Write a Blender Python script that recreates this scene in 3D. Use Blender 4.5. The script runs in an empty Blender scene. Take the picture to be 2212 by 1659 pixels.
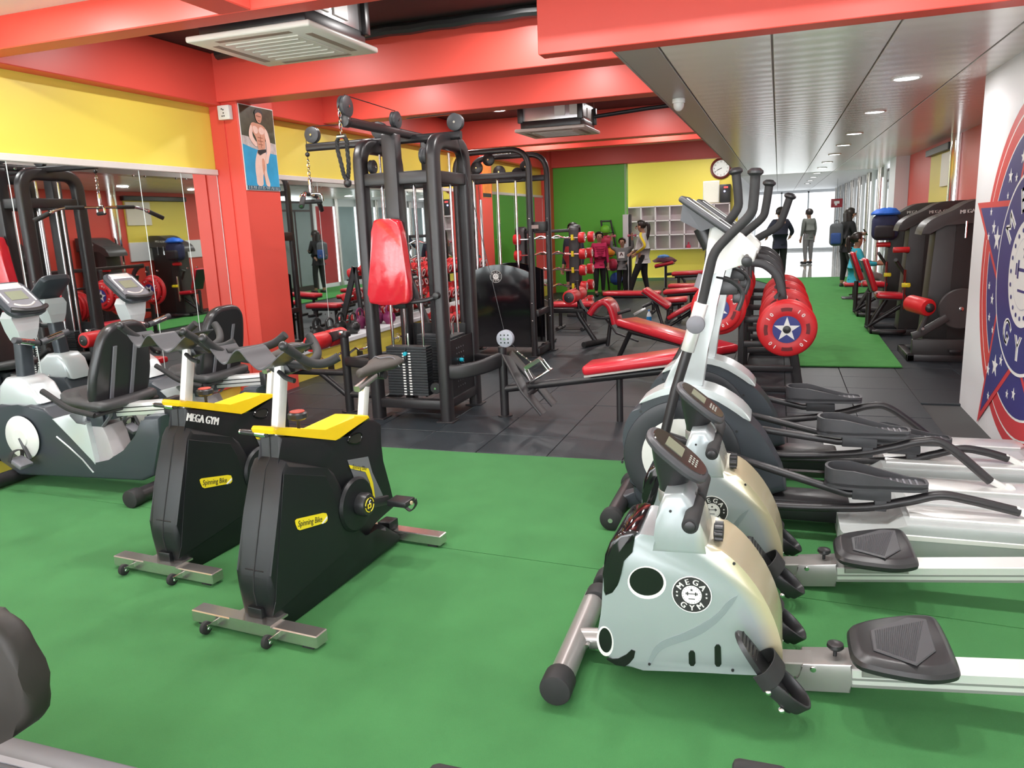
import bpy, bmesh, math, random
from mathutils import Vector as V, Matrix, Euler, Quaternion
random.seed(7)
PI = math.pi
sc = bpy.context.scene
COL = sc.collection

# ------------------------------------------------------------------ camera
IW, IH, FPX = 2212.0, 1659.0, 1650.0
CAM = V((0, 0, 1.5))
def _axes(yaw, pitch, roll):
    yaw, pitch, roll = map(math.radians, (yaw, pitch, roll))
    fw = V((-math.sin(yaw), math.cos(yaw), 0)); rt = V((math.cos(yaw), math.sin(yaw), 0)); up = V((0, 0, 1))
    f2 = math.cos(pitch)*fw - math.sin(pitch)*up; u2 = math.cos(pitch)*up + math.sin(pitch)*fw
    return math.cos(roll)*rt + math.sin(roll)*u2, -math.sin(roll)*rt + math.cos(roll)*u2, f2
RT, UP, FW = _axes(19.3, 11.75, -2.34)
cd = bpy.data.cameras.new('camera'); cam = bpy.data.objects.new('camera', cd); COL.objects.link(cam)
cd.sensor_fit = 'HORIZONTAL'; cd.sensor_width = 36.0; cd.lens = 36.0*FPX/IW; cd.clip_start = 0.02; cd.clip_end = 200
mw = Matrix((RT, UP, -FW)).transposed().to_4x4(); mw.translation = CAM; cam.matrix_world = mw
sc.camera = cam
# ------------------------------------------------------------------ view, world, daylight
vs = sc.view_settings
vs.view_transform = 'Standard'; vs.look = 'None'; vs.gamma = 1.0; vs.use_curve_mapping = False
vs.exposure = -0.18
w = bpy.data.worlds.new('world'); sc.world = w; w.use_nodes = True
w.node_tree.nodes['Background'].inputs[0].default_value = (0.93, 0.97, 1.0, 1)
w.node_tree.nodes['Background'].inputs[1].default_value = 4.5
def area(name, loc, rot, sx, sy, power, color=(1, 1, 1)):
    l = bpy.data.lights.new(name, 'AREA'); l.shape = 'RECTANGLE'; l.size = sx; l.size_y = sy; l.energy = power; l.color = color
    o = bpy.data.objects.new(name, l); COL.objects.link(o); o.location = loc; o.rotation_euler = rot
    return o
# daylight falling through the glazed front of the gym, behind the viewer
area('daylight_front', (-1.6, -3.1, 1.45), (math.radians(90), 0, 0), 6.2, 2.3, 260, (0.95, 0.98, 1.0))
# daylight falling through the glazed end of the corridor
area('daylight_corridor', (0.6, 34.3, 1.25), (math.radians(-90), 0, 0), 2.8, 2.2, 40, (0.97, 0.99, 1.0))

# ------------------------------------------------------------------ photo pixel -> point on a known plane
def ray(x, y): return RT*((x-IW/2)/FPX) - UP*((y-IH/2)/FPX) + FW
def onZ(x, y, z=0.0):
    d = ray(x, y); return CAM + d*((z-CAM.z)/d.z)
def onY(x, y, Y):
    d = ray(x, y); return CAM + d*((Y-CAM.y)/d.y)
def onX(x, y, X):
    d = ray(x, y); return CAM + d*((X-CAM.x)/d.x)

# ------------------------------------------------------------------ materials
MATS = {}
def mat(name, col, rough=0.5, metal=0.0, var=0.06, scale=30.0, bump=0.0, bscale=None, coat=0.0, emit=0.0, spec=0.5, trans=0.0):
    if name in MATS: return MATS[name]
    m = bpy.data.materials.new(name); m.use_nodes = True
    nt = m.node_tree; b = nt.nodes['Principled BSDF']
    b.inputs['Roughness'].default_value = rough; b.inputs['Metallic'].default_value = metal
    b.inputs['Coat Weight'].default_value = coat; b.inputs['Coat Roughness'].default_value = 0.08
    b.inputs['Specular IOR Level'].default_value = spec
    b.inputs['Transmission Weight'].default_value = trans
    b.inputs['Base Color'].default_value = (*col, 1)
    if var > 0 or bump > 0:
        tc = nt.nodes.new('ShaderNodeTexCoord'); nz = nt.nodes.new('ShaderNodeTexNoise')
        nz.inputs['Scale'].default_value = scale; nz.inputs['Detail'].default_value = 3
        nt.links.new(tc.outputs['Object'], nz.inputs['Vector'])
        mx = nt.nodes.new('ShaderNodeMix'); mx.data_type = 'RGBA'
        mx.inputs[6].default_value = (*[max(0, c*(1-var)) for c in col], 1); mx.inputs[7].default_value = (*[min(1, c*(1+var)) for c in col], 1)
        nt.links.new(nz.outputs['Fac'], mx.inputs[0]); nt.links.new(mx.outputs[2], b.inputs['Base Color'])
        if bump > 0:
            n2 = nz
            if bscale:
                n2 = nt.nodes.new('ShaderNodeTexNoise'); n2.inputs['Scale'].default_value = bscale; nt.links.new(tc.outputs['Object'], n2.inputs['Vector'])
            bp = nt.nodes.new('ShaderNodeBump'); bp.inputs['Strength'].default_value = bump; bp.inputs['Distance'].default_value = 0.004
            nt.links.new(n2.outputs['Fac'], bp.inputs['Height']); nt.links.new(bp.outputs['Normal'], b.inputs['Normal'])
    if emit > 0:
        b.inputs['Emission Color'].default_value = (*col, 1); b.inputs['Emission Strength'].default_value = emit
    MATS[name] = m; return m

RED = mat('red_paint', (0.74, 0.084, 0.060), 0.42, var=0.03, scale=2, bump=0.02, bscale=120)
YEL = mat('yellow_paint', (0.82, 0.67, 0.10), 0.45, var=0.02, scale=2, bump=0.02, bscale=120)
GRN = mat('green_paint', (0.12, 0.50, 0.045), 0.45, var=0.03, scale=2)
WHT = mat('white_paint', (0.80, 0.81, 0.83), 0.45, var=0.02, scale=3)
BLKC = mat('black_ceiling_paint', (0.025, 0.02, 0.022), 0.6, var=0.15, scale=4)
MIR = mat('mirror_glass', (0.84, 0.88, 0.87), 0.015, 1.0, var=0)
TRIMW = mat('cream_trim', (0.76, 0.73, 0.68), 0.35, var=0.02)
RAILM = mat('pale_rail', (0.70, 0.66, 0.62), 0.3, var=0.02)
BLK = mat('black_steel', (0.022, 0.020, 0.022), 0.38, 0.0, var=0.1, scale=20, bump=0.05, bscale=260, spec=0.55)
BLKP = mat('black_plastic', (0.022, 0.022, 0.024), 0.35, var=0.1, scale=20, bump=0.03, bscale=300)
BLKG = mat('gloss_black', (0.008, 0.007, 0.009), 0.06, var=0, coat=0.6)
RUB = mat('black_rubber', (0.018, 0.018, 0.019), 0.7, var=0.1, bump=0.05)
DGREY = mat('dark_grey_plastic', (0.055, 0.056, 0.062), 0.45, var=0.08, bump=0.03, bscale=250)
MGREY = mat('mid_grey_plastic', (0.16, 0.16, 0.18), 0.45, var=0.05)
SLATE = mat('slate_plastic', (0.045, 0.053, 0.064), 0.33, var=0.06, scale=8)
SILV = mat('silver_plastic', (0.62, 0.67, 0.68), 0.28, 0.25, var=0.02, scale=5, coat=0.3)
SILVP = mat('silver_paint', (0.36, 0.35, 0.34), 0.3, 0.5, var=0.04)
CHR = mat('chrome', (0.80, 0.80, 0.80), 0.10, 1.0, var=0)
STEEL = mat('brushed_steel', (0.62, 0.59, 0.56), 0.25, 0.9, var=0.08, scale=60)
ALU = mat('aluminium', (0.82, 0.82, 0.80), 0.3, 0.45, var=0.02)
WPL = mat('white_plastic', (0.74, 0.75, 0.72), 0.35, var=0.02)
VINYL = mat('red_vinyl', (0.60, 0.018, 0.035), 0.28, var=0.05, scale=12, coat=0.25, bump=0.04, bscale=200)
PLRED = mat('red_rubber', (0.62, 0.02, 0.025), 0.38, var=0.05)
YPL = mat('yellow_plastic', (0.83, 0.56, 0.01), 0.33, var=0.03)
YLAB = mat('yellow_label', (0.86, 0.70, 0.02), 0.4, var=0)
WLET = mat('white_print', (0.82, 0.82, 0.80), 0.5, var=0)
BLET = mat('black_print', (0.02, 0.02, 0.02), 0.5, var=0)
NAVY = mat('navy_print', (0.03, 0.04, 0.22), 0.4, var=0)
LAMP = mat('lamp_glow', (1.0, 0.97, 0.98), 0.4, var=0, emit=14)
CYAN = mat('cyan_plastic', (0.01, 0.42, 0.55), 0.35, var=0)
LCD = mat('lcd_screen', (0.22, 0.24, 0.17), 0.15, var=0.03)
DSCR = mat('dark_screen', (0.03, 0.028, 0.025), 0.12, var=0)

# ------------------------------------------------------------------ mesh builder
class MB:
    def __init__(s): s.v = []; s.f = []
    def add(s, vs_, fs):
        n = len(s.v); s.v += [tuple(p) for p in vs_]; s.f += [tuple(i+n for i in f) for f in fs]; return s
    def _bm(s, bm):
        bm.verts.index_update(); s.add([v.co.copy() for v in bm.verts], [[v.index for v in f.verts] for f in bm.faces]); bm.free(); return s
    def box(s, c, d, bev=0.0, seg=2, rot=None):
        c = V(c); hx, hy, hz = d[0]/2, d[1]/2, d[2]/2
        vs_ = [V((x*hx, y*hy, z*hz)) for x in (-1, 1) for y in (-1, 1) for z in (-1, 1)]
        if rot is not None: R3 = Euler(rot).to_matrix() if not isinstance(rot, Matrix) else rot
        else: R3 = Matrix.Identity(3)
        fs = [(0, 1, 3, 2), (4, 6, 7, 5), (0, 4, 5, 1), (2, 3, 7, 6), (0, 2, 6, 4), (1, 5, 7, 3)]
        if bev <= 0: return s.add([R3 @ p + c for p in vs_], fs)
        bm = bmesh.new(); bv = [bm.verts.new(p) for p in vs_]
        for f in fs: bm.faces.new([bv[i] for i in f])
        bmesh.ops.bevel(bm, geom=bm.edges[:], offset=min(bev, min(d)*0.49), segments=seg, profile=0.5, affect='EDGES')
        for v in bm.verts: v.co = R3 @ v.co + c
        return s._bm(bm)
    def box2(s, a, b, bev=0.0, seg=2):
        return s.box([(a[i]+b[i])/2 for i in range(3)], [abs(a[i]-b[i]) for i in range(3)], bev, seg)
    def prism(s, pts, depth, bev=0.0, seg=2):
        """pts: closed 3-D outline (planar); depth: vector it is pushed along"""
        pts = [V(p) for p in pts]; d = V(depth); n = len(pts)
        nm = V((0, 0, 0))
        for i in range(n): nm += pts[i].cross(pts[(i+1) % n])
        if nm.dot(d) > 0: pts = pts[::-1]
        if bev <= 0:
            vs_ = pts + [p+d for p in pts]
            fs = [list(range(n)), [2*n-1-i for i in range(n)]] + [(i, i+n, (i+1) % n+n, (i+1) % n) for i in range(n)]
            fs = [list(range(n))] + [list(range(2*n-1, n-1, -1))] + [((i+1) % n, i, i+n, (i+1) % n+n) for i in range(n)]
            return s.add(vs_, fs)
        bm = bmesh.new(); a = [bm.verts.new(p) for p in pts]; b = [bm.verts.new(p+d) for p in pts]
        f1 = bm.faces.new(a); f2 = bm.faces.new(b[::-1])
        for i in range(n): bm.faces.new((a[(i+1) % n], a[i], b[i], b[(i+1) % n]))
        es = list(f1.edges)+list(f2.edges)
        bmesh.ops.bevel(bm, geom=es, offset=bev, segments=seg, profile=0.5, affect='EDGES', clamp_overlap=True)
        return s._bm(bm)
    def ring(s, pts, r, n): pass
    def sweep(s, pts, sec, up=None, closed=False, cap=True, scl=None):
        """sweep a 2-D section (list of (a,b)) along a polyline"""
        pts = [V(p) for p in pts]; m = len(pts); k = len(sec)
        tang = []
        for i in range(m):
            if closed: t = pts[(i+1) % m]-pts[i-1]
            elif i == 0: t = pts[1]-pts[0]
            elif i == m-1: t = pts[-1]-pts[-2]
            else: t = (pts[i+1]-pts[i]).normalized()+(pts[i]-pts[i-1]).normalized()
            tang.append(t.normalized() if t.length > 1e-9 else V((0, 0, 1)))
        u = V(up) if up is not None else (V((0, 0, 1)) if abs(tang[0].z) < 0.9 else V((1, 0, 0)))
        rings = []; nn = None
        for i in range(m):
            t = tang[i]
            if up is not None: a = (u - t*u.dot(t))
            else: a = (nn if nn is not None else u); a = a - t*a.dot(t)
            if a.length < 1e-6: a = t.orthogonal()
            a.normalize(); nn = a; b = t.cross(a)
            ss = 1.0 if scl is None else scl[i]
            # widen at mitre
            rings.append([pts[i]+a*(q[0]*ss)+b*(q[1]*ss) for q in sec])
        vs_ = [p for r in rings for p in r]; fs = []
        for i in range(m if closed else m-1):
            j = (i+1) % m
            for q in range(k): fs.append((i*k+q, i*k+(q+1) % k, j*k+(q+1) % k, j*k+q))
        if cap and not closed: fs += [tuple(range(k-1, -1, -1)), tuple((m-1)*k+q for q in range(k))]
        return s.add(vs_, fs)
    def tube(s, pts, r, n=10, closed=False, cap=True, scl=None):
        return s.sweep(pts, [(r*math.cos(2*PI*i/n), r*math.sin(2*PI*i/n)) for i in range(n)], None, closed, cap, scl)
    def cyl(s, a, b, r, n=18, bev=0.0, r2=None):
        a = V(a); b = V(b); r2 = r if r2 is None else r2
        d = (b-a); L = d.length; d.normalize()
        if bev > 0: prof = [(0, 0), (r-bev, 0), (r-bev*.3, bev*.3), (r, bev), (r2, L-bev), (r2-bev*.3, L-bev*.3), (r2-bev, L), (0, L)]
        else: prof = [(0, 0), (r, 0), (r2, L), (0, L)]
        return s.lathe(prof, a, d, n)
    def lathe(s, prof, o, axis, n=24):
        o = V(o); ax = V(axis).normalized(); u = ax.orthogonal().normalized(); w_ = ax.cross(u)
        vs_ = []; idx = []
        for r, h in prof:
            if r < 1e-6: idx.append([len(vs_)]); vs_.append(o+ax*h)
            else:
                idx.append(list(range(len(vs_), len(vs_)+n)))
                vs_ += [o+ax*h+u*(r*math.cos(2*PI*i/n))+w_*(r*math.sin(2*PI*i/n)) for i in range(n)]
        fs = []
        for A, B in zip(idx, idx[1:]):
            if len(A) == 1 and len(B) == 1: continue
            for i in range(n):
                j = (i+1) % n
                if len(A) == 1: fs.append((A[0], B[j], B[i]))
                elif len(B) == 1: fs.append((A[i], A[j], B[0]))
                else: fs.append((A[i], A[j], B[j], B[i]))
        return s.add(vs_, fs)
    def sph(s, c, r, n=14, m=9, rot=None):
        c = V(c); r = (r, r, r) if isinstance(r, (int, float)) else r
        R3 = rot if rot is not None else Matrix.Identity(3)
        vs_ = [R3 @ V((0, 0, -r[2]))+c]
        for j in range(1, m):
            t = -PI/2+PI*j/m
            vs_ += [R3 @ V((r[0]*math.cos(t)*math.cos(2*PI*i/n), r[1]*math.cos(t)*math.sin(2*PI*i/n), r[2]*math.sin(t)))+c for i in range(n)]
        vs_.append(R3 @ V((0, 0, r[2]))+c); fs = []
        for i in range(n):
            fs.append((0, 1+(i+1) % n, 1+i)); fs.append((len(vs_)-1, 1+(m-2)*n+i, 1+(m-2)*n+(i+1) % n))
        for j in range(m-2):
            for i in range(n):
                a = 1+j*n; fs.append((a+i, a+(i+1) % n, a+n+(i+1) % n, a+n+i))
        return s.add(vs_, fs)
    def loft(s, rings, cap=True, closed=False):
        k = len(rings[0]); vs_ = [p for r in rings for p in r]; fs = []; m = len(rings)
        for i in range(m if closed else m-1):
            j = (i+1) % m
            for q in range(k): fs.append((i*k+q, i*k+(q+1) % k, j*k+(q+1) % k, j*k+q))
        if cap and not closed: fs += [tuple(range(k-1, -1, -1)), tuple((m-1)*k+q for q in range(k))]
        return s.add(vs_, fs)
    def xf(s, M):
        s.v = [tuple(M @ V(p)) for p in s.v]; return s
    def mesh(s, name, m, off=V((0, 0, 0)), smooth=True, ang=35):
        me = bpy.data.meshes.new(name)
        me.from_pydata([(p[0]-off[0], p[1]-off[1], p[2]-off[2]) for p in s.v], [], s.f)
        if smooth:
            me.polygons.foreach_set('use_smooth', [True]*len(me.polygons))
            me.set_sharp_from_angle(angle=math.radians(ang))
        me.materials.append(m); me.update(); return me
def rrect(w_, h, r, n=3):
    """rounded rectangle section"""
    out = []
    for cx, cy, a0 in ((w_/2-r, h/2-r, 0), (-w_/2+r, h/2-r, 90), (-w_/2+r, -h/2+r, 180), (w_/2-r, -h/2+r, 270)):
        for i in range(n+1):
            a = math.radians(a0+90*i/n); out.append((cx+r*math.cos(a), cy+r*math.sin(a)))
    return out
def fillet(pts, r, n=5):
    """round the inner corners of a polyline"""
    pts = [V(p) for p in pts]; out = [pts[0]]
    rr = r if isinstance(r, (list, tuple)) else [r]*len(pts)
    for i in range(1, len(pts)-1):
        p = pts[i]; a = (pts[i-1]-p); b = (pts[i+1]-p)
        d = min(rr[i], a.length*.48, b.length*.48)
        A = p+a.normalized()*d; B = p+b.normalized()*d
        for j in range(n+1):
            t = j/n; out.append(A*(1-t)**2+p*(2*t*(1-t))+B*t*t)
    out.append(pts[-1]); return out
def smooth_poly(pts, it=2):
    """Chaikin rounding of a closed outline"""
    pts = [V(p) for p in pts]
    for _ in range(it):
        o = []
        for i in range(len(pts)):
            a, b = pts[i], pts[(i+1) % len(pts)]; o += [a*.75+b*.25, a*.25+b*.75]
        pts = o
    return pts
def catmull(pts, n=6, closed=False):
    pts = [V(p) for p in pts]; out = []; m = len(pts)
    for i in range(m if closed else m-1):
        if closed: p0, p1, p2, p3 = pts[i-1], pts[i], pts[(i+1) % m], pts[(i+2) % m]
        else: p0, p1, p2, p3 = pts[max(i-1, 0)], pts[i], pts[i+1], pts[min(i+2, m-1)]
        for j in range(n):
            t = j/n
            out.append(0.5*((2*p1)+(p2-p0)*t+(2*p0-5*p1+4*p2-p3)*t*t+(3*p1-p0-3*p2+p3)*t**3))
    if not closed: out.append(pts[-1])
    return out

# ------------------------------------------------------------------ things and parts
def thing(name, label, cat, loc=(0, 0, 0), group=None):
    o = bpy.data.objects.new(name, None); COL.objects.link(o); o.location = loc; o.empty_display_size = 0.1
    o['label'] = label; o['category'] = cat
    if group: o['group'] = group
    return o
def wloc(o):
    p = V((0, 0, 0))
    while o is not None: p = p+o.location; o = o.parent
    return p
def part(parent, name, mb, m, smooth=True, label=None, kind=None, ang=35):
    """one mesh object in world coordinates, hung under its parent (roots carry no rotation while building)"""
    off = wloc(parent) if parent is not None else V((0, 0, 0))
    o = bpy.data.objects.new(name, mb.mesh(name, m, off, smooth, ang)); COL.objects.link(o)
    if parent is not None: o.parent = parent
    if label: o['label'] = label
    if kind: o['kind'] = kind
    return o
def solo(name, mb, m, label, cat, group=None, smooth=True, base=None):
    """a thing that is one mesh; its origin sits at its base"""
    xs = [p[0] for p in mb.v]; ys = [p[1] for p in mb.v]; zs = [p[2] for p in mb.v]
    off = V(base) if base is not None else V(((min(xs)+max(xs))/2, (min(ys)+max(ys))/2, min(zs)))
    o = bpy.data.objects.new(name, mb.mesh(name, m, off, smooth)); COL.objects.link(o); o.location = off
    o['label'] = label; o['category'] = cat
    if group: o['group'] = group
    return o
def struct(name, mb, m, parent=None, smooth=False):
    o = bpy.data.objects.new(name, mb.mesh(name, m, V((0, 0, 0)), smooth)); COL.objects.link(o)
    if parent is None: o['kind'] = 'structure'
    else: o.parent = parent
    return o
def dup(root, delta=(0, 0, 0), label=None, group=None, rotz=None, loc=None):
    def cp(o, p):
        c = o.copy(); COL.objects.link(c); c.parent = p
        for ch in list(o.children): cp(ch, c)
        return c
    r = cp(root, None); r.location = V(loc) if loc is not None else V(root.location)+V(delta)
    if rotz is not None: r.rotation_euler = (0, 0, rotz)
    if label: r['label'] = label
    if group: r['group'] = group
    return r
_tc = {}
def text_mb(txt, size, center=True, depth=0.0015):
    """lettering as mesh data in the local XY plane"""
    key = (txt, size, center, depth)
    if key not in _tc:
        cu = bpy.data.curves.new('lettering', 'FONT'); cu.body = txt; cu.size = size; cu.extrude = depth; cu.resolution_u = 3
        if center: cu.align_x = 'CENTER'; cu.align_y = 'CENTER'
        ob = bpy.data.objects.new('lettering', cu); me = bpy.data.meshes.new_from_object(ob)
        _tc[key] = ([tuple(v.co) for v in me.vertices], [tuple(p.vertices) for p in me.polygons])
        bpy.data.objects.remove(ob); bpy.data.curves.remove(cu); bpy.data.meshes.remove(me)
    return _tc[key]
def frame(o, right, up):
    """matrix whose x is right, y is up, z faces the reader"""
    r = V(right).normalized(); u = V(up); u = (u-r*u.dot(r)).normalized(); n = r.cross(u)
    M = Matrix((r, u, n)).transposed().to_4x4(); M.translation = V(o); return M
def put_text(mb, txt, size, M, sx=1.0, depth=0.0015, bold=0.0, shear=0.0):
    vs_, fs = text_mb(txt, size, True, depth)
    for dx in ((-bold, bold) if bold else (0,)):
        mb.add([M @ V((p[0]*sx+dx+shear*p[1], p[1], p[2])) for p in vs_], fs)
    return mb
def arc_text(mb, txt, size, M, R, a0, a1, flip=False, sx=1.0, bold=0.0):
    """letters on a circle from angle a0 to a1 (degrees, measured clockwise from the top)"""
    n = len(txt)
    for i, ch in enumerate(txt):
        a = math.radians(a0+(a1-a0)*(i/(n-1) if n > 1 else 0))
        c = V((R*math.sin(a), R*math.cos(a), 0)); rot = Matrix.Rotation(-a+(PI if flip else 0), 4, 'Z')
        put_text(mb, ch, size, M @ Matrix.Translation(c) @ rot, sx, bold=bold)
def star_pts(M, R, r=None, n=5, a0=0.0):
    r = R*0.4 if r is None else r
    return [M @ V(((R if i % 2 == 0 else r)*math.sin(a0+PI*i/n), (R if i % 2 == 0 else r)*math.cos(a0+PI*i/n), 0)) for i in range(2*n)]
def flat(mb, pts, M, z=0.001):
    d = (M.to_3x3() @ V((0, 0, 1)))*z; return mb.prism(pts, d)
def disc_pts(M, rx, ry=None, n=28, c=(0, 0)):
    ry = rx if ry is None else ry
    return [M @ V((c[0]+rx*math.cos(2*PI*i/n), c[1]+ry*math.sin(2*PI*i/n), 0)) for i in range(n)]
def badge(parent, M, R):
    """round black badge: white ring, MEGA over GYM, a small white disc with a weightlifter's dumbbell in the middle"""
    n_ = (M.to_3x3() @ V((0, 0, 1)))
    b = part(parent, 'badge', flat(MB(), disc_pts(M, R), M, 0.002), WLET, False, label='round black and white club badge')
    k = flat(MB(), disc_pts(Matrix.Translation(n_*.002) @ M, R*0.95), M, 0.0008)
    part(b, 'badge_field', k, BLET, False)
    M2 = Matrix.Translation(n_*.003) @ M
    t = MB(); arc_text(t, 'MEGA', R*0.42, M2, R*0.70, -52, 52, bold=R*.012); arc_text(t, 'GYM', R*0.42, M2, R*0.72, 216, 144, True, bold=R*.012)
    for a in (98, 82, -98, -82):
        c = V((R*.74*math.sin(math.radians(a)), R*.74*math.cos(math.radians(a)), 0)); t.prism(star_pts(M2 @ Matrix.Translation(c), R*.07), n_*.0008)
    flat(t, disc_pts(M2, R*.5), M2, .0008)
    part(b, 'badge_print', t, WLET, False)
    q = MB(); M3 = Matrix.Translation(n_*.0041) @ M
    for x, w_, h_ in ((-.27, .05, .11), (-.20, .06, .18), (.20, .06, .18), (.27, .05, .11), (0, .40, .04)):
        q.prism([M3 @ V(((x+sx*w_/2)*R, (.06+sy*h_/2)*R, 0)) for sx, sy in ((-1, -1), (1, -1), (1, 1), (-1, 1))], n_*.0006)
    q.prism(star_pts(M3 @ Matrix.Translation((0, R*.27, 0)), R*.09), n_*.0006)
    for i in range(20):
        a = 2*PI*i/20; flat(q, disc_pts(M3, R*.018, None, 6, (R*.44*math.sin(a), R*.44*math.cos(a))), M3, .0006)
    q.prism([M3 @ V(p) for p in ((-R*.16, -R*.24, 0), (R*.16, -R*.24, 0), (R*.16, -R*.2, 0), (-R*.16, -R*.2, 0))], n_*.0006)
    part(b, 'badge_emblem', q, BLET, False)
    return b
# ================================================================== THE ROOM
LX, PX, RX, RX2 = -4.8, -4.5, 1.38, 2.15          # left wall, pillar face, near right wall, far right wall
ZB, ZC, ZL = 2.65, 3.05, 2.41                     # beam soffit, black ceiling, low ceiling
YG, YY, YE = 16.35, 19.4, 34.0                    # green wall, yellow back wall, corridor end
FLOORB = mat('screed', (0.05, 0.05, 0.05), 0.8)
CARPET = mat('green_carpet', (0.050, 0.190, 0.058), 0.85, var=0.16, scale=5, bump=0.6, bscale=420, spec=0.2)
def tune_carpet():
    nt = CARPET.node_tree; b = nt.nodes['Principled BSDF']
    b.inputs['Sheen Weight'].default_value = 0.2; b.inputs['Sheen Roughness'].default_value = 0.5
    b.inputs['Sheen Tint'].default_value = (0.35, 0.75, 0.4, 1)
tune_carpet()
TURF = mat('green_turf', (0.075, 0.30, 0.075), 0.85, var=0.15, scale=9, bump=0.5, bscale=300, spec=0.2)
def speckled(name, base, dots, rough):
    m = mat(name, base, rough, var=0.12, scale=6, bump=0.35, bscale=260)
    nt = m.node_tree; b = nt.nodes['Principled BSDF']; src = b.inputs['Base Color'].links[0].from_socket
    tc = nt.nodes.new('ShaderNodeTexCoord'); vo = nt.nodes.new('ShaderNodeTexVoronoi'); vo.inputs['Scale'].default_value = 170
    nt.links.new(tc.outputs['Object'], vo.inputs['Vector'])
    wn = nt.nodes.new('ShaderNodeMath'); wn.operation = 'LESS_THAN'; wn.inputs[1].default_value = 0.16; nt.links.new(vo.outputs['Distance'], wn.inputs[0])
    sp = nt.nodes.new('ShaderNodeSeparateColor'); nt.links.new(vo.outputs['Color'], sp.inputs[0])
    g = nt.nodes.new('ShaderNodeMath'); g.operation = 'GREATER_THAN'; g.inputs[1].default_value = 0.8; nt.links.new(sp.outputs[0], g.inputs[0])
    mm = nt.nodes.new('ShaderNodeMath'); mm.operation = 'MULTIPLY'; nt.links.new(wn.outputs[0], mm.inputs[0]); nt.links.new(g.outputs[0], mm.inputs[1])
    mx = nt.nodes.new('ShaderNodeMix'); mx.data_type = 'RGBA'; mx.inputs[7].default_value = (*dots, 1)
    nt.links.new(mm.outputs[0], mx.inputs[0]); nt.links.new(src, mx.inputs[6]); nt.links.new(mx.outputs[2], b.inputs['Base Color'])
    return m
RUBT = speckled('rubber_tile', (0.018, 0.025, 0.031), (0.26, 0.27, 0.27), 0.45)
GLOSS = mat('glossy_floor_tile', (0.60, 0.59, 0.54), 0.07, var=0.05, scale=3)

floor = struct('floor', MB().box2((-5.0, -3.2, -0.15), (2.6, YE+.4, -0.016)), FLOORB)
# two rolls of green carpet, butted with a slightly skewed seam
def carpet(pts):
    o = part(floor, 'carpet_roll', MB().prism([(x, y, -0.016) for x, y in pts], (0, 0, 0.016), 0.003, 1), CARPET, False); return o
carpet([(LX, 0.4), (RX, 0.4), (RX, 2.93), (0.0, 3.02), (-1.57, 3.12), (-2.6, 3.18), (LX, 3.3)])
carpet([(LX, 3.304), (-2.6, 3.184), (-1.57, 3.124), (0.0, 3.024), (RX, 2.934), (RX, 4.63), (-0.9, 4.63), (-1.9, 4.61), (LX, 4.595)])
BOUNCE = mat('bounce_tile', (.78, .77, .74), .25, var=.04, scale=3)  # pale floor out of view, added to bounce daylight onto the low ceiling
et = MB().box((0, 0, -.008), (.852, .846, .016), .002, 1).mesh('bounce_tile', BOUNCE, smooth=False)
for j in range(4):
    for i in range(8):
        x = LX+.43+.855*i
        if x > RX: continue
        o = bpy.data.objects.new('bounce_tile', et); COL.objects.link(o); o.parent = floor; o.location = (x, -.03-.85*j, 0)
# half-metre rubber tiles
tile_me = [MB().box((0, 0, 0.006), (0.497, 0.497, 0.022), 0.003, 1).mesh('rubber_tile', RUBT, smooth=False)]
tile_cut = MB().box((0, 0, 0.006), (0.497, 0.447, 0.022), 0.003, 1).mesh('rubber_tile', RUBT, smooth=False)
nt_ = 0
for j in range(13):
    for i in range(14):
        x = -4.65+0.5*i-(0.004 if (j % 2 and i < 6) else 0); y = 5.32+0.5*(j-1)
        if x > 2.1 or (x > RX-0.2 and y < 6.6): continue
        if j == 0:
            o = bpy.data.objects.new('rubber_tile', tile_cut); y = 4.85 if x > -1.95 else 4.83
        else: o = bpy.data.objects.new('rubber_tile', tile_me[0])
        COL.objects.link(o); o.parent = floor
        o.location = (x, y, -0.016+random.uniform(-0.0015, 0.0015)); o.rotation_euler = (random.uniform(-.002, .002), random.uniform(-.002, .002), random.uniform(-.004, .004))
ff = MB()
for j in range(18):
    for i in range(14): ff.box((-4.65+.5*i, 11.32+.5*j-.0, -0.0095), (.497, .497, .02))
part(floor, 'rubber_tile_field', ff, RUBT, False, kind='stuff')
part(floor, 'turf_strip', MB().prism([(0.2, 8.0, 0.006), (1.17, 8.04, 0.006), (1.25, 15.2, 0.006), (2.1, 16.2, 0.006), (2.1, YY, 0.006), (-0.6, YY, 0.006), (0.2, 16.5, 0.006)], (0, 0, 0.012)), TURF, False)
gt = MB().box((0, 0, 0), (.797, .797, .02), .002, 1).mesh('floor_tile', GLOSS, smooth=False)
for j in range(12):
    for i in range(4):
        o = bpy.data.objects.new('floor_tile', gt); COL.objects.link(o); o.parent = floor; o.location = (-0.5+.8*i, 19.82+.8*j, -0.004)
part(floor, 'floor_tile_field', MB().box2((-0.9, 29.02, -.014), (2.3, YE, .006)), GLOSS, False, kind='stuff')

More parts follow.
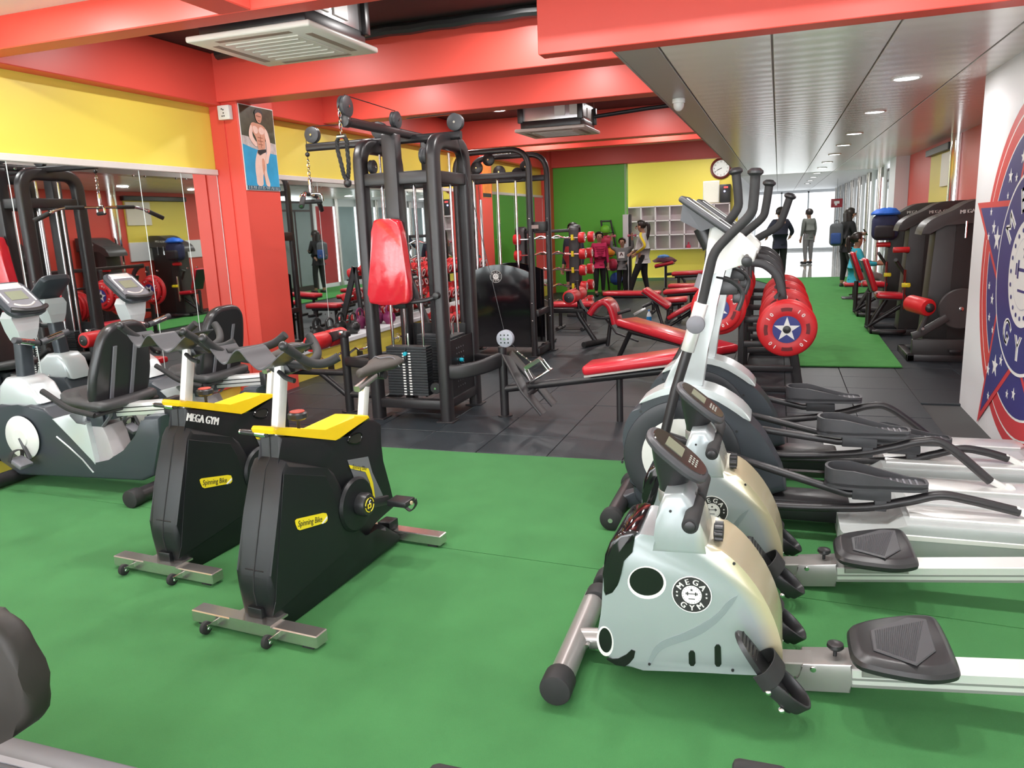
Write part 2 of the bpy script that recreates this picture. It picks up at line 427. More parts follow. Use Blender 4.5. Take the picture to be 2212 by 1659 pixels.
# ---- walls
wl = struct('wall_left', MB().box2((LX-.2, -3.2, -.15), (LX, YG+.2, ZC+.2)), YEL)
wg = struct('wall_green', MB().box2((LX, YG, -.05), (-3.02, YG+.18, ZC)), GRN)
part(wg, 'corner_bead', MB().box2((-3.06, YG-.006, 1.55), (-3.02, YG, ZB)), mat('pale_green', (.35, .6, .3), .5), False)
part(wg, 'white_end_panel', MB().box2((-3.10, YG-.03, .0), (-2.98, YG+.02, 1.62), .004), WHT, False)
part(wg, 'black_end_post', MB().box2((-2.975, YG-.02, .0), (-2.93, YG+.10, 1.62), .004), BLKP, False)
wb = struct('wall_back', MB().box2((LX-.2, YY, -.15), (-0.92, YY+.15, ZC)), YEL)
part(wb, 'skirting', MB().box2((-3.6, YY-.03, 0.0), (-0.95, YY, .07), .004), CHR, False)
struct('wall_corridor_left', MB().box2((-1.1, YY+.15, -.15), (-0.92, YE, ZL+.3)), WHT)
wr = struct('wall_right', MB().box2((RX, -3.2, -.15), (RX+.14, 6.62, ZC+.2)), WHT)
struct('wall_right_return', MB().box2((RX+.14, 6.50, -.15), (RX2+.15, 6.62, ZC)), WHT)
wr2 = struct('wall_far_right', MB().box2((RX2, 6.62, -.15), (RX2+.15, 15.4, ZC)), RED)
y0, y1, y2 = onX(2012, 380, RX2).y, onX(2062, 350, RX2).y, onX(2082, 350, RX2).y
part(wr2, 'yellow_panel', MB().box2((RX2-.02, y1, 1.45), (RX2, y0, 2.30)), YEL, False)
part(wr2, 'white_board', MB().box2((RX2-.05, y1+.02, 1.78), (RX2-.02, y1+.62, 2.22), .004), mat('cream_board', (.8, .75, .62), .4, var=0), False)
part(wr2, 'chrome_column', MB().cyl((RX2-.02, (y1+y2)/2, .4), (RX2-.02, (y1+y2)/2, ZL), .09, 20), CHR)
part(wr2, 'white_niche', MB().box2((RX2-.03, y1, 1.1), (RX2, y0+.4, 1.46), .004), WHT, False)
part(wr2, 'black_beam', MB().box2((RX2-.1, y1-.05, 2.24), (RX2, y0, 2.33), .01), BLKP, False)
wc = struct('wall_column', MB().box2((1.93, 15.4, -.1), (RX2+.15, 16.2, ZL+.1)), WHT)
d1 = struct('door_1', MB().box2((RX2-.06, 16.25, 0), (RX2, 17.9, 2.32)), mat('door_frame', (.05, .03, .03), .4, var=.05))
GLS = mat('dim_glass', (.20, .24, .24), .05, .0, var=0.15, scale=1.5, coat=.5)
part(d1, 'pane', MB().box2((RX2-.07, 16.40, .15), (RX2-.055, 17.02, 2.05)), GLS, False)
part(d1, 'pane', MB().box2((RX2-.07, 17.10, .15), (RX2-.055, 17.75, 2.05)), GLS, False)
part(d1, 'transom', MB().box2((RX2-.07, 16.40, 2.10), (RX2-.055, 17.75, 2.26)), GLS, False)
# corridor glazing: panes between silver posts
w1 = struct('window_1', MB().box2((RX2, 17.9, -.1), (RX2+.1, YE, .12)).box2((RX2, 17.9, 2.2), (RX2+.1, YE, ZL+.1)), WHT)
PANE = mat('corridor_pane', (.25, .33, .34), .05, 0, var=.35, scale=.8, coat=.6)
k = 0; yy = 17.95
while yy < YE-.3:
    part(w1, 'post', MB().cyl((RX2-.05, yy, .0), (RX2-.05, yy, ZL), .06, 12), STEEL if k % 2 else WHT)
    nx = min(yy+1.15, YE)
    part(w1, 'pane', MB().box2((RX2+.01, yy+.08, .12), (RX2+.03, nx-.08, 2.2)), PANE if k else mat('red_shop_panel', (.45, .03, .03), .2, var=.1), False)
    yy = nx; k += 1
# bright glazed end of the corridor and glazed front behind the viewer
def clearglass(nm='clear_glass', tint=1.0):
    m = bpy.data.materials.new(nm); m.use_nodes = True; nt = m.node_tree; nt.nodes.clear()
    o = nt.nodes.new('ShaderNodeOutputMaterial'); t = nt.nodes.new('ShaderNodeBsdfTransparent'); g = nt.nodes.new('ShaderNodeBsdfGlossy'); x = nt.nodes.new('ShaderNodeMixShader')
    t.inputs[0].default_value = (tint, tint, tint, 1); g.inputs['Roughness'].default_value = .02; x.inputs[0].default_value = .05
    nt.links.new(t.outputs[0], x.inputs[1]); nt.links.new(g.outputs[0], x.inputs[2]); nt.links.new(x.outputs[0], o.inputs[0]); return m
CG = clearglass(); CGT = clearglass('tinted_glass', .66)
def glazing(name, x0, x1, y, z1, n, gm=None):
    fm = MB().box2((x0, y-.05, -.1), (x1, y+.05, .10)).box2((x0, y-.05, z1-.06), (x1, y+.05, z1+.2))
    for i in range(n+1):
        x = x0+(x1-x0)*i/n; fm.box2((x-.03, y-.05, 0), (x+.03, y+.05, z1))
    o = struct(name, fm, WHT)
    for i in range(n):
        a = x0+(x1-x0)*i/n+.03; b = x0+(x1-x0)*(i+1)/n-.03
        part(o, 'pane', MB().box2((a, y-.004, .1), (b, y+.004, z1-.06)), gm or CG, False)
    return o
glazing('window_2', -0.92, RX2, YE, ZL-.05, 3, CGT)
glazing('window_3', LX, RX, -2.9, 2.62, 5)
struct('wall_front_lintel', MB().box2((LX-.2, -3.0, 2.62), (RX+.14, -2.8, ZC+.2)), RED)

# ---- pillars, beams, ceilings
p1 = struct('pillar', MB().box2((LX, 5.88, -.05), (PX, 6.40, ZC), .008, 1), RED)
part(p1, 'conduit', MB().box2((-4.655, 5.868, .1), (-4.640, 5.88, 2.60)), RED, False)
p2 = struct('pillar', MB().box2((LX, 11.75, -.05), (PX, 12.25, ZC), .008, 1), RED)
struct('pillar', MB().box2((LX, YG-.25, -.05), (PX-.1, YG, ZC), .008, 1), RED)
for a, b in ((5.83, 6.10), (7.52, 7.78), (11.22, 11.50), (12.25, 12.50), (16.25, 16.55)):
    struct('beam', MB().box2((LX, a, ZB), (-0.80, b, ZC+.1), .006, 1), RED)
struct('beam', MB().box2((LX, 16.55, ZB+.02), (-0.80, 16.75, ZC+.1)), RED)
struct('beam', MB().box2((LX, 3.64, ZB), (RX, 3.80, ZC+.1), .006, 1), RED)          # front cross beam
struct('beam', MB().box2((-2.83, -2.9, ZB), (-2.63, 3.64, ZC+.1), .006, 1), RED)     # beam running towards the glazing
struct('beam', MB().box2((LX, -2.9, ZB-.025), (LX+.14, YG, ZC), .006, 1), RED)            # edge beam on the left wall
struct('bulkhead', MB().box2((-1.27, 4.28, 2.405), (RX2+.15, 4.40, ZC+.1), .004, 1), RED)
struct('ceiling', MB().box2((LX-.2, 3.72, ZC), (RX2+.15, YY+.2, ZC+.1)), BLKC)
struct('ceiling_front', MB().box2((LX-.2, -3.2, 2.83), (RX+.14, 3.70, 2.93)), mat('pink_white_paint', (.82, .74, .72), .5, var=.02))
PVC = mat('pvc_panel', (.86, .83, .78), .22, var=.03, scale=2.5, spec=.4)
def pvc_lines():
    nt = PVC.node_tree; b = nt.nodes['Principled BSDF']
    tc = nt.nodes.new('ShaderNodeTexCoord'); wv = nt.nodes.new('ShaderNodeTexWave'); wv.bands_direction = 'Y'
    wv.inputs['Scale'].default_value = 1.6; wv.inputs['Distortion'].default_value = .3
    bp = nt.nodes.new('ShaderNodeBump'); bp.inputs['Strength'].default_value = .25; bp.inputs['Distance'].default_value = .004
    nt.links.new(tc.outputs['Object'], wv.inputs['Vector']); nt.links.new(wv.outputs['Fac'], bp.inputs['Height']); nt.links.new(bp.outputs['Normal'], b.inputs['Normal'])
pvc_lines()
cl = struct('ceiling_low', MB().box2((-0.88, 4.40, ZL+.012), (RX2+.15, YE, ZL+.10)), mat('joint_grey', (.30, .28, .26), .5))
xs = [-0.88, -0.64, -0.06, 0.55, 1.16, RX2+.1]
for i in range(5):
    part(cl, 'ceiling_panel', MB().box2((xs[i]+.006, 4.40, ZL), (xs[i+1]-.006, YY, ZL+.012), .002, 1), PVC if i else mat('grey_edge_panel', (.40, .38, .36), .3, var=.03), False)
    part(cl, 'ceiling_panel', MB().box2((xs[i]+.006, YY+.02, ZL), (xs[i+1]-.006, YE, ZL+.012), .002, 1), WHT, False)
part(cl, 'cross_trim', MB().box2((-0.88, 4.40, ZL-.004), (RX, 4.43, ZL)), RED, False)
struct('ceiling_fascia', MB().box2((-0.89, 4.40, ZL), (-0.875, YY, ZC)), mat('grey_fascia', (.4, .38, .36), .5, var=.03))

# ---- mirror bays on the left wall
def mirror(name, ya, yb, joints, z0, z1, label, rail=True):
    t = thing(name, label, 'mirror', (LX, (ya+yb)/2, z0))
    ys = [ya]+joints+[yb]
    for a, b in zip(ys, ys[1:]):
        part(t, 'mirror_pane', MB().box2((LX+.012, a+.0025, z0), (LX+.018, b-.0025, z1)), MIR, False)
        part(t, 'pane_edge', MB().box2((LX+.002, b-.002, z0), (LX+.02, b+.002, z1)), mat('pane_edge', (.75, .82, .80), .1), False)
    for a in joints:
        for zz in (z1-.05, 1.25, .6):
            for s in (-.06, .06):
                if a+s > yb or a+s < ya: continue
                part(t, 'mirror_screw', MB().cyl((LX+.018, a+s, zz), (LX+.023, a+s, zz), .008, 8), CHR)
    part(t, 'top_rail', MB().box2((LX, ya, z1-.005), (LX+.04, yb, z1+.045), .005, 1), RAILM, False)
    return t
mirror('wall_mirror', -2.8, 5.87, [-1.76, -.64, .48, 1.6, 2.72, 3.84, 4.96, 5.42], .12, 2.045, 'long wall mirror under a cream rail, behind the recumbent bikes')
mirror('wall_mirror', 6.41, 11.74, [7.48, 8.55, 9.62, 10.69], .32, 2.045, 'wall mirror with cream rail between the two red pillars, above the yellow ledge')
mirror('wall_mirror', 12.26, YG-.26, [13.2, 14.2, 15.2], .32, 2.045, 'wall mirror past the second red pillar, reflecting the green wall')
for a, b in ((6.41, 11.74), (12.26, YG-.26)):
    lg = struct('ledge', MB().box2((LX, a, -.02), (-4.62, b, .27)), YEL)
    part(lg, 'ledge_top', MB().box2((LX, a, .27), (-4.59, b, .32), .005, 1), WHT, False)

# ---- lamps
def downlight(x, y, z, power, r, label, grp):
    t = thing('downlight', label, 'ceiling light', (x, y, z), grp)
    part(t, 'trim_ring', MB().lathe([(r*.8, -.004), (r*1.12, -.012), (r*1.2, 0), (r*.8, 0)], (x, y, z), (0, 0, 1), 24), WPL)
    part(t, 'diffuser', MB().cyl((x, y, z-.008), (x, y, z-.003), r*.95, 24), LAMP)
    l = bpy.data.lights.new('downlight_beam', 'AREA'); l.shape = 'DISK'; l.size = r*2; l.energy = power; l.color = (1, .97, .95)
    o = bpy.data.objects.new('downlight_beam', l); COL.objects.link(o); o.parent = t; o.location = (0, 0, -.02)
    return t
for y in (6.35, 8.29, 10.39, 12.04, 13.83, 15.85, 17.67, 19.9, 22.0, 24.2, 26.5):
    downlight(.83, y, ZL, 16, .085, 'round white downlight in the row along the grey panelled ceiling', 'downlights in the panelled ceiling')
for x, y in ((-1.82, 5.28), (-3.7, 4.9), (-3.67, 6.85), (-1.75, 6.85), (-3.67, 10.4), (-1.74, 10.3), (-3.67, 8.6), (-3.67, 11.9), (-1.75, 11.9), (-3.6, 14.2), (-1.75, 14.2), (-2.2, 17.6), (-1.4, 18.2)):
    downlight(x, y, ZC, 26, .085, 'round downlight set in the black ceiling between red beams', 'downlights in the black ceiling')
for x in (-4.0, -3.3, -2.2, -1.3, -.4, .5):  # extra downlights out of view, added to brighten the front beams
    downlight(x, 3.05, 2.83, 26, .085, 'added downlight out of view, brightening the front red beam', 'added downlights over the front bay')
# ================================================================== ROWING MACHINES
def zm(x0, y0, s): return lambda u, v: (x0+u/s, y0+v/s)
TAN = mat('yellowed_plastic', (0.74, 0.64, 0.36), 0.3, 0.1, var=0.12, scale=6, coat=.3)
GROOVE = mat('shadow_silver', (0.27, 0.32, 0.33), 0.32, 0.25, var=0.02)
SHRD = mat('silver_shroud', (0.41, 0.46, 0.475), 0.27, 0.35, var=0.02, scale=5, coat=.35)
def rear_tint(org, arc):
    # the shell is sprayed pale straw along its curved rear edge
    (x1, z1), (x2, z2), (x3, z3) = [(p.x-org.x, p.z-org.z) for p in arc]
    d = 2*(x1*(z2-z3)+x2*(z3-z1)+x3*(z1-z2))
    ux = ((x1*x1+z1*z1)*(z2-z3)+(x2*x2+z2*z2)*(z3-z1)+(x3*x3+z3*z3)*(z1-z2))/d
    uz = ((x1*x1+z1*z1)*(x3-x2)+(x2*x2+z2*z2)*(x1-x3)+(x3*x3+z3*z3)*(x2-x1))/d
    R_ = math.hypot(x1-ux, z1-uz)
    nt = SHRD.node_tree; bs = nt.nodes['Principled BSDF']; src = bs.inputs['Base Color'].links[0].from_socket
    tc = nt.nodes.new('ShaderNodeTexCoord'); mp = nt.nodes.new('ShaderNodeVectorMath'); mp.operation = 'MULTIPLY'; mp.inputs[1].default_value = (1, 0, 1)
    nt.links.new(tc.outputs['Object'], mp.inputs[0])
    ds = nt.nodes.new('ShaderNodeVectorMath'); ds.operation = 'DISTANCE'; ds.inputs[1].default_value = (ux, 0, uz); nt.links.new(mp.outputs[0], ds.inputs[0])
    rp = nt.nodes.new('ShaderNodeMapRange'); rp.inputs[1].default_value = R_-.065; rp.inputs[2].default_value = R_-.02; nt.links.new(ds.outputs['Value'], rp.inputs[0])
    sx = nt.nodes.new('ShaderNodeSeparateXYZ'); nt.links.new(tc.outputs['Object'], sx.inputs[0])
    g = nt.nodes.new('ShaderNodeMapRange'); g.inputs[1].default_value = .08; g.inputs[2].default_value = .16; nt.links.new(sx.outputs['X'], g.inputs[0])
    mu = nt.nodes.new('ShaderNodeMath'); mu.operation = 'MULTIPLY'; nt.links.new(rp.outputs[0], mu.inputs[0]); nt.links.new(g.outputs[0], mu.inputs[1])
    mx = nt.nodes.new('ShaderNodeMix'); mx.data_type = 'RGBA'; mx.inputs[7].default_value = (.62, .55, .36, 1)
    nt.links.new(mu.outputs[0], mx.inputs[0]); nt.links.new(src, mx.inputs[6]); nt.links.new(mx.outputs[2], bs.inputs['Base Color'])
def make_rower():
    yc = 2.40; yn = 2.27
    r8 = zm(1150, 1080, 3.456); r9 = zm(1540, 1100, 3.2917)
    P8 = lambda pts, Y=yn: [onY(*r8(u, v), Y) for u, v in pts]
    P9 = lambda pts, Y=2.35: [onY(*r9(u, v), Y) for u, v in pts]
    t = thing('rowing_machine', 'silver rowing machine with black console, front one of the pair', 'rowing machine', (-0.3, yc, 0))
    body = P8([(705, 1268), (640, 1225), (555, 1190), (490, 1120), (475, 1030), (495, 945), (515, 820), (522, 700), (530, 560), (548, 420), (590, 330), (660, 268), (745, 245), (830, 258), (905, 268), (1100, 300), (1310, 330),
               (1450, 400), (1580, 520), (1700, 680), (1790, 850), (1850, 1020), (1872, 1150), (1862, 1270), (1835, 1312), (1560, 1306), (1200, 1285)])
    body = smooth_poly(body, 1)
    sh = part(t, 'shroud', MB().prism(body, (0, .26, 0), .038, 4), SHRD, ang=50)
    nk = P8([(870, 400), (905, 270), (922, 150), (938, 60), (978, -37), (1120, -42), (1178, 20), (1222, 110), (1268, 215), (1302, 300), (1322, 430)], yn-.004)
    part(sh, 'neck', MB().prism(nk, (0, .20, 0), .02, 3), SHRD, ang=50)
    cv = P8([(548, 738), (530, 690), (533, 560), (545, 420), (586, 325), (655, 262), (745, 240), (800, 252), (770, 310), (722, 385), (692, 465), (672, 560), (650, 655), (610, 712)], yn-.006)
    cv = [p+V((-.004, 0, .003)) for p in cv]
    part(sh, 'front_cover', MB().prism(cv, (0, .272, 0), .034, 4), BLKG, label='gloss black front cover', ang=50)
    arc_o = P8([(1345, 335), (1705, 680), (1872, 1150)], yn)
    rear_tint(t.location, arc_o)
    def oval(u, v, a, b, rot, nm, m1, dy):
        pts = []
        for i in range(28):
            q = 2*PI*i/28; x = a*math.cos(q); y = b*math.sin(q); c, s = math.cos(rot), math.sin(rot); pts.append((u+x*c-y*s, v+x*s+y*c))
        return part(sh, nm, MB().prism(P8(pts, yn-dy), (0, dy+.004, 0)), m1, False)
    oval(855, 618, 145, 122, .15, 'vent_rim', WPL, .002); oval(852, 610, 128, 104, .15, 'vent', BLKG, .0035)
    oval(543, 1055, 62, 112, -.12, 'vent_rim', WPL, .002); oval(545, 1048, 48, 92, -.12, 'vent', BLKG, .0035)
    part(sh, 'mouth_recess', MB().prism(P8([(552, 1190), (640, 1185), (700, 1155), (740, 1118), (768, 1130), (758, 1180), (725, 1220), (690, 1244), (620, 1232)], yn-.003), (0, .008, 0)), BLKG, False)
    gv = catmull(P8([(1530, 715), (1465, 752), (1395, 835), (1300, 905), (1150, 985), (1010, 1038), (925, 1090), (880, 1165), (850, 1255)], yn-.0025), 4)
    gl = catmull(P8([(1500, 770), (1430, 860), (1330, 955), (1200, 1030), (1070, 1075), (960, 1120), (905, 1190), (880, 1225), (855, 1256)], yn-.0025), 4)
    part(sh, 'groove_shade', MB().prism(gv+gl[::-1], (0, .006, 0)), GROOVE, False)  # darker silver strip paints in the shade of the concave groove
    for u, v0, v1 in ((1190, 1125, 1240), (1383, 1080, 1245)):
        part(sh, 'vent_slot', MB().prism(P8([(u-24, v0+20), (u-10, v0), (u+10, v0), (u+24, v0+20), (u+28, v1-20), (u+14, v1), (u-8, v1), (u-22, v1-20)], yn-.003), (0, .006, 0)), BLKG, False)
    for u, v in ((873, 1228), (1495, 1275), (1030, 85), (1505, 478)):
        c = onY(*r8(u, v), yn-.006); part(sh, 'screw_hole', MB().cyl(c, c+V((0, .01, 0)), .0045, 10), BLKP)
    bc = onY(*r8(1190, 705), yn-.001); badge(sh, frame(bc, (1, 0, .03), (0, 0, 1)), .062)
    # console on its black cone
    cc = onY(1463, 982, yc); n_ = V((.62, -.06, .78)).normalized(); rt = V((0, 1, 0)); dn = V((.78, 0, -.62)).normalized()
    M = Matrix((dn, rt, n_)).transposed().to_4x4(); M.translation = cc
    def sup(a, b, z, e=2.6, k=28): return [M @ V((a*1.08*math.copysign(abs(math.cos(2*PI*i/k))**(2/e), math.cos(2*PI*i/k)), b*1.18*math.copysign(abs(math.sin(2*PI*i/k))**(2/e), math.sin(2*PI*i/k)), z)) for i in range(k)]
    con = part(t, 'console', MB().loft([sup(.09, .065, -.02), sup(.108, .082, -.012), sup(.112, .086, .0), sup(.108, .082, .010), sup(.102, .076, .014)]), DGREY, label='dark grey oval console', ang=40)
    part(con, 'faceplate', MB().loft([sup(.098, .072, .013), sup(.096, .070, .0165)]), DSCR)
    part(con, 'screen', MB().box((0, 0, 0), (.066, .088, .002)).xf(M @ Matrix.Translation((-.022, 0, .0175))), LCD, False)
    bt = MB()
    for i in range(4):
        for j in range(3): bt.box((.04+.012*j, -.03+.02*i, .0172), (.008, .010, .002), .001, 1)
    part(con, 'button_row', bt.xf(M), mat('button_grey', (.35, .34, .30), .5, var=0), False)
    nt_ = onY(1453, 1062, yc)
    ringA = sup(.085, .06, -.018)
    def circ(c, a, b, k=28): return [c+V((a*math.cos(2*PI*i/k), b*math.sin(2*PI*i/k), 0)) for i in range(k)]
    part(t, 'console_cone', MB().loft([circ(nt_+V((0, 0, .0)), .042, .042), circ(nt_+V((0, 0, .03)), .044, .046), [p*.5+q*.5 for p, q in zip(circ(nt_+V((0, 0, .06)), .055, .055), ringA)], ringA]), BLKP, ang=60)
    part(t, 'neck_collar', MB().cyl(nt_+V((0, 0, -.03)), nt_+V((0, 0, .012)), .046, 24, .006), SILVP)
    # handle, holder, knob
    hx, hz = -.222, .605
    hb = part(t, 'handlebar', MB().cyl((hx, yc-.225, hz), (hx, yc-.015, hz), .025, 20, .003).cyl((hx, yc+.015, hz), (hx, yc+.225, hz), .025, 20, .003), RUB)
    part(hb, 'handle_core', MB().cyl((hx, yc-.235, hz), (hx, yc+.235, hz), .017, 16, .003), BLKP)
    part(t, 'handle_holder', MB().prism([(hx-.075, yc-.03, hz-.05), (hx-.02, yc-.03, hz-.055), (hx+.01, yc-.03, hz-.03), (hx-.0, yc-.03, hz+.03), (hx-.03, yc-.03, hz+.045), (hx-.07, yc-.03, hz+.03)], (0, .06, 0), .008), BLKP)
    kc = onY(*zm(1150, 780, 3.456)(1355, 1265), yn+.06)
    kb = MB().cyl(kc, kc+V((.03, 0, 0)), .026, 20, .004)
    for i in range(8):
        a = 2*PI*i/8; kb.cyl(kc+V((.004, .026*math.cos(a), .026*math.sin(a))), kc+V((.028, .026*math.cos(a), .026*math.sin(a))), .008, 8)
    part(t, 'tension_knob', kb, BLKP)
    # front foot
    ft = part(t, 'front_foot', MB().cyl((-.625, yc-.30, .052), (-.64, yc+.32, .052), .042, 22), SILVP)
    for a, b in ((-.33, -.245), (.26, .345)):
        part(ft, 'end_cap', MB().cyl((-.625, yc+a, .054), (-.627, yc+b, .054), .052, 22, .008), RUB)
    part(t, 'foot_arm', MB().tube([(-.63, yc, .055), (-.50, yc, .07), (-.42, yc, .085)], .036, 14), SILVP)
    part(t, 'foot_bolt', MB().cyl((-.585, yc-.06, .06), (-.585, yc-.04, .06), .009, 10), CHR)
    # beam, clamp, rail
    part(t, 'main_beam', MB().prism(P9([(380, 1085), (750, 1100), (750, 1200), (380, 1195)]), (0, .085, 0), .004, 1), SILVP)
    br = part(t, 'rail_clamp', MB().prism(P9([(640, 1103), (990, 1110), (990, 1240), (975, 1312), (590, 1292), (588, 1195), (625, 1195), (625, 1120)], 2.345), (0, .11, 0), .005, 2), SILVP)
    for u, v in ((712, 1143),):
        c = onY(*r9(u, v), 2.338); part(br, 'bolt', MB().cyl(c, c+V((0, .01, 0)), .010, 10, .002), CHR)
    kn = onY(*r9(866, 1060), yc)
    k2 = part(br, 'clamp_knob', MB().lathe([(0, 0), (.006, 0), (.006, .03), (.02, .034), (.026, .042), (.024, .052), (.012, .056), (0, .056)], kn, (0, 0, 1), 20), BLKP)
    part(br, 'knob_plate', MB().cyl(kn+V((0, 0, -.004)), kn+V((0, 0, .002)), .035, 20), STEEL)
    a0, a1 = P9([(985, 1140), (2212, 1192)], 2.345); b0, b1 = P9([(985, 1268), (2212, 1322)], 2.345)
    d = (a1-a0).normalized(); a1 = a0+d*1.03; b1 = b0+(b1-b0).normalized()*1.03
    rl = part(t, 'rail', MB().prism([a0, a1, b1, b0], (0, .10, 0), .004, 1), ALU, label='pale aluminium seat rail')
    h = (b0-a0)
    for f0, f1, m_ in ((.48, .60, mat('rail_slot', (.35, .35, .34), .35, .5, var=0)), (.82, .98, mat('rail_slot', (.35, .35, .34), .35, .5, var=0))):
        part(rl, 'rail_groove', MB().prism([a0+h*f0+V((0, -.001, 0)), a1+h*f0+V((0, -.001, 0)), a1+h*f1+V((0, -.001, 0)), a0+h*f1+V((0, -.001, 0))], (0, .003, 0)), m_, False)
    part(t, 'rear_foot', MB().cyl((a1.x-.05, yc-.28, .05), (a1.x-.05, yc+.28, .05), .042, 18).box((a1.x-.05, yc, .11), (.06, .06, .1)), SILVP)
    # seat
    top = [onZ(*r9(u, v), .19) for u, v in ((948, 905), (960, 840), (1090, 800), (1370, 764), (1540, 764), (1598, 785), (1690, 960), (1772, 1160), (1748, 1190), (1600, 1214), (1440, 1198), (1180, 1150), (985, 1095))]
    top = smooth_poly(top, 2); c = sum(top, V((0, 0, 0)))/len(top)
    ins = lambda k, z: [c+(p-c)*k+V((0, 0, z)) for p in top]
    st = part(t, 'seat', MB().loft([ins(.90, -.028), ins(.98, -.018), ins(1.0, -.004), ins(.96, .008), ins(.86, .020), ins(.80, .024)]), BLKP, label='black moulded seat', ang=25)
    pnl = [onZ(*r9(u, v), .214) for u, v in ((1115, 870), (1380, 778), (1518, 790), (1585, 1015), (1450, 1120), (1140, 1010))]
    pc = sum(pnl, V((0, 0, 0)))/6
    part(st, 'seat_panel', MB().prism([p for p in pnl], (0, 0, .006), .003, 1), DGREY, False)
    rg = MB()
    for i in range(22):
        k = (i+.5)/22; A = pnl[0].lerp(pnl[2], k).lerp(pc, .12); B = pnl[5].lerp(pnl[4], k).lerp(pc, .1)
        rg.tube([A+V((0, 0, .006)), B+V((0, 0, .006))], .0018, 4)
    part(st, 'seat_ribs', rg, DGREY)
    part(t, 'seat_carriage', MB().prism(P9([(1060, 1150), (1660, 1175), (1660, 1232), (1060, 1200)], 2.335), (0, .12, 0), .004, 1), SILVP)
    # foot plates
    for s, nm in ((-1, 0), (1, 1)):
        y = yc+s*.20
        if s < 0: A = onY(*r9(150, 880), y); B = onY(*r9(545, 1430), y)
        d = (B-A); L = d.length; d = d.normalized(); n2 = V((d.z*-1, 0, d.x)); n2 = n2 if n2.x > 0 else -n2
        Mp = Matrix((d, V((0, 1, 0)), n2)).transposed().to_4x4(); Mp.translation = V((A.x, y, A.z))
        ol = [(0, -.018), (.05, -.045), (L*.5, -.052), (L*.85, -.05), (L, -.03), (L, .03), (L*.85, .05), (L*.5, .052), (.05, .045), (0, .018)]
        ol = smooth_poly([V((x, yy, 0)) for x, yy in ol], 2)
        pl = part(t, 'foot_plate', MB().prism([Mp @ p for p in ol], n2*.016, .004, 1), BLKP)
        rim = catmull([Mp @ V(p) for p in ((L*.55, -.055, .01), (L*.8, -.057, .03), (L*.98, -.035, .042), (L*1.02, 0, .045), (L*.98, .035, .042), (L*.8, .057, .03), (L*.55, .055, .01))], 5)
        part(pl, 'heel_cup', MB().sweep(rim, rrect(.045, .010, .004, 2), up=n2), BLKP)
        stp = catmull([Mp @ V(p) for p in ((L*.50, -.062, -.01), (L*.5, -.064, .03), (L*.48, -.03, .062), (L*.48, .03, .062), (L*.5, .064, .03), (L*.5, .062, -.01))], 5)
        part(pl, 'strap', MB().sweep(stp, rrect(.055, .004, .0015, 1), up=d), RUB, label='black webbing strap')
        for q in (.62, .85):
            c = Mp @ V((L*q, s*-.0-.056, .0)); part(pl, 'rivet', MB().sph(c+V((0, -.004, 0)), .011, 10, 7), CHR)
        part(pl, 'axle', MB().cyl((A.x+d.x*L*.6-.01, y+(.04 if s < 0 else -.04), A.z+d.z*L*.6), (A.x+d.x*L*.6-.01, yc, A.z+d.z*L*.6), .012, 10), CHR)
        rs = MB()
        for q in (.08, .14, .2, .26, .32): rs.box((L*q, 0, .017), (.004, .06, .003))
        part(pl, 'grip_ribs', rs.xf(Mp), RUB, False)
    return t
rower = make_rower()
rower2 = dup(rower, (0.005, .74, 0), label='silver rowing machine standing between the front rower and the ellipticals')
rower['group'] = rower2['group'] = 'rowing machines'
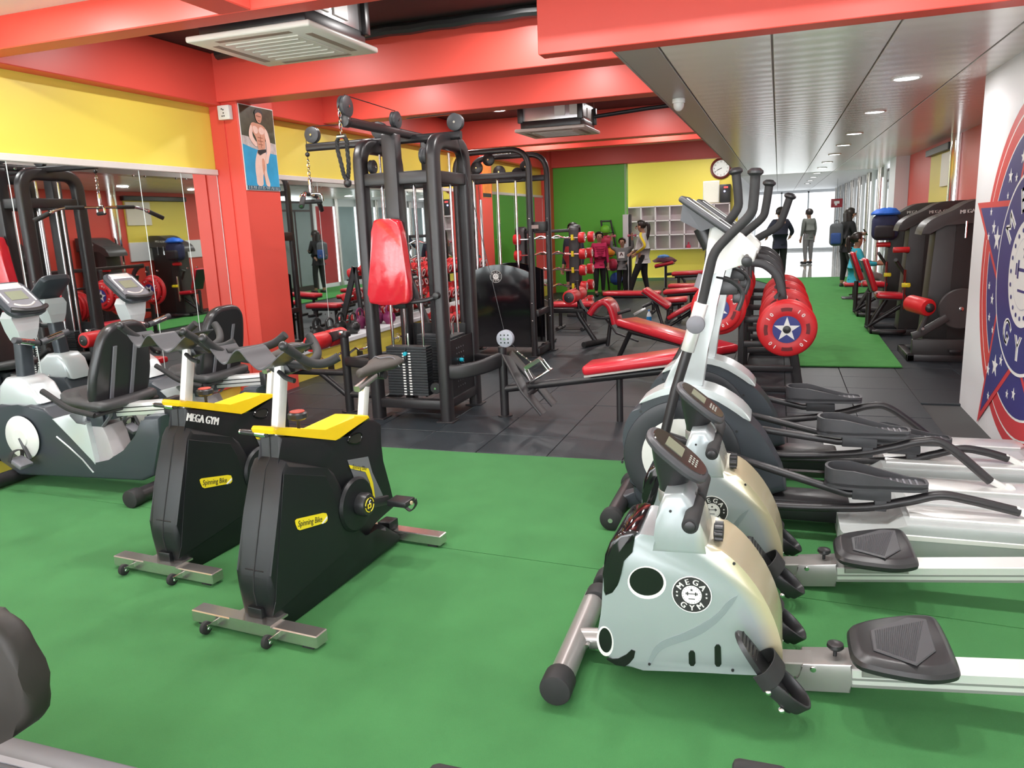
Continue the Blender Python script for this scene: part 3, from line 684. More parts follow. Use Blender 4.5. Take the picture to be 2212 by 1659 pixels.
# ================================================================== SPINNING BIKES
def onP(x, y, P0, n):
    d = ray(x, y); return CAM + d*((V(P0)-CAM).dot(n)/d.dot(n))
SHELL = mat('black_shell', (0.009, 0.010, 0.012), 0.42, var=0.1, scale=15, bump=0.02, bscale=200, spec=.4)
def make_spin():
    O = V((-1.85, 2.21, 0)); ax = V((.085, .9964, 0)).normalized(); sd = V((ax.y, -ax.x, 0))
    b = zm(400, 880, 3.0717); q = zm(200, 700, 2.836)
    S = lambda pts, w=.065, f=b: [onP(*f(u, v), O+sd*w, sd) for u, v in pts]
    L = lambda a, w, z: O+ax*a+sd*w+V((0, 0, z))
    t = thing('spinning_bike', 'black spinning bike with yellow top trim and yellow side label, the front one', 'exercise bike', O, 'spinning bikes')
    HW = .084; HU = .05
    out = S([(560, 185), (566, 330), (530, 415), (560, 700), (600, 900), (1180, 900), (1240, 832), (1150, 885), (1140, 842), (1192, 788),
             (1250, 700), (1345, 645), (1292, 520), (1255, 350), (1232, 240), (1246, 110), (1200, 75), (1130, 75), (1020, 205), (930, 200)], 0.0)
    bd = part(t, 'body_shell', MB().prism([p-sd*HU for p in out], sd*2*HU, .016, 2), SHELL, ang=30)
    low = S([(560, 338), (530, 415), (500, 700), (455, 1100), (455, 1220), (500, 1420), (555, 1465)], 0)+S([(1392, 888), (1402, 842), (1296, 778), (1238, 832), (1150, 885), (1090, 830), (1045, 700), (1005, 520), (955, 425), (900, 398)], .05)
    low = [p-sd*(p-O).dot(sd) for p in low]
    part(bd, 'lower_shell', MB().prism([p-sd*HW for p in low], sd*2*HW, .036, 2), SHELL, ang=30)
    part(bd, 'side_panel', MB().prism(S([(650, 440), (930, 455), (975, 540), (1010, 700), (1055, 850), (1090, 915), (1060, 960), (575, 1390), (600, 1290), (625, 850)], HW), sd*.003, .002, 1), SHELL)
    HW += .002
    seam = S([(560, 200), (566, 330), (530, 415), (500, 700), (455, 1100), (455, 1220), (500, 1420)], 0.0)
    part(bd, 'shell_seam', MB().tube([p-ax*.0002 for p in seam], .003, 6), RUB)
    for v in (1080, 1125, 1165):
        c = S([(462, v)], 0)[0]; part(bd, 'shell_rib', MB().box((0, 0, 0), (.095, .012, .007), .003, 1).xf(frame(c, sd, ax)), SHELL)
    ty = S([(592, 180), (582, 156), (594, 132), (640, 133), (930, 166), (1122, 52), (1222, 54), (1232, 80), (1150, 100), (1034, 214), (1000, 219), (600, 180)], .056)
    part(bd, 'top_trim', MB().prism(ty, -sd*.112, .010, 2), YPL, label='bright yellow top trim')
    # crank, cover, pedal
    cc = S([(1120, 640)], HW-.012)[0]
    cv = part(t, 'crank_cover', MB().lathe([(0, 0), (.118, 0), (.122, .012), (.112, .024), (.06, .028), (0, .028)], cc, sd, 36), SHELL)
    h2 = cc+sd*.028+ax*.01
    hub = part(cv, 'crank_hub', MB().lathe([(0, 0), (.05, 0), (.053, .03), (.046, .045), (0, .047)], h2, sd, 28), BLKP)
    Mh = frame(h2+sd*.0475, ax, (0, 0, 1))
    em = MB()
    for k in range(4): em.tube([Mh @ V((.031*math.cos(a), .031*math.sin(a), 0)) for a in [PI/2*k+.15+i*.18 for i in range(8)]], .0022, 5)
    em.tube([Mh @ V(p) for p in ((-.012, -.014, 0), (-.012, .004, 0), (.008, .004, 0), (.008, -.012, 0), (-.004, -.012, 0))], .003, 5)
    part(hub, 'hub_emblem', em, YLAB)
    part(hub, 'hub_emblem_tip', MB().tube([Mh @ V(p) for p in ((.0, .006, 0), (.002, .016, 0), (.010, .018, 0))], .0022, 5), WLET)
    pe = h2+sd*.03+ax*.16+V((0, 0, -.035))
    part(t, 'crank_arm', MB().sweep([h2+sd*.03, pe], rrect(.042, .022, .006, 2), up=(0, 0, 1)), BLKP)
    pd = part(t, 'pedal', MB().box(pe+sd*.075, (.10, .085, .028), .006, 2, rot=Matrix((sd, ax, V((0, 0, 1)))).transposed()), BLKP)
    part(pd, 'pedal_strap', MB().sweep(catmull([pe+sd*.05+ax*.045, pe+sd*.05+ax*.05+V((0, 0, -.03)), pe+sd*.09+ax*.05+V((0, 0, -.06)), pe+sd*.12+ax*.05+V((0, 0, -.03)), pe+sd*.125+ax*.04]), rrect(.022, .004, .001, 1), up=ax), RUB)
    part(pd, 'pedal_reflector', MB().cyl(pe+sd*.127, pe+sd*.134, .009, 10), mat('tan_cap', (.5, .4, .25), .5))
    pl = h2-sd*(.028*2+2*HW+.06)-ax*.16+V((0, 0, .035))
    part(t, 'crank_arm', MB().sweep([h2-sd*(2*HW+.09), pl], rrect(.042, .022, .006, 2), up=(0, 0, 1)), BLKP)
    part(t, 'pedal', MB().box(pl-sd*.075, (.10, .085, .028), .006, 2, rot=Matrix((sd, ax, V((0, 0, 1)))).transposed()), BLKP)
    # labels
    def lab(pts, w): return MB().prism(S(pts, w), sd*.0015)
    lb = part(bd, 'side_label', lab([(732, 775), (728, 752), (740, 740), (915, 700), (935, 702), (943, 722), (943, 748), (930, 765), (760, 815), (745, 808)], HW+.0015), YLAB, False, label='yellow Spinning Bike label')
    o, e, up_ = S([(832, 758), (932, 736), (827, 716)], HW+.0035)
    tx = MB(); put_text(tx, 'Spinning Bike', .0345, frame(o, e-o, up_-o), .82, .0005); part(lb, 'label_text', tx, BLET, False)
    part(lb, 'label_flash', lab([(905, 772), (932, 735), (940, 722), (943, 735), (930, 752), (915, 772)], HW+.0035), WLET, False)
    gl = part(bd, 'rear_label', lab([(1075, 350), (1212, 326), (1240, 430), (1325, 615), (1262, 640), (1200, 520), (1120, 470)], HU+.001), MGREY, False)
    part(gl, 'label_stripe', lab([(1086, 382), (1215, 405), (1245, 500), (1264, 635), (1248, 632), (1225, 500), (1195, 428), (1095, 405)], HU+.003), YLAB, False)
    o, e, up_ = S([(1158, 400), (1210, 408), (1160, 370)], HU+.0045)
    tx = MB(); put_text(tx, 'Spinning Bike', .026, frame(o, e-o, up_-o), .8, .0004); part(gl, 'label_text', tx, BLET, False)
    part(bd, 'rear_window', MB().prism(smooth_poly(S([(1075, 228), (1095, 190), (1130, 172), (1165, 165), (1172, 200), (1155, 238), (1110, 242)], HU+.001), 2), sd*.003), DSCR)
    part(bd, 'window_frame', MB().tube(smooth_poly(S([(1075, 228), (1095, 190), (1130, 172), (1165, 165), (1172, 200), (1155, 238), (1110, 242)], HU+.003), 2), .004, 6, closed=True), BLKG)
    # feet
    for a, ww, nm in ((.0, .305, 'front_foot'), (.955, .29, 'rear_foot')):
        f = part(t, nm, MB().box((0, 0, 0), (2*ww, .068, .05), .004, 1).xf(frame(L(a, 0, .035), sd, ax)), STEEL)
        for s in (-1, 1):
            part(f, 'foot_pad', MB().box((0, 0, 0), (.05, .05, .012)).xf(frame(L(a, s*(ww-.05), .006), sd, ax)), RUB)
        if a == 0:
            for s in (-.19, .11):
                w1_ = L(-.075, s, .026)
                wh = part(f, 'transport_wheel', MB().lathe([(.0, -.011), (.018, -.012), (.025, -.008), (.026, 0), (.025, .008), (.018, .012), (0, .011)], w1_, sd, 20), RUB)
                part(wh, 'wheel_bracket', MB().box((0, 0, 0), (.004, .06, .022), .001, 1).xf(frame(w1_+sd*.016+ax*.022+V((0, 0, .006)), sd, ax)).cyl(w1_-sd*.014, w1_+sd*.02, .006, 8), CHR)
            part(f, 'foot_plate', MB().box((0, 0, 0), (.20, .10, .008)).xf(frame(L(a+.01, 0, .064), sd, ax)), STEEL)
        part(t, 'foot_bracket', MB().box((0, 0, 0), (.07, .08, .05), .006).xf(frame(L(a+(.03 if a == 0 else -.03), 0, .085), sd, ax)), SHELL)
    # posts
    p0, p1 = S([(604, 128), (0, 0)], 0)[0], onP(608, 790, O, sd)
    part(t, 'handlebar_post', MB().sweep([p0+V((0, 0, -.05)), p1+V((0, 0, .0))], rrect(.05, .036, .008, 2), up=ax), ALU, label='polished silver handlebar post')
    s0 = onP(781, 895, O, sd); s1 = onP(787, 835, O, sd)
    part(t, 'seat_post', MB().sweep([s0+V((0, 0, -.04)), s1], rrect(.045, .034, .008, 2), up=ax), ALU)
    part(t, 'seat_slider', MB().sweep([s1+ax*-.06+V((0, 0, .0)), s1+ax*.09+V((0, 0, .035))], rrect(.028, .032, .006, 2), up=(0, 0, 1)), STEEL)
    sc_ = onP(812, 792, O, sd)
    def ring(a, w_, z0, z1, k=16): return [sc_+ax*a+sd*(w_*math.cos(2*PI*i/k))+V((0, 0, (z0+z1)/2+(z1-z0)/2*math.sin(2*PI*i/k))) for i in range(k)]
    sad = MB().loft([ring(-.145, .012, -.022, -.002), ring(-.13, .022, -.03, .012), ring(-.07, .03, -.03, .018), ring(.0, .055, -.028, .024), ring(.06, .085, -.028, .034), ring(.11, .088, -.02, .04), ring(.135, .06, -.008, .034), ring(.142, .02, .006, .02)])
    sa = part(t, 'saddle', sad, mat('saddle_cover', (.045, .038, .033), .6, var=.1), ang=60, label='dark padded saddle')
    part(sa, 'saddle_piping', MB().tube(catmull([sc_+ax*.065+sd*.088+V((0, 0, -.01)), sc_+ax*.07+sd*.05+V((0, 0, .034)), sc_+ax*.04+V((0, 0, .034)), sc_+ax*.07-sd*.05+V((0, 0, .034)), sc_+ax*.065-sd*.088+V((0, 0, -.01))]), .0025, 5), MGREY)
    part(sa, 'saddle_clamp', MB().cyl(sc_+ax*.03-sd*.03+V((0, 0, -.045)), sc_+ax*.03+sd*.03+V((0, 0, -.045)), .02, 12).box(sc_+ax*.03+V((0, 0, -.035)), (.03, .06, .03), .004), BLKP)
    # resistance knob, pull pins
    k0 = S([(755, 150)], 0)[0]
    kn = part(t, 'resistance_knob', MB().cyl(k0, k0+V((0, 0, .05)), .007, 10).lathe([(0, .045), (.03, .045), (.04, .052), (.04, .07), (.032, .076), (0, .076)], k0, (0, 0, 1), 10), BLKP)
    part(kn, 'knob_cap', MB().cyl(k0+V((0, 0, .076)), k0+V((0, 0, .080)), .030, 16, .001), mat('red_cap', (.45, .05, .03), .5, var=.1))
    fp = S([(552, 172)], 0)[0]-ax*.01
    pp = part(t, 'pull_pin', MB().cyl(fp-sd*.045, fp-sd*.125, .011, 12, .003), BLKP)
    part(pp, 'pin_collar', MB().cyl(fp-sd*.0, fp-sd*.05, .016, 12, .003), CHR); part(pp, 'pin_tip', MB().sph(fp-sd*.128, .010, 10, 6), CHR)
    # handlebar
    hc = V((p1.x, p1.y, p1.z))
    W = lambda w, a, z: hc+sd*(w*.80-.01)+ax*(a*.9+.02)+V((0, 0, z+.02-.05*w+abs(z)*.25))
    rr_ = .017
    part(t, 'handlebar', MB().tube(catmull([W(-.27, -.20, .075), W(-.265, -.14, .035), W(-.24, -.05, .0), W(-.12, -.01, -.015), W(.12, -.01, -.015), W(.2, -.05, .0), W(.225, -.13, .04), W(.22, -.21, .08)]), rr_, 12)
         .tube(catmull([W(.22, -.14, .045), W(.25, -.08, .015), W(.29, -.03, .012), W(.34, .0, .03)]), rr_, 12)
         .tube(catmull([W(-.25, -.1, .02), W(-.22, .06, .015), W(-.16, .12, .03), W(-.10, .14, .06)]), rr_, 12)
         .tube(catmull([W(.2, -.06, .0), W(.16, .06, .015), W(.10, .12, .04), W(.05, .14, .065)]), rr_, 12), RUB)
    for w_, a_, z_ in ((-.27, -.20, .075), (.22, -.21, .08)):
        c = W(w_, a_, z_); part(t, 'grip_end', MB().sph(c, .0185, 12, 8), BLKP)
    prof = catmull([W(-.26, 0, .04), W(-.21, 0, .005), W(-.17, 0, .0), W(-.12, 0, .035), W(-.08, 0, .045), W(-.03, 0, .015), W(.03, 0, -.012), W(.09, 0, .01), W(.16, 0, .045), W(.22, 0, .07)], 5)
    tray = MB().loft([[p+ax*(-.16)+V((0, 0, .004)), p+ax*(-.02)+V((0, 0, .002)), p+ax*(-.02)+V((0, 0, -.004)), p+ax*(-.16)+V((0, 0, -.002))] for p in prof])
    part(t, 'elbow_rest', tray, DGREY, ang=50, label='wavy dark elbow rest')
    part(t, 'handlebar_clamp', MB().prism([W(-.05, -.03, -.01), W(.05, -.03, -.01), W(.075, -.03, -.055), W(.0, -.03, -.09), W(-.07, -.03, -.05)], ax*.06, .008), BLKP)
    part(t, 'clamp_lever', MB().tube(catmull([W(.02, -.05, -.05), W(.07, -.06, -.075), W(.12, -.06, -.085)]), .010, 10), BLKP)
    return t, bd, S, HU, sd
spin, spin_body, spin_S, spin_HW, spin_sd = make_spin()
spin2 = dup(spin, (-.745, .335, 0), label='black spinning bike lettered MEGA GYM in white below its yellow trim')
def spin_letter():
    S, sd = spin_S, spin_sd; d = V((-.745, .335, 0))
    o, e, u = [p+d for p in S([(745, 275), (845, 287), (740, 235)], spin_HW+.001)]
    mb = MB(); put_text(mb, 'MEGA GYM', .052, frame(o, e-o, u-o), .75, .001, bold=.002)
    part(spin2, 'lettering', mb, WLET, False, label='white MEGA GYM lettering')
spin_letter()
# ================================================================== ELLIPTICAL TRAINERS
def sole_mb(c, L_, W_, z, h0=.075):
    """shoe-shaped tray, toe towards -x; returns (sole, rim)"""
    pts = [(-.5, -.28), (-.42, -.42), (-.2, -.5), (.1, -.42), (.35, -.36), (.48, -.24), (.5, 0), (.48, .24), (.35, .36), (.1, .42), (-.2, .5), (-.42, .42), (-.5, .28), (-.53, 0)]
    ring = catmull([V((c[0]+x*L_, c[1]+y*W_, z)) for x, y in pts], 4, True)
    hh = [h0*(.35+.65*max(0, min(1, (.30-(p.x-c[0])/L_)/.55)))*(1.0 if (p.x-c[0])/L_ < .3 else .9) for p in ring]
    n = len(ring); cc = V((c[0], c[1], z))
    sole = MB().prism(ring, (0, 0, .014), .004, 1)
    ins = [p+(cc-p).normalized()*.012 for p in ring]
    rim = MB().loft([[ring[i]+V((0, 0, -.012)), ring[i]+V((0, 0, hh[i])), ins[i]+V((0, 0, hh[i])), ins[i]+V((0, 0, -.012))] for i in range(n)], closed=True)
    return sole, rim
TRKW = mat('track_white', (.43, .46, .455), .32, var=.03)
def make_ellip(dy, arm_dx, ped, label):
    c7 = zm(1150, 780, 3.456); z6 = zm(1560, 760, 3.385)
    yn = 3.72; yc = 3.80; D = V((0, dy, 0))
    P7 = lambda pts, Y=yn: [onY(*c7(u, v), Y)+D for u, v in pts]
    P6 = lambda pts, Y: [onY(*z6(u, v), Y)+D for u, v in pts]
    Q = lambda x, y, z: V((x, y+dy, z))
    t = thing('elliptical_trainer', label, 'elliptical trainer', (-.3, yc+dy, 0), 'elliptical trainers')
    wc_ = V((-.425, yn+dy, .335))
    hs = P7([(690, 700), (672, 600), (680, 500), (720, 400), (800, 310), (920, 245), (1060, 212), (1200, 215), (1350, 260), (1500, 360), (1620, 455), (1720, 560), (1800, 700), (1890, 890), (1900, 1000), (1500, 1010), (1100, 1100), (860, 1110), (770, 1050), (745, 960), (760, 880)])
    hs = smooth_poly(hs, 1)
    hsg = part(t, 'wheel_housing', MB().prism(hs, (0, .17, 0), .022, 3), SLATE, ang=40)
    sv = P7([(788, 330), (812, 290), (930, 222), (1060, 188), (1210, 190), (1380, 235), (1540, 335), (1625, 425), (1632, 455), (1600, 445), (1500, 372), (1350, 282), (1200, 240), (1060, 240), (930, 268)], yn-.012)
    part(hsg, 'top_trim', MB().prism(smooth_poly(sv, 1), (0, .194, 0), .012, 2), SILV, label='silver arched trim')
    part(hsg, 'wheel_ring', MB().lathe([(.19, -.004), (.255, -.012), (.285, -.006), (.29, .004), (.19, .01)], wc_, (0, 1, 0), 48), mat('dark_ring', (.028, .031, .036), .4, var=.06), ang=50)
    part(hsg, 'hub_disc', MB().lathe([(0, -.010), (.10, -.012), (.195, -.006), (.20, .006), (0, .006)], wc_, (0, 1, 0), 44), WPL, label='white hub disc', ang=50)
    part(hsg, 'hub_disc', MB().lathe([(0, .19), (.195, .184), (.2, .16), (0, .16)], wc_, (0, 1, 0), 32), WPL, ang=50)
    for a in (.5, 1.4, 2.3, 3.3, 4.1, 5.4):
        p = wc_+V((.30*math.cos(a), -.002, .30*math.sin(a))); part(hsg, 'housing_screw', MB().cyl(p, p+V((0, .006, 0)), .007, 8), BLKP)
    # mast
    ms = [onY(x, y, yn+.03)+D for x, y in ((1425, 850), (1448, 800), (1472, 760), (1490, 715), (1507, 640), (1524, 560), (1534, 488), (1580, 505), (1572, 560), (1560, 610), (1548, 660), (1535, 700), (1528, 760), (1518, 835))]
    part(t, 'mast', MB().prism(ms, (0, .10, 0), .014, 2), SILV)
    up = [onY(x, y, yn+.005)+D for x, y in ((1534, 482), (1560, 486), (1600, 505), (1636, 540), (1628, 566), (1568, 584), (1540, 592), (1521, 600), (1526, 540))]
    um = part(t, 'mast_head', MB().prism(up, (0, .15, 0), .014, 2), WPL)
    part(um, 'mast_collar', MB().cyl(Q(-.33, yc, 1.16), Q(-.31, yc, 1.22), .05, 20), MGREY)
    # console
    A = onY(1475, 428, yc)+D; B = onY(1590, 508, yc)+D
    d = (B-A).normalized(); n_ = V((-d.z, 0, d.x)); n_ = n_ if n_.z > 0 else -n_
    M = Matrix((d, V((0, 1, 0)), d.cross(V((0, 1, 0))))).transposed().to_4x4()
    if M.to_3x3().col[2].z < 0: M = Matrix((d, V((0, -1, 0)), d.cross(V((0, -1, 0))))).transposed().to_4x4()
    M.translation = (A+B)/2; Lc = (B-A).length
    con = part(t, 'console', MB().box((0, 0, 0), (Lc, .30, .03), .012, 3).xf(M), DGREY, label='dark console tilted towards the user')
    part(con, 'console_back', MB().loft([[M @ V(p) for p in ((-Lc*.42, -.12, -.01), (Lc*.2, -.12, -.01), (Lc*.2, .12, -.01), (-Lc*.42, .12, -.01))], [M @ V(p) for p in ((-Lc*.30, -.09, -.085), (Lc*.05, -.09, -.07), (Lc*.05, .09, -.07), (-Lc*.30, .09, -.085))]]), MGREY, False)
    part(con, 'console_screen', MB().box((-.02, 0, .016), (Lc*.45, .18, .003)).xf(M), DSCR, False)
    part(con, 'book_ledge', MB().box((Lc*.42, 0, .022), (.02, .26, .028), .005).xf(M), DGREY)
    for s in (-1, 1): part(con, 'console_trim', MB().box((0, s*.135, .016), (Lc*.8, .012, .004), .001, 1).xf(M), ALU, False)
    part(con, 'console_neck', MB().tube([M @ V((.0, 0, -.06)), Q(-.30, yc, 1.36)], .04, 14), BLKP)
    # pulse grips
    for s in (-1, 1):
        g = part(t, 'pulse_grip', MB().cyl(Q(-.15, yc+s*.03, 1.33), Q(-.13, yc+s*.16, 1.30), .022, 14, .004), CHR)
        part(g, 'grip_tip', MB().cyl(Q(-.13, yc+s*.16, 1.30), Q(-.128, yc+s*.19, 1.295), .024, 14, .004), BLKP)
    part(t, 'grip_stem', MB().tube([Q(-.24, yc, 1.30), Q(-.15, yc, 1.32)], .022, 10), BLKP)
    part(t, 'bottle_holder', MB().tube(catmull([Q(-.27, yc-.04, 1.22), Q(-.20, yc-.04, 1.2), Q(-.15, yc-.03, 1.14), Q(-.17, yc-.03, 1.06)]), .012, 8).box(Q(-.22, yc, 1.17), (.10, .08, .07), .008).box(Q(-.17, yc, 1.12), (.05, .07, .05), .008), BLKP)
    # arms
    base = [(-.10, 1.68), (-.105, 1.56), (-.12, 1.50), (-.20, 1.42), (-.265, 1.345), (-.29, 1.26), (-.315, 1.14), (-.342, 1.03)]
    low = [(-.342, 1.03), (-.385, .89), (-.44, .70), (-.49, .48)]
    for k, s in ((0, -1), (1, 1)):
        y = yc+s*.20; th = arm_dx[k]/.65
        def rot(p): x, z = p[0]+.342, p[1]-1.03; return Q(-.342+x*math.cos(th)+z*math.sin(th), y, 1.03-x*math.sin(th)+z*math.cos(th))
        arm = part(t, 'handle_arm', MB().tube(catmull([rot(p) for p in base], 4), .0215, 14), RUB)
        tp = rot(base[0]); tq = rot(base[1])
        part(arm, 'end_cap', MB().lathe([(0, .022), (.02, .02), (.034, .008), (.034, -.002), (.024, -.012), (0, -.012)], tp, tp-tq, 18), BLKP)
        part(arm, 'sleeve', MB().cyl(rot((-.322, 1.115)), rot((-.385, .89)), .032, 18, .004), ALU)
        lo = part(arm, 'lower_arm', MB().tube([rot(p) for p in low], .0235, 14), BLK)
        pv = rot((-.345, 1.02))
        part(arm, 'pivot_cap', MB().cyl(pv+V((0, s*.02, 0)), pv+V((0, s*.055, 0)), .042, 24, .006), MGREY)
        part(arm, 'pivot_axle', MB().cyl(pv, V((pv.x+.01, yc+dy, pv.z)), .02, 12), SILVP)
        # pedal links
        px_, pz_ = ped[k]; foot = rot(low[-1])
        ls = part(t, 'pedal_link', MB().sweep([foot, Q(px_-.12, y, pz_-.055), Q(px_+.06, y, pz_-.05)], rrect(.045, .03, .008, 2), up=(0, 1, 0)), BLK)
        crv = catmull([Q(-.30, y+s*.02, .20 if k == 0 else .34), Q(-.05, y, pz_-.14), Q(px_-.08, y, pz_-.12), Q(px_+.12, y, pz_-.075), Q(px_+.25, y, pz_-.035), Q(px_+.36, y, pz_-.045), Q(min(px_+.56, 1.16), y, .215)])
        part(ls, 'roller_tube', MB().tube(crv, .021, 12), BLK)
        e = crv[-1]
        part(ls, 'roller_bracket', MB().box(e+V((.03, 0, -.012)), (.11, .03, .03), .008, 2, rot=(0, .5, 0)), WPL)
        part(ls, 'roller_wheel', MB().cyl(e+V((.08, -.02, -.035)), e+V((.08, .02, -.035)), .026, 16, .004), WPL)
        part(ls, 'pedal_clamp', MB().box(Q(px_-.02, y, pz_-.05), (.16, .05, .05), .006).box(Q(px_+.02, y, pz_-.095), (.05, .035, .06), .004), DGREY)
        so, rm = sole_mb((px_, y+dy, 0), .41, .165, pz_)
        pt = part(t, 'foot_pedal', so, DGREY, label='dark grey shoe-shaped foot pedal')
        part(pt, 'pedal_rim', rm, DGREY, ang=50)
        tr = MB()
        for q in range(5): tr.box(Q(px_+.06+.025*q, y, pz_+.017), (.008, .07, .004))
        part(pt, 'pedal_tread', tr, MGREY, False)
    # base
    part(t, 'chassis', MB().box2(Q(-.42, yc-.10, .05), Q(.36, yc+.10, .16), .02, 2).box2(Q(-.45, yc-.07, .04), Q(-.2, yc+.07, .3), .02), BLKP)
    side = [(.30, .02), (.30, .12), (.50, .13), (.56, .175), (1.33, .175), (1.345, .16), (1.345, .02)]
    pts = [Q(x, yc-.34, z) for x, z in side]
    bs = part(t, 'track_base', MB().prism(pts, (0, .68, 0), .012, 2), TRKW, label='white moulded track base')
    for s in (-1, 1):
        part(bs, 'side_ridge', MB().prism([Q(x, yc+s*.345-(.01 if s > 0 else 0), z) for x, z in ((.44, .085), (.50, .09), (.56, .125), (1.34, .125), (1.34, .105), (.57, .105), (.51, .07), (.44, .065))], (0, .01, 0), .003, 1), WPL)
        for q, w_ in ((.20, .075),):
            tr = [Q(.42, yc+s*q-w_, .13), Q(.42, yc+s*q+w_, .13)]
            part(bs, 'roller_track', MB().prism([Q(.58, yc+s*q-w_, .172), Q(1.30, yc+s*q-w_, .172), Q(1.33, yc+s*q-w_*.5, .172), Q(1.33, yc+s*q+w_*.5, .172), Q(1.30, yc+s*q+w_, .172), Q(.58, yc+s*q+w_, .172)], (0, 0, .016), .006, 2), ALU)
    part(bs, 'centre_trough', MB().box2(Q(.60, yc-.07, .170), Q(1.28, yc+.07, .179), .003, 1), mat('grey_trough', (.55, .57, .57), .35, var=.02), False)
    for x in (.42, 1.22):
        for s in (-1, 1): part(bs, 'rubber_foot', MB().cyl(Q(x, yc+s*.28, 0), Q(x, yc+s*.28, .03), .03, 14), RUB)
    ft = part(t, 'front_foot', MB().cyl(Q(-.74, yc-.26, .055), Q(-.74, yc+.26, .055), .042, 20), BLK)
    for s in (-1, 1):
        part(ft, 'transport_wheel', MB().lathe([(0, -.03), (.04, -.03), (.056, -.02), (.056, .02), (.04, .03), (0, .03)], Q(-.74, yc+s*.275, .056), (0, 1, 0), 24), RUB)
        part(ft, 'wheel_bolt', MB().cyl(Q(-.74, yc+s*.300, .056), Q(-.74, yc+s*.310, .056), .012, 10), STEEL)
    part(t, 'foot_arm', MB().prism([Q(-.74, yc-.05, .03), Q(-.55, yc-.05, .02), (Q(-.45, yc-.05, .06)), Q(-.5, yc-.05, .2), Q(-.62, yc-.05, .13), Q(-.74, yc-.05, .09)], (0, .10, 0), .012), SLATE)
    return t
make_ellip(0, (0, -.10), ((.45, .30), (.43, .43)), 'elliptical trainer with dark wheel housing and silver trim, beside the rowers')
make_ellip(.80, (.05, .17), ((.69, .29), (.29, .41)), 'elliptical trainer standing next to the rubber tiles, behind the other elliptical')
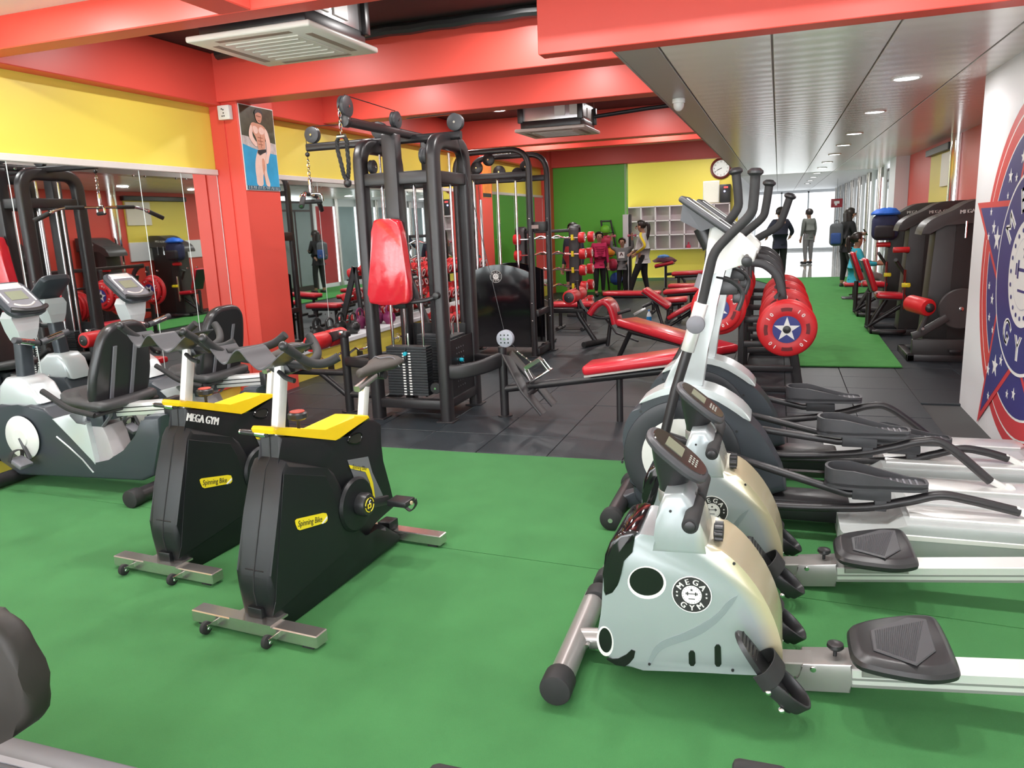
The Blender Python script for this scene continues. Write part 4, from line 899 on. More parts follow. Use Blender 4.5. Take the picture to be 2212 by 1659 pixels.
# ================================================================== RECUMBENT BIKES
def make_recumbent():
    yc = 3.50; yn = 3.38
    q = zm(0, 640, 4.254)
    P = lambda pts, Y=yn: [onY(*q(u, v), Y) for u, v in pts]
    t = thing('recumbent_bike', 'dark recumbent exercise bike with silver shroud and black seat, next to the spinning bikes', 'exercise bike', (-4.0, yc, 0), 'recumbent bikes')
    bx = P([(170, 1025), (260, 1000), (400, 1030), (480, 1135), (640, 1290), (770, 1430), (870, 1560), (1010, 1530), (1150, 1440), (1260, 1300), (1320, 1150), (1312, 1112), (1470, 1105), (1462, 1300), (1432, 1480), (1405, 1650), (1300, 1700)])
    left = [V((-4.55, yn, .06)), V((-4.70, yn, .14)), V((-4.72, yn, .36)), V((-4.62, yn, .52))]
    body = part(t, 'body_shell', MB().prism(bx+left, (0, .24, 0), .02, 3), SLATE, ang=40)
    rim = catmull(P([(872, 1556), (1010, 1528), (1150, 1438), (1262, 1300), (1322, 1150)]), 5)
    part(body, 'arch_rim', MB().sweep([p+V((0, .12, .006)) for p in rim], rrect(.235, .012, .004, 2), up=(0, 1, 0)), WPL, label='pale arched rim')
    sv = P([(470, 1130), (560, 1105), (640, 1085), (700, 1180), (790, 1170), (868, 1500), (872, 1552), (800, 1460), (640, 1290)], yn-.006)
    part(body, 'silver_panel', MB().prism(sv, (0, .252, 0), .008, 2), SILV)
    part(body, 'seat_column', MB().prism(P([(800, 1180), (940, 1200), (985, 1290), (1042, 1470), (1000, 1520), (880, 1548)], yn+.03), (0, .16, 0), .012, 2), mat('warm_grey', (.42, .40, .41), .4, var=.03))
    part(body, 'trim_line', MB().tube(P([(520, 1290), (640, 1390), (760, 1500), (860, 1620)], yn-.004), .005, 6), SILV)
    sh = [V((-4.66, yn+.02, .50)), V((-4.62, yn+.02, .64)), V((-4.56, yn+.02, .69)), V((-4.44, yn+.02, .69)), V((-4.36, yn+.02, .64)), V((-4.30, yn+.02, .53)), V((-4.36, yn+.02, .49))]
    fs = part(t, 'front_shroud', MB().prism(sh, (0, .20, 0), .03, 3), SILV, ang=40)
    # crank disc
    c = V((-4.44, yn-.012, .32))
    cd_ = part(t, 'crank_disc', MB().lathe([(0, 0), (.135, 0), (.14, -.006), (.13, -.014), (.06, -.018), (.055, -.026), (0, -.027)], c, (0, 1, 0), 40), WPL, label='pale crank disc', ang=40)
    part(t, 'crank_disc', MB().lathe([(0, .26), (.135, .26), (.14, .274), (.06, .28), (0, .28)], c, (0, 1, 0), 32), WPL, ang=40)
    for s, dx, dz in ((-1, .07, -.13), (1, -.07, .13)):
        a = V((c.x, yc+s*.15, c.z)); b = a+V((dx, s*.015, dz))
        cr = part(t, 'crank_arm', MB().sweep([a, b], rrect(.026, .016, .005, 2), up=(0, 1, 0)), DGREY)
        part(cr, 'pedal', MB().box(b+V((0, s*.06, 0)), (.10, .09, .03), .008, 2, rot=(0, .5, 0)), MGREY)
        part(cr, 'pedal_strap', MB().sweep(catmull([b+V((-.04, s*.02, .01)), b+V((-.02, s*.03, .07)), b+V((-.02, s*.09, .07)), b+V((-.04, s*.105, .01))]), rrect(.03, .004, .001, 1), up=(1, 0, 0)), RUB)
    # mast + console
    part(t, 'mast', MB().sweep([V((-4.50, yc, .62)), V((-4.46, yc, 1.02))], rrect(.09, .07, .015, 3), up=(0, 1, 0)), SLATE)
    part(t, 'mast_head', MB().loft([[V((-4.46+x*k, yc+y*k2, z)) for x, y in ((-.05, -.06), (.05, -.06), (.05, .06), (-.05, .06))] for k, k2, z in ((.9, .9, .92), (1.1, 1.2, .98), (1.0, 1.6, 1.06), (.8, 1.3, 1.10))]), SILV, False)
    d = V((.62, 0, -.55)).normalized(); M = Matrix((d, V((0, 1, 0)), d.cross(V((0, 1, 0))))).transposed().to_4x4(); M.translation = V((-4.46, yc, 1.175))
    if M.to_3x3().col[2].z < 0:
        M = Matrix((d, V((0, -1, 0)), d.cross(V((0, -1, 0))))).transposed().to_4x4(); M.translation = V((-4.46, yc, 1.175))
    def rr2(a, b, z, w=1.0): return [M @ V((p[0], p[1]*(w if p[0] > 0 else 1), z)) for p in rrect(a, b, min(a, b)*.22, 4)]
    con = part(t, 'console', MB().loft([rr2(.20, .18, -.05), rr2(.27, .24, -.03), rr2(.29, .26, .0), rr2(.27, .24, .014)]), SLATE, ang=40)
    part(con, 'console_face', MB().loft([rr2(.25, .215, .013), rr2(.245, .21, .018)]), MGREY, ang=30)
    part(con, 'console_screen', MB().box((-.01, 0, .0195), (.075, .115, .003)).xf(M), LCD, False)
    for s in (-1, 1):
        part(con, 'console_trim', MB().tube([M @ V((-.08, s*.09, .018)), M @ V((.05, s*.095, .018))], .006, 6), ALU)
    part(con, 'smile_trim', MB().tube(catmull([M @ V((.062, -.07, .019)), M @ V((.082, -.035, .019)), M @ V((.088, 0, .019)), M @ V((.082, .035, .019)), M @ V((.062, .07, .019))]), .007, 6), ALU)
    part(con, 'console_top', MB().box((-.095, 0, .018), (.05, .17, .008), .003).xf(M), ALU)
    part(con, 'book_ledge', MB().tube(catmull([M @ V((.105, -.12, .02)), M @ V((.135, -.06, .03)), M @ V((.142, 0, .032)), M @ V((.135, .06, .03)), M @ V((.105, .12, .02))]), .016, 8), BLKP)
    # front grips
    part(t, 'grip_stem', MB().tube([V((-4.46, yc, .90)), V((-4.33, yc, .90))], .022, 10), BLKP)
    for s in (-1, 1):
        g = part(t, 'front_grip', MB().cyl(V((-4.33, yc+s*.01, .90)), V((-4.30, yc+s*.19, .945)), .02, 14, .004), DGREY)
        part(g, 'pulse_sensor', MB().cyl(V((-4.325, yc+s*.05, .91)), V((-4.308, yc+s*.15, .935)), .0215, 14), CHR)
    # rail, carriage, seat
    r0, r1 = V((-4.02, yc, .475)), V((-3.37, yc, .535))
    rl = part(t, 'seat_rail', MB().sweep([r0, r1], rrect(.075, .09, .006, 2), up=(0, 0, 1)), ALU, label='aluminium seat rail')
    dr = (r1-r0).normalized()
    for z in (-.012, .014):
        part(rl, 'rail_groove', MB().sweep([r0+V((0, -.0455, z)), r1+V((0, -.0455, z))], [(.003, .001), (-.003, .001), (-.003, -.001), (.003, -.001)], up=(0, 0, 1)), BLKP, False)
    part(rl, 'rail_end', MB().box(r1+V((.02, 0, .0)), (.05, .11, .11), .008), BLKP)
    part(t, 'seat_carriage', MB().box((-3.86, yc, .49), (.22, .14, .10), .008, rot=(0, -.09, 0)).box((-3.86, yc-.08, .45), (.10, .02, .09), .004), SLATE)
    cu = [V((-4.10, 0, 0)), V((-4.08, .12, 0)), V((-3.95, .20, 0)), V((-3.75, .22, 0)), V((-3.66, .2, 0)), V((-3.64, 0, 0)), V((-3.66, -.2, 0)), V((-3.75, -.22, 0)), V((-3.95, -.20, 0)), V((-4.08, -.12, 0))]
    cu = catmull(cu, 4, True); cc = V((-3.86, 0, 0))
    R_ = lambda k, z: [cc+(p-cc)*k+V((0, yc, z+(.02 if p.x < -4.0 else 0)-.03*(p.x+4.1))) for p in cu]
    part(t, 'seat_cushion', MB().loft([R_(.9, .545), R_(1.0, .56), R_(1.0, .59), R_(.93, .605), R_(.6, .60)]), mat('charcoal_vinyl', (.05, .05, .052), .45, var=.08, bump=.05), ang=60)
    # back rest, leaning back
    u = V((.26, 0, .96)).normalized(); n_ = V((u.z, 0, -u.x)); bc = V((-3.70, yc, .755))
    Mb = Matrix((V((0, 1, 0)), u, V((0, 1, 0)).cross(u))).transposed().to_4x4(); Mb.translation = bc
    ol = [(0, .29), (.1, .28), (.165, .22), (.2, .08), (.215, -.06), (.2, -.2), (.13, -.26), (0, -.275), (-.13, -.26), (-.2, -.2), (-.215, -.06), (-.2, .08), (-.165, .22), (-.1, .28)]
    oc = catmull([V((x, y, 0)) for x, y in ol], 4, True)
    bk = part(t, 'backrest', MB().loft([[Mb @ (p*k+V((0, 0, z))) for p in oc] for k, z in ((.80, -.05), (.94, -.045), (1.0, -.02), (1.0, .005), (.96, .02), (.9, .022))]), BLKG if False else mat('seat_back_plastic', (.022, .022, .024), .3, var=.05), ang=60)
    for x in (-.03, .12):
        part(bk, 'back_bar', MB().sweep([Mb @ V((x-.06, .16, .028)), Mb @ V((x-.06, -.28, .028)), Mb @ V((x-.06, -.36, -.02))], rrect(.03, .008, .003, 1), up=(0, 1, 0)), MGREY)
    for s in (-1, 1):
        part(t, 'side_handle', MB().tube(fillet([V((-3.70, yc+s*.24, .52)), V((-3.86, yc+s*.27, .56)), V((-4.0, yc+s*.27, .64)), V((-4.04, yc+s*.27, .66))], .05), .017, 10), RUB)
    part(t, 'handle_cross_bar', MB().tube([V((-3.70, yc-.24, .52)), V((-3.70, yc+.24, .52))], .015, 10), BLK)
    ft = part(t, 'rear_foot', MB().cyl((-3.46, yc-.27, .05), (-3.46, yc+.27, .05), .045, 20), BLK)
    for s in (-1, 1): part(ft, 'end_cap', MB().cyl((-3.46, yc+s*.24, .052), (-3.46, yc+s*.31, .052), .053, 20, .006), RUB)
    ff_ = part(t, 'front_foot', MB().cyl((-4.60, yc-.25, .05), (-4.60, yc+.25, .05), .045, 18), BLK)
    part(t, 'rear_post', MB().prism(P([(1330, 1110), (1475, 1105), (1470, 1250), (1400, 1650), (1330, 1650)], yn+.02), (0, .2, 0), .01), SLATE)
    return t
rec = make_recumbent()
dup(rec, (.06, .82, 0), label='recumbent exercise bike nearest the red poster pillar, in front of the mirror')
# ================================================================== CABLE STATIONS
def pulley(par, c, axis, r=.062, w=.034, m=None, nm='pulley'):
    c = V(c); ax = V(axis).normalized()
    p = part(par, nm, MB().lathe([(0, -w/2), (r*.9, -w/2), (r, -w/2+.004), (r*.985, -.006), (r*.93, -.003), (r*.93, .003), (r*.985, .006), (r, w/2-.004), (r*.9, w/2), (0, w/2)], c, ax, 28), m or DGREY)
    part(p, 'pulley_bolt', MB().cyl(c-ax*(w/2+.008), c+ax*(w/2+.008), .009, 10), CHR)
    return p
def weight_stack(par, c, w, d, n, h, front):
    """n plates from z=c.z upwards; front is the outward direction that carries the numbers"""
    c = V(c); f = V(front); s = V((-f.y, f.x, 0)); per = h/n
    PL = mat('weight_plate', (.040, .043, .048), .45, .3, var=.1)
    for i in range(n):
        z = c.z+per*(i+.5); dim = (w, d, per-.003) if abs(f.y) > .5 else (d, w, per-.003)
        pl = part(par, 'weight_plate', MB().box((c.x, c.y, z), dim, .002, 1), PL, False)
        if i < n-2:
            for k in (-1, 1):
                part(pl, 'weight_mark', MB().box(V((c.x, c.y, z))+f*(d/2+.0006)+s*(.026*k), (.022, .0012, per*.5) if abs(f.y) > .5 else (.0012, .022, per*.5)), WLET, False)
        part(pl, 'pin_hole', MB().cyl(V((c.x, c.y, z))+f*(d/2-.004), V((c.x, c.y, z))+f*(d/2+.0008), .005, 8), BLKG)
    zp = c.z+h-per*2.5
    pn = part(par, 'selector_pin', MB().cyl(V((c.x, c.y, zp))+f*(d/2), V((c.x, c.y, zp))+f*(d/2+.03), .016, 14, .003), CYAN, label='cyan selector pin')
    part(pn, 'pin_cord', MB().tube(catmull([V((c.x, c.y, zp))+f*(d/2+.02), V((c.x, c.y, zp-.04))+f*(d/2+.03)+s*.01, V((c.x, c.y, zp-.06))+f*(d/2+.02)-s*.012, V((c.x, c.y, zp+.05))+f*(d/2+.005)]), .005, 6), BLKP)
    part(par, 'stack_stem', MB().cyl((c.x, c.y, c.z+h), (c.x, c.y, c.z+h+.10), .011, 10), CHR)
def cable(par, pts, r=.0035): return part(par, 'cable', MB().tube(pts, r, 6), BLKP)
def rod(par, x, y, z0, z1, r=.0105): return part(par, 'guide_rod', MB().cyl((x, y, z0), (x, y, z1), r, 12), CHR)
SEC = rrect(.105, .075, .025, 4)

WRAP = mat('wrapped_red_vinyl', (.62, .02, .035), .2, var=.05, coat=1.0, bump=.5, bscale=22)
def make_tower():
    xl, xr, yf, yb = -3.03, -2.425, 5.36, 5.96; cx, cy = (xl+xr)/2, (yf+yb)/2
    t = thing('cable_tower', 'tall black four-station cable tower with red chest pad and weight stacks', 'cable machine', (cx, cy, 0))
    for x, nm in ((xl, 0), (xr, 1)):
        arch = fillet([V((x, yf, 0)), V((x, yf, 2.14)), V((x, yb, 2.14)), V((x, yb, 0))], .16, 7)
        part(t, 'side_frame', MB().sweep(arch, rrect(.088, .115, .028, 4), up=(1, 0, 0)), BLK)
    for x in (xl, xr):
        for y in (yf, yb): part(t, 'floor_plate', MB().box((x, y, .006), (.14, .14, .012), .002, 1), BLK)
    for y in (yf, yb):
        part(t, 'upper_beam', MB().box2((xl, y-.035, 1.83), (xr, y+.035, 1.925), .012), BLK)
        part(t, 'lower_beam', MB().box2((xl, y-.035, .10), (xr, y+.035, .175), .010), BLK)
    for x in (xl, xr):
        part(t, 'lower_beam', MB().box2((x-.035, yf, .10), (x+.035, yb, .175), .010), BLK)
        part(t, 'upper_beam', MB().box2((x-.03, yf, 1.83), (x+.03, yb, 1.92), .010), BLK)
    part(t, 'centre_column', MB().box2((cx-.085, yf-.06, .9), (cx+.03, yf+.05, 2.20), .012, 2), BLK)
    part(t, 'centre_column', MB().box2((cx-.05, yb-.06, .1), (cx+.06, yb+.05, 2.20), .012, 2), BLK)
    bz = 2.215
    part(t, 'boom', MB().sweep([V((cx-.0, 4.66, bz)), V((cx-.0, yb+.1, bz))], rrect(.062, .05, .018, 3), up=(0, 0, 1)), BLK)
    part(t, 'boom', MB().sweep([V((-3.66, cy-.03, bz-.03)), V((-2.30, cy-.03, bz-.03))], rrect(.062, .05, .018, 3), up=(0, 0, 1)), BLK)
    part(t, 'boom_cap', MB().cyl((cx, 4.645, bz), (cx, 4.70, bz), .040, 16, .006), BLKP)
    pulley(t, (cx-.01, 4.70, bz+.098), (1, 0, 0), .070, .05); pulley(t, (cx-.01, 5.42, bz+.09), (1, 0, 0), .062, .05)
    pulley(t, (-3.60, cy-.03, bz+.065), (0, 1, 0), .064, .05); pulley(t, (-2.99, cy-.03, bz+.055), (0, 1, 0), .064, .05)
    pulley(t, (-2.34, cy-.03, bz+.065), (0, 1, 0), .064, .05)
    pulley(t, (xr-.07, yf+.02, 2.03), (1, 0, 0), .058, .06); pulley(t, (xl+.07, yf+.06, 1.98), (1, 0, 0), .05, .04)
    cable(t, [(cx-.01, 4.70, bz+.17), (cx-.01, 5.42, bz+.155)]); cable(t, [(-3.60, cy-.03, bz+.132), (-2.99, cy-.03, bz+.12)]); cable(t, [(-2.34, cy-.03, bz+.132), (-2.75, cy-.03, bz+.125)])
    # stacks and rods
    weight_stack(t, (cx-.055, yf+.11, .185), .355, .11, 18, .40, (0, -1, 0))
    for s in (-.135, .135): rod(t, cx-.055+s, yf+.11, .17, 1.85)
    weight_stack(t, (cx+.02, yb-.10, .185), .33, .10, 18, .44, (0, 1, 0))
    for s in (-.12, .12): rod(t, cx+.02+s, yb-.10, .17, 1.85)
    for y in (cy-.10, cy+.14): rod(t, xr-.06, y, .17, 2.08)
    for y in (cy-.10, cy+.14): rod(t, xl+.06, y, .17, 2.08)
    weight_stack(t, (xr-.06, cy+.02, .185), .30, .10, 18, .46, (1, 0, 0))
    part(t, 'wrapped_rod', MB().cyl((xr-.12, cy-.05, .62), (xr-.12, cy-.05, 1.82), .019, 14), mat('shrink_wrap', (.85, .86, .87), .15, .35, var=.1, scale=40))
    g = MB()
    sp = part(t, 'side_shroud', MB().box2((xr+.012, yf+.05, .17), (xr+.022, yb-.05, .63)), mat('perforated_black', (.014, .014, .016), .4, var=.1), False)
    for i in range(4):
        for j in range(8):
            p = (xr+.022, yf+.20+.045*i, .24+.045*j); part(sp, 'perforation', MB().cyl(p, (p[0]+.0015, p[1], p[2]), .006, 8), MGREY, False)
    part(sp, 'shroud_pin', MB().cyl((xr+.02, yf+.26, .45), (xr+.05, yf+.26, .45), .016, 12, .003), CYAN)
    cable(t, [(xr-.07, yf+.02, 2.0), (xr-.07, yf+.30, .65)]); cable(t, [(cx-.055, yf+.11, .68), (cx-.055, yf+.11, 1.95)])
    # chest pad on a bracket
    w0, w1_ = onY(*zm(590, 180, 3.456)(700, 1640), 5.2), onY(*zm(590, 180, 3.456)(1020, 1640), 5.2)
    q = zm(590, 180, 3.456)
    ol = [onY(*q(u, v), 5.17) for u, v in ((755, 1012), (905, 1010), (940, 1040), (975, 1300), (1015, 1560), (1010, 1635), (975, 1655), (740, 1655), (705, 1635), (705, 1560), (728, 1300), (732, 1045))]
    pad = part(t, 'chest_pad', MB().prism(smooth_poly(ol, 1), (0, .085, 0), .022, 3), WRAP, label='glossy red chest pad still in clear wrap', ang=50)
    part(pad, 'pad_board', MB().prism([p+V((0, .085, 0)) for p in ol], (0, .012, 0)), BLKP, False)
    part(t, 'pad_arm', MB().tube([(cx-.02, 5.26, 1.1), (cx-.02, yf+.02, 1.15)], .03, 10).box((cx-.02, 5.275, 1.12), (.12, .02, .3), .004), BLK)
    part(t, 'rest_bar', MB().tube(fillet([V((cx-.12, 5.27, .955)), V((cx+.10, 5.25, .955)), V((cx+.24, 5.27, .97)), V((xr-.0, yf-.06, 1.0))], .06), .017, 10), BLK)
    part(t, 'rest_bar_end', MB().cyl((xr, yf-.10, 1.0), (xr, yf-.03, 1.0), .026, 14, .004), BLKP)
    # shield between the front posts, small pulley
    part(t, 'rear_shroud', MB().box2((xl+.05, yb+.02, .18), (xr-.05, yb+.03, .7)), BLKP, False)
    pulley(t, (xr-.10, yf+.03, .26), (0, 1, 0), .045, .03, BLKP)
    # left pull-down station: post, seat bar, roller pads
    px_, py_ = -3.405, 5.53
    part(t, 'station_post', MB().cyl((px_, py_, 0), (px_, py_, .66), .036, 18), BLK)
    part(t, 'floor_plate', MB().cyl((px_, py_, 0), (px_, py_, .012), .07, 18), BLK)
    part(t, 'station_link', MB().sweep(catmull([V((xl, yf+.02, .44)), V((-3.2, 5.42, .445)), V((-3.33, 5.48, .44)), V((px_, py_, .435))]), rrect(.085, .05, .02, 3), up=(0, 0, 1)), BLK)
    part(t, 'station_link', MB().tube([V((xl, yb, .44)), V((-3.25, 5.72, .45)), V((px_, py_, .43))], .03, 12), BLK)
    part(t, 'station_link', MB().tube([V((px_, py_, .15)), V((xl, py_, .15))], .028, 12), BLK)
    part(t, 'seat_bar', MB().tube([V((px_, py_, .335)), V((-4.12, py_, .335))], .027, 12), BLK)
    part(t, 'seat_brace', MB().tube([V((px_+.01, py_, .12)), V((-3.66, py_, .325))], .024, 12), BLK)
    part(t, 'seat_leg', MB().tube([V((-4.06, py_, .335)), V((-4.06, py_, .0))], .027, 12), BLK)
    part(t, 'seat_pad', MB().box((-3.97, py_, .39), (.36, .30, .06), .022, 3), VINYL)
    part(t, 'roller_head', MB().box((px_, py_, .665), (.09, .085, .05), .012), BLK)
    br = part(t, 'roller_bracket', MB().prism([(px_+.02, py_-.012, .69), (px_-.03, py_-.012, .70), (px_-.22, py_-.012, .66), (px_-.22, py_-.012, .58), (px_-.13, py_-.012, .59), (px_+.02, py_-.012, .655)], (0, .024, 0), .004, 1), BLK)
    part(br, 'bracket_bolt', MB().cyl((px_, py_-.05, .68), (px_, py_-.035, .68), .018, 14, .003), CHR)
    for s in (-1, 1):
        a = V((px_-.17, py_+s*.02, .62)); b = V((px_-.17, py_+s*.25, .62))
        rl = part(t, 'roller_pad', MB().cyl(a, b, .072, 28, .016), PLRED, label='red foam roller pad')
        part(rl, 'roller_cap', MB().lathe([(0, .010), (.03, .009), (.048, .004), (.05, -.002), (0, -.002)], b, (0, s, 0), 24), BLKP)
        part(rl, 'roller_bolt', MB().sph(b+V((0, s*.012, 0)), .007, 8, 6), CHR)
    part(t, 'roller_axle', MB().cyl((px_-.17, py_-.03, .62), (px_-.17, py_+.03, .62), .018, 10), BLK)
    # right low-row station
    rx, ry = -2.03, 5.60
    part(t, 'station_post', MB().cyl((rx, ry, 0), (rx, ry, .565), .034, 18), BLK)
    part(t, 'floor_plate', MB().cyl((rx, ry, 0), (rx, ry, .012), .06, 18), BLK)
    part(t, 'station_link', MB().sweep(catmull([V((xr, yf, .40)), V((-2.30, 5.38, .40)), V((-2.14, 5.48, .43)), V((rx, ry, .47))]), rrect(.115, .05, .02, 3), up=(0, 0, 1)), BLK)
    part(t, 'station_link', MB().sweep(catmull([V((xr, yb, .40)), V((-2.25, 5.82, .41)), V((rx, ry, .46))]), rrect(.10, .05, .02, 3), up=(0, 0, 1)), BLK)
    lp = pulley(t, (rx+.03, ry-.0, .63), (0, 1, 0), .068, .05, mat('pale_grey_pulley', (.36, .38, .44), .4, var=.05))
    for i in range(3):
        for j in range(3): part(lp, 'pulley_hole', MB().cyl((rx+.03+(i-1)*.03, ry-.0265, .63+(j-1)*.03), (rx+.03+(i-1)*.03, ry-.024, .63+(j-1)*.03), .006, 8), BLKG, False)
    cable(t, [(rx+.02, ry, .70), (-2.34, cy-.03, bz+.0)], .003)
    cable(t, [(rx+.08, ry, .59), (-1.90, ry, .53)], .003)
    P5 = lambda pts, Y: [onY(x, y, Y) for x, y in pts]
    for dy in (-.17, .13):
        part(t, 'foot_plate', MB().sweep([V((-1.98, ry+dy*.3, .50)), V((-1.80, ry+dy, .25)), V((-1.655, ry+dy, .08))], rrect(.14, .02, .006, 2), up=(0, 1, 0)), BLK)
    part(t, 'foot_plate_bar', MB().tube([V((-1.78, ry-.17, .22)), V((-1.78, ry+.13, .22))], .022, 10), BLK)
    bar = part(t, 'bench_bar', MB().tube([V((rx, ry, .225)), V((-.58, ry, .43))], .031, 14), BLK)
    part(t, 'bench_leg', MB().tube([V((-1.10, ry, .33)), V((-1.10, ry, .0))], .025, 10), BLK)
    part(t, 'bench_leg', MB().tube([V((-.62, ry, .42)), V((-.62, ry, .0))], .025, 10), BLK)
    part(t, 'bench_foot', MB().tube([V((-.62, ry-.2, .025)), V((-.62, ry+.2, .025))], .025, 10), BLK)
    d = V((1, 0, .155)).normalized()
    bp = part(t, 'bench_pad', MB().box((0, 0, 0), (.80, .31, .075), .028, 3, rot=Matrix((d, V((0, 1, 0)), d.cross(V((0, 1, 0))))).transposed()).xf(Matrix.Translation((-.955, ry-.02, .475))), VINYL, label='red bench pad')
    part(bp, 'pad_board', MB().box((0, 0, 0), (.78, .29, .014), rot=Matrix((d, V((0, 1, 0)), d.cross(V((0, 1, 0))))).transposed()).xf(Matrix.Translation((-.95, ry-.02, .433))), mat('pale_board', (.45, .42, .4), .5), False)
    return t
tower = make_tower()
# attachments that hang from the tower
def chainlinks(mb, a, b, n, r=.010):
    a, b = V(a), V(b)
    for i in range(n):
        c = a.lerp(b, (i+.5)/n); L_ = (b-a).length/n*.62; u = V((1, 0, 0)) if i % 2 else V((0, 1, 0))
        mb.tube([c+u*(r*math.cos(2*PI*k/10))+V((0, 0, L_*math.sin(2*PI*k/10))) for k in range(10)], .0032, 5, closed=True)
def rope():
    c = V((-2.745, 4.635, 0)); t = thing('triceps_rope', 'black twisted triceps rope hanging from a carabiner at the boom end', 'rope', (c.x, c.y, 1.80))
    ch = MB(); chainlinks(ch, c+V((0, 0, 2.31)), c+V((0, 0, 2.13)), 5); part(t, 'carabiner_chain', ch, CHR)
    part(t, 'rope_ferrule', MB().cyl(c+V((-.03, 0, 2.115)), c+V((.03, 0, 2.115)), .016, 10), CHR)
    for s in (-1, 1):
        path = catmull([c+V((s*.01, 0, 2.115)), c+V((s*.036, 0, 2.09)), c+V((s*.036, 0, 2.03)), c+V((s*.026+.01, 0, 1.93)), c+V((.012+s*.008, s*.01, 1.86)), c+V((.018-s*.012, s*.015, 1.83))], 8)
        m_ = MB()
        for k in range(3):
            m_.tube([p+V((.007*math.cos(i*.75+k*2.094), .007*math.sin(i*.75+k*2.094), 0)) for i, p in enumerate(path)], .0085, 6)
        part(t, 'rope_strand', m_, RUB)
        e = path[-1]; part(t, 'rope_knob', MB().sph(e+V((0, 0, -.012)), (.024, .024, .03), 14, 9), BLKP)
rope()
def latbar():
    c = V((-3.655, 5.615, 0)); t = thing('pulldown_bar', 'long chrome pull-down bar with bent ends hanging on a chain at the tower boom', 'handle', (c.x, c.y, 1.70))
    part(t, 'stopper_ball', MB().sph(c+V((0, 0, 2.13)), .019, 12, 8), BLKP)
    part(t, 'hanging_cable', MB().tube([c+V((.0, 0, 2.25)), c+V((0, 0, 2.08))], .003, 6), BLKP)
    ch = MB(); chainlinks(ch, c+V((0, 0, 2.09)), c+V((0, 0, 1.93)), 5, .012); part(t, 'carabiner_chain', ch, CHR)
    part(t, 'swivel', MB().cyl(c+V((0, 0, 1.82)), c+V((0, 0, 1.94)), .016, 12, .004), CHR)
    d = V((-.42, .907, 0)); q = V((d.y, -d.x, 0))
    W = lambda a, z: c+d*a+V((0, 0, z))
    part(t, 'bar', MB().tube(fillet([W(-.56, 1.70), W(-.34, 1.81), W(.34, 1.81), W(.56, 1.70)], .08, 6), .0135, 12), CHR)
    for s in (-1, 1):
        part(t, 'centre_grip', MB().cyl(W(s*.14, 1.81), W(s*.30, 1.81), .018, 14, .003), RUB)
        part(t, 'end_grip', MB().cyl(W(s*.43, 1.765), W(s*.56, 1.70), .021, 14, .004), RUB)
        part(t, 'bar_collar', MB().cyl(W(s*.40, 1.78), W(s*.43, 1.765), .019, 14, .003), CHR)
    part(t, 'inner_handle', MB().tube(fillet([c+q*.09+V((0, 0, 1.755)), c+q*.085+V((0, 0, 1.82)), c-q*.085+V((0, 0, 1.82)), c-q*.09+V((0, 0, 1.755))], .04, 5), .010, 8), CHR)
    part(t, 'inner_grip', MB().cyl(c+q*.085+V((0, 0, 1.755)), c-q*.085+V((0, 0, 1.755)), .017, 14, .003), RUB)
latbar()
def rowhandle():
    a = onY(1118, 760, 5.60); b = onY(1147, 782, 5.60)
    t = thing('row_handle', 'small chrome double row handle lying against the low-row foot plates', 'handle', (b.x, 5.6, b.z-.05))
    ch = MB(); 
    for i in range(4):
        c = a.lerp(b, i/3); ch.sph(c, .010, 8, 6)
    ch.tube([a, b], .005, 6); part(t, 'clip_chain', ch, CHR)
    M = frame(onY(1150, 790, 5.55), V((.8, 0, .5)), V((-.5, 0, .8)))
    part(t, 'handle_plate', MB().prism([M @ V(p) for p in ((-.07, .0, 0), (.07, .0, 0), (.085, -.02, 0), (.07, .03, 0), (-.07, .03, 0), (-.085, -.02, 0))], (0, .07, 0), .003, 1), CHR)
    for y in (0, .07):
        part(t, 'hand_grip', MB().cyl(M @ V((-.10, -.10, -y)), M @ V((.10, -.10, -y)), .011, 10, .002), CHR)
    for x in (-.085, .085):
        part(t, 'side_bar', MB().tube([M @ V((x*.9, 0, 0)), M @ V((x, -.10, 0))], .006, 6), CHR)
        part(t, 'side_bar', MB().tube([M @ V((x*.9, 0, -.07)), M @ V((x, -.10, -.07))], .006, 6), CHR)
rowhandle()

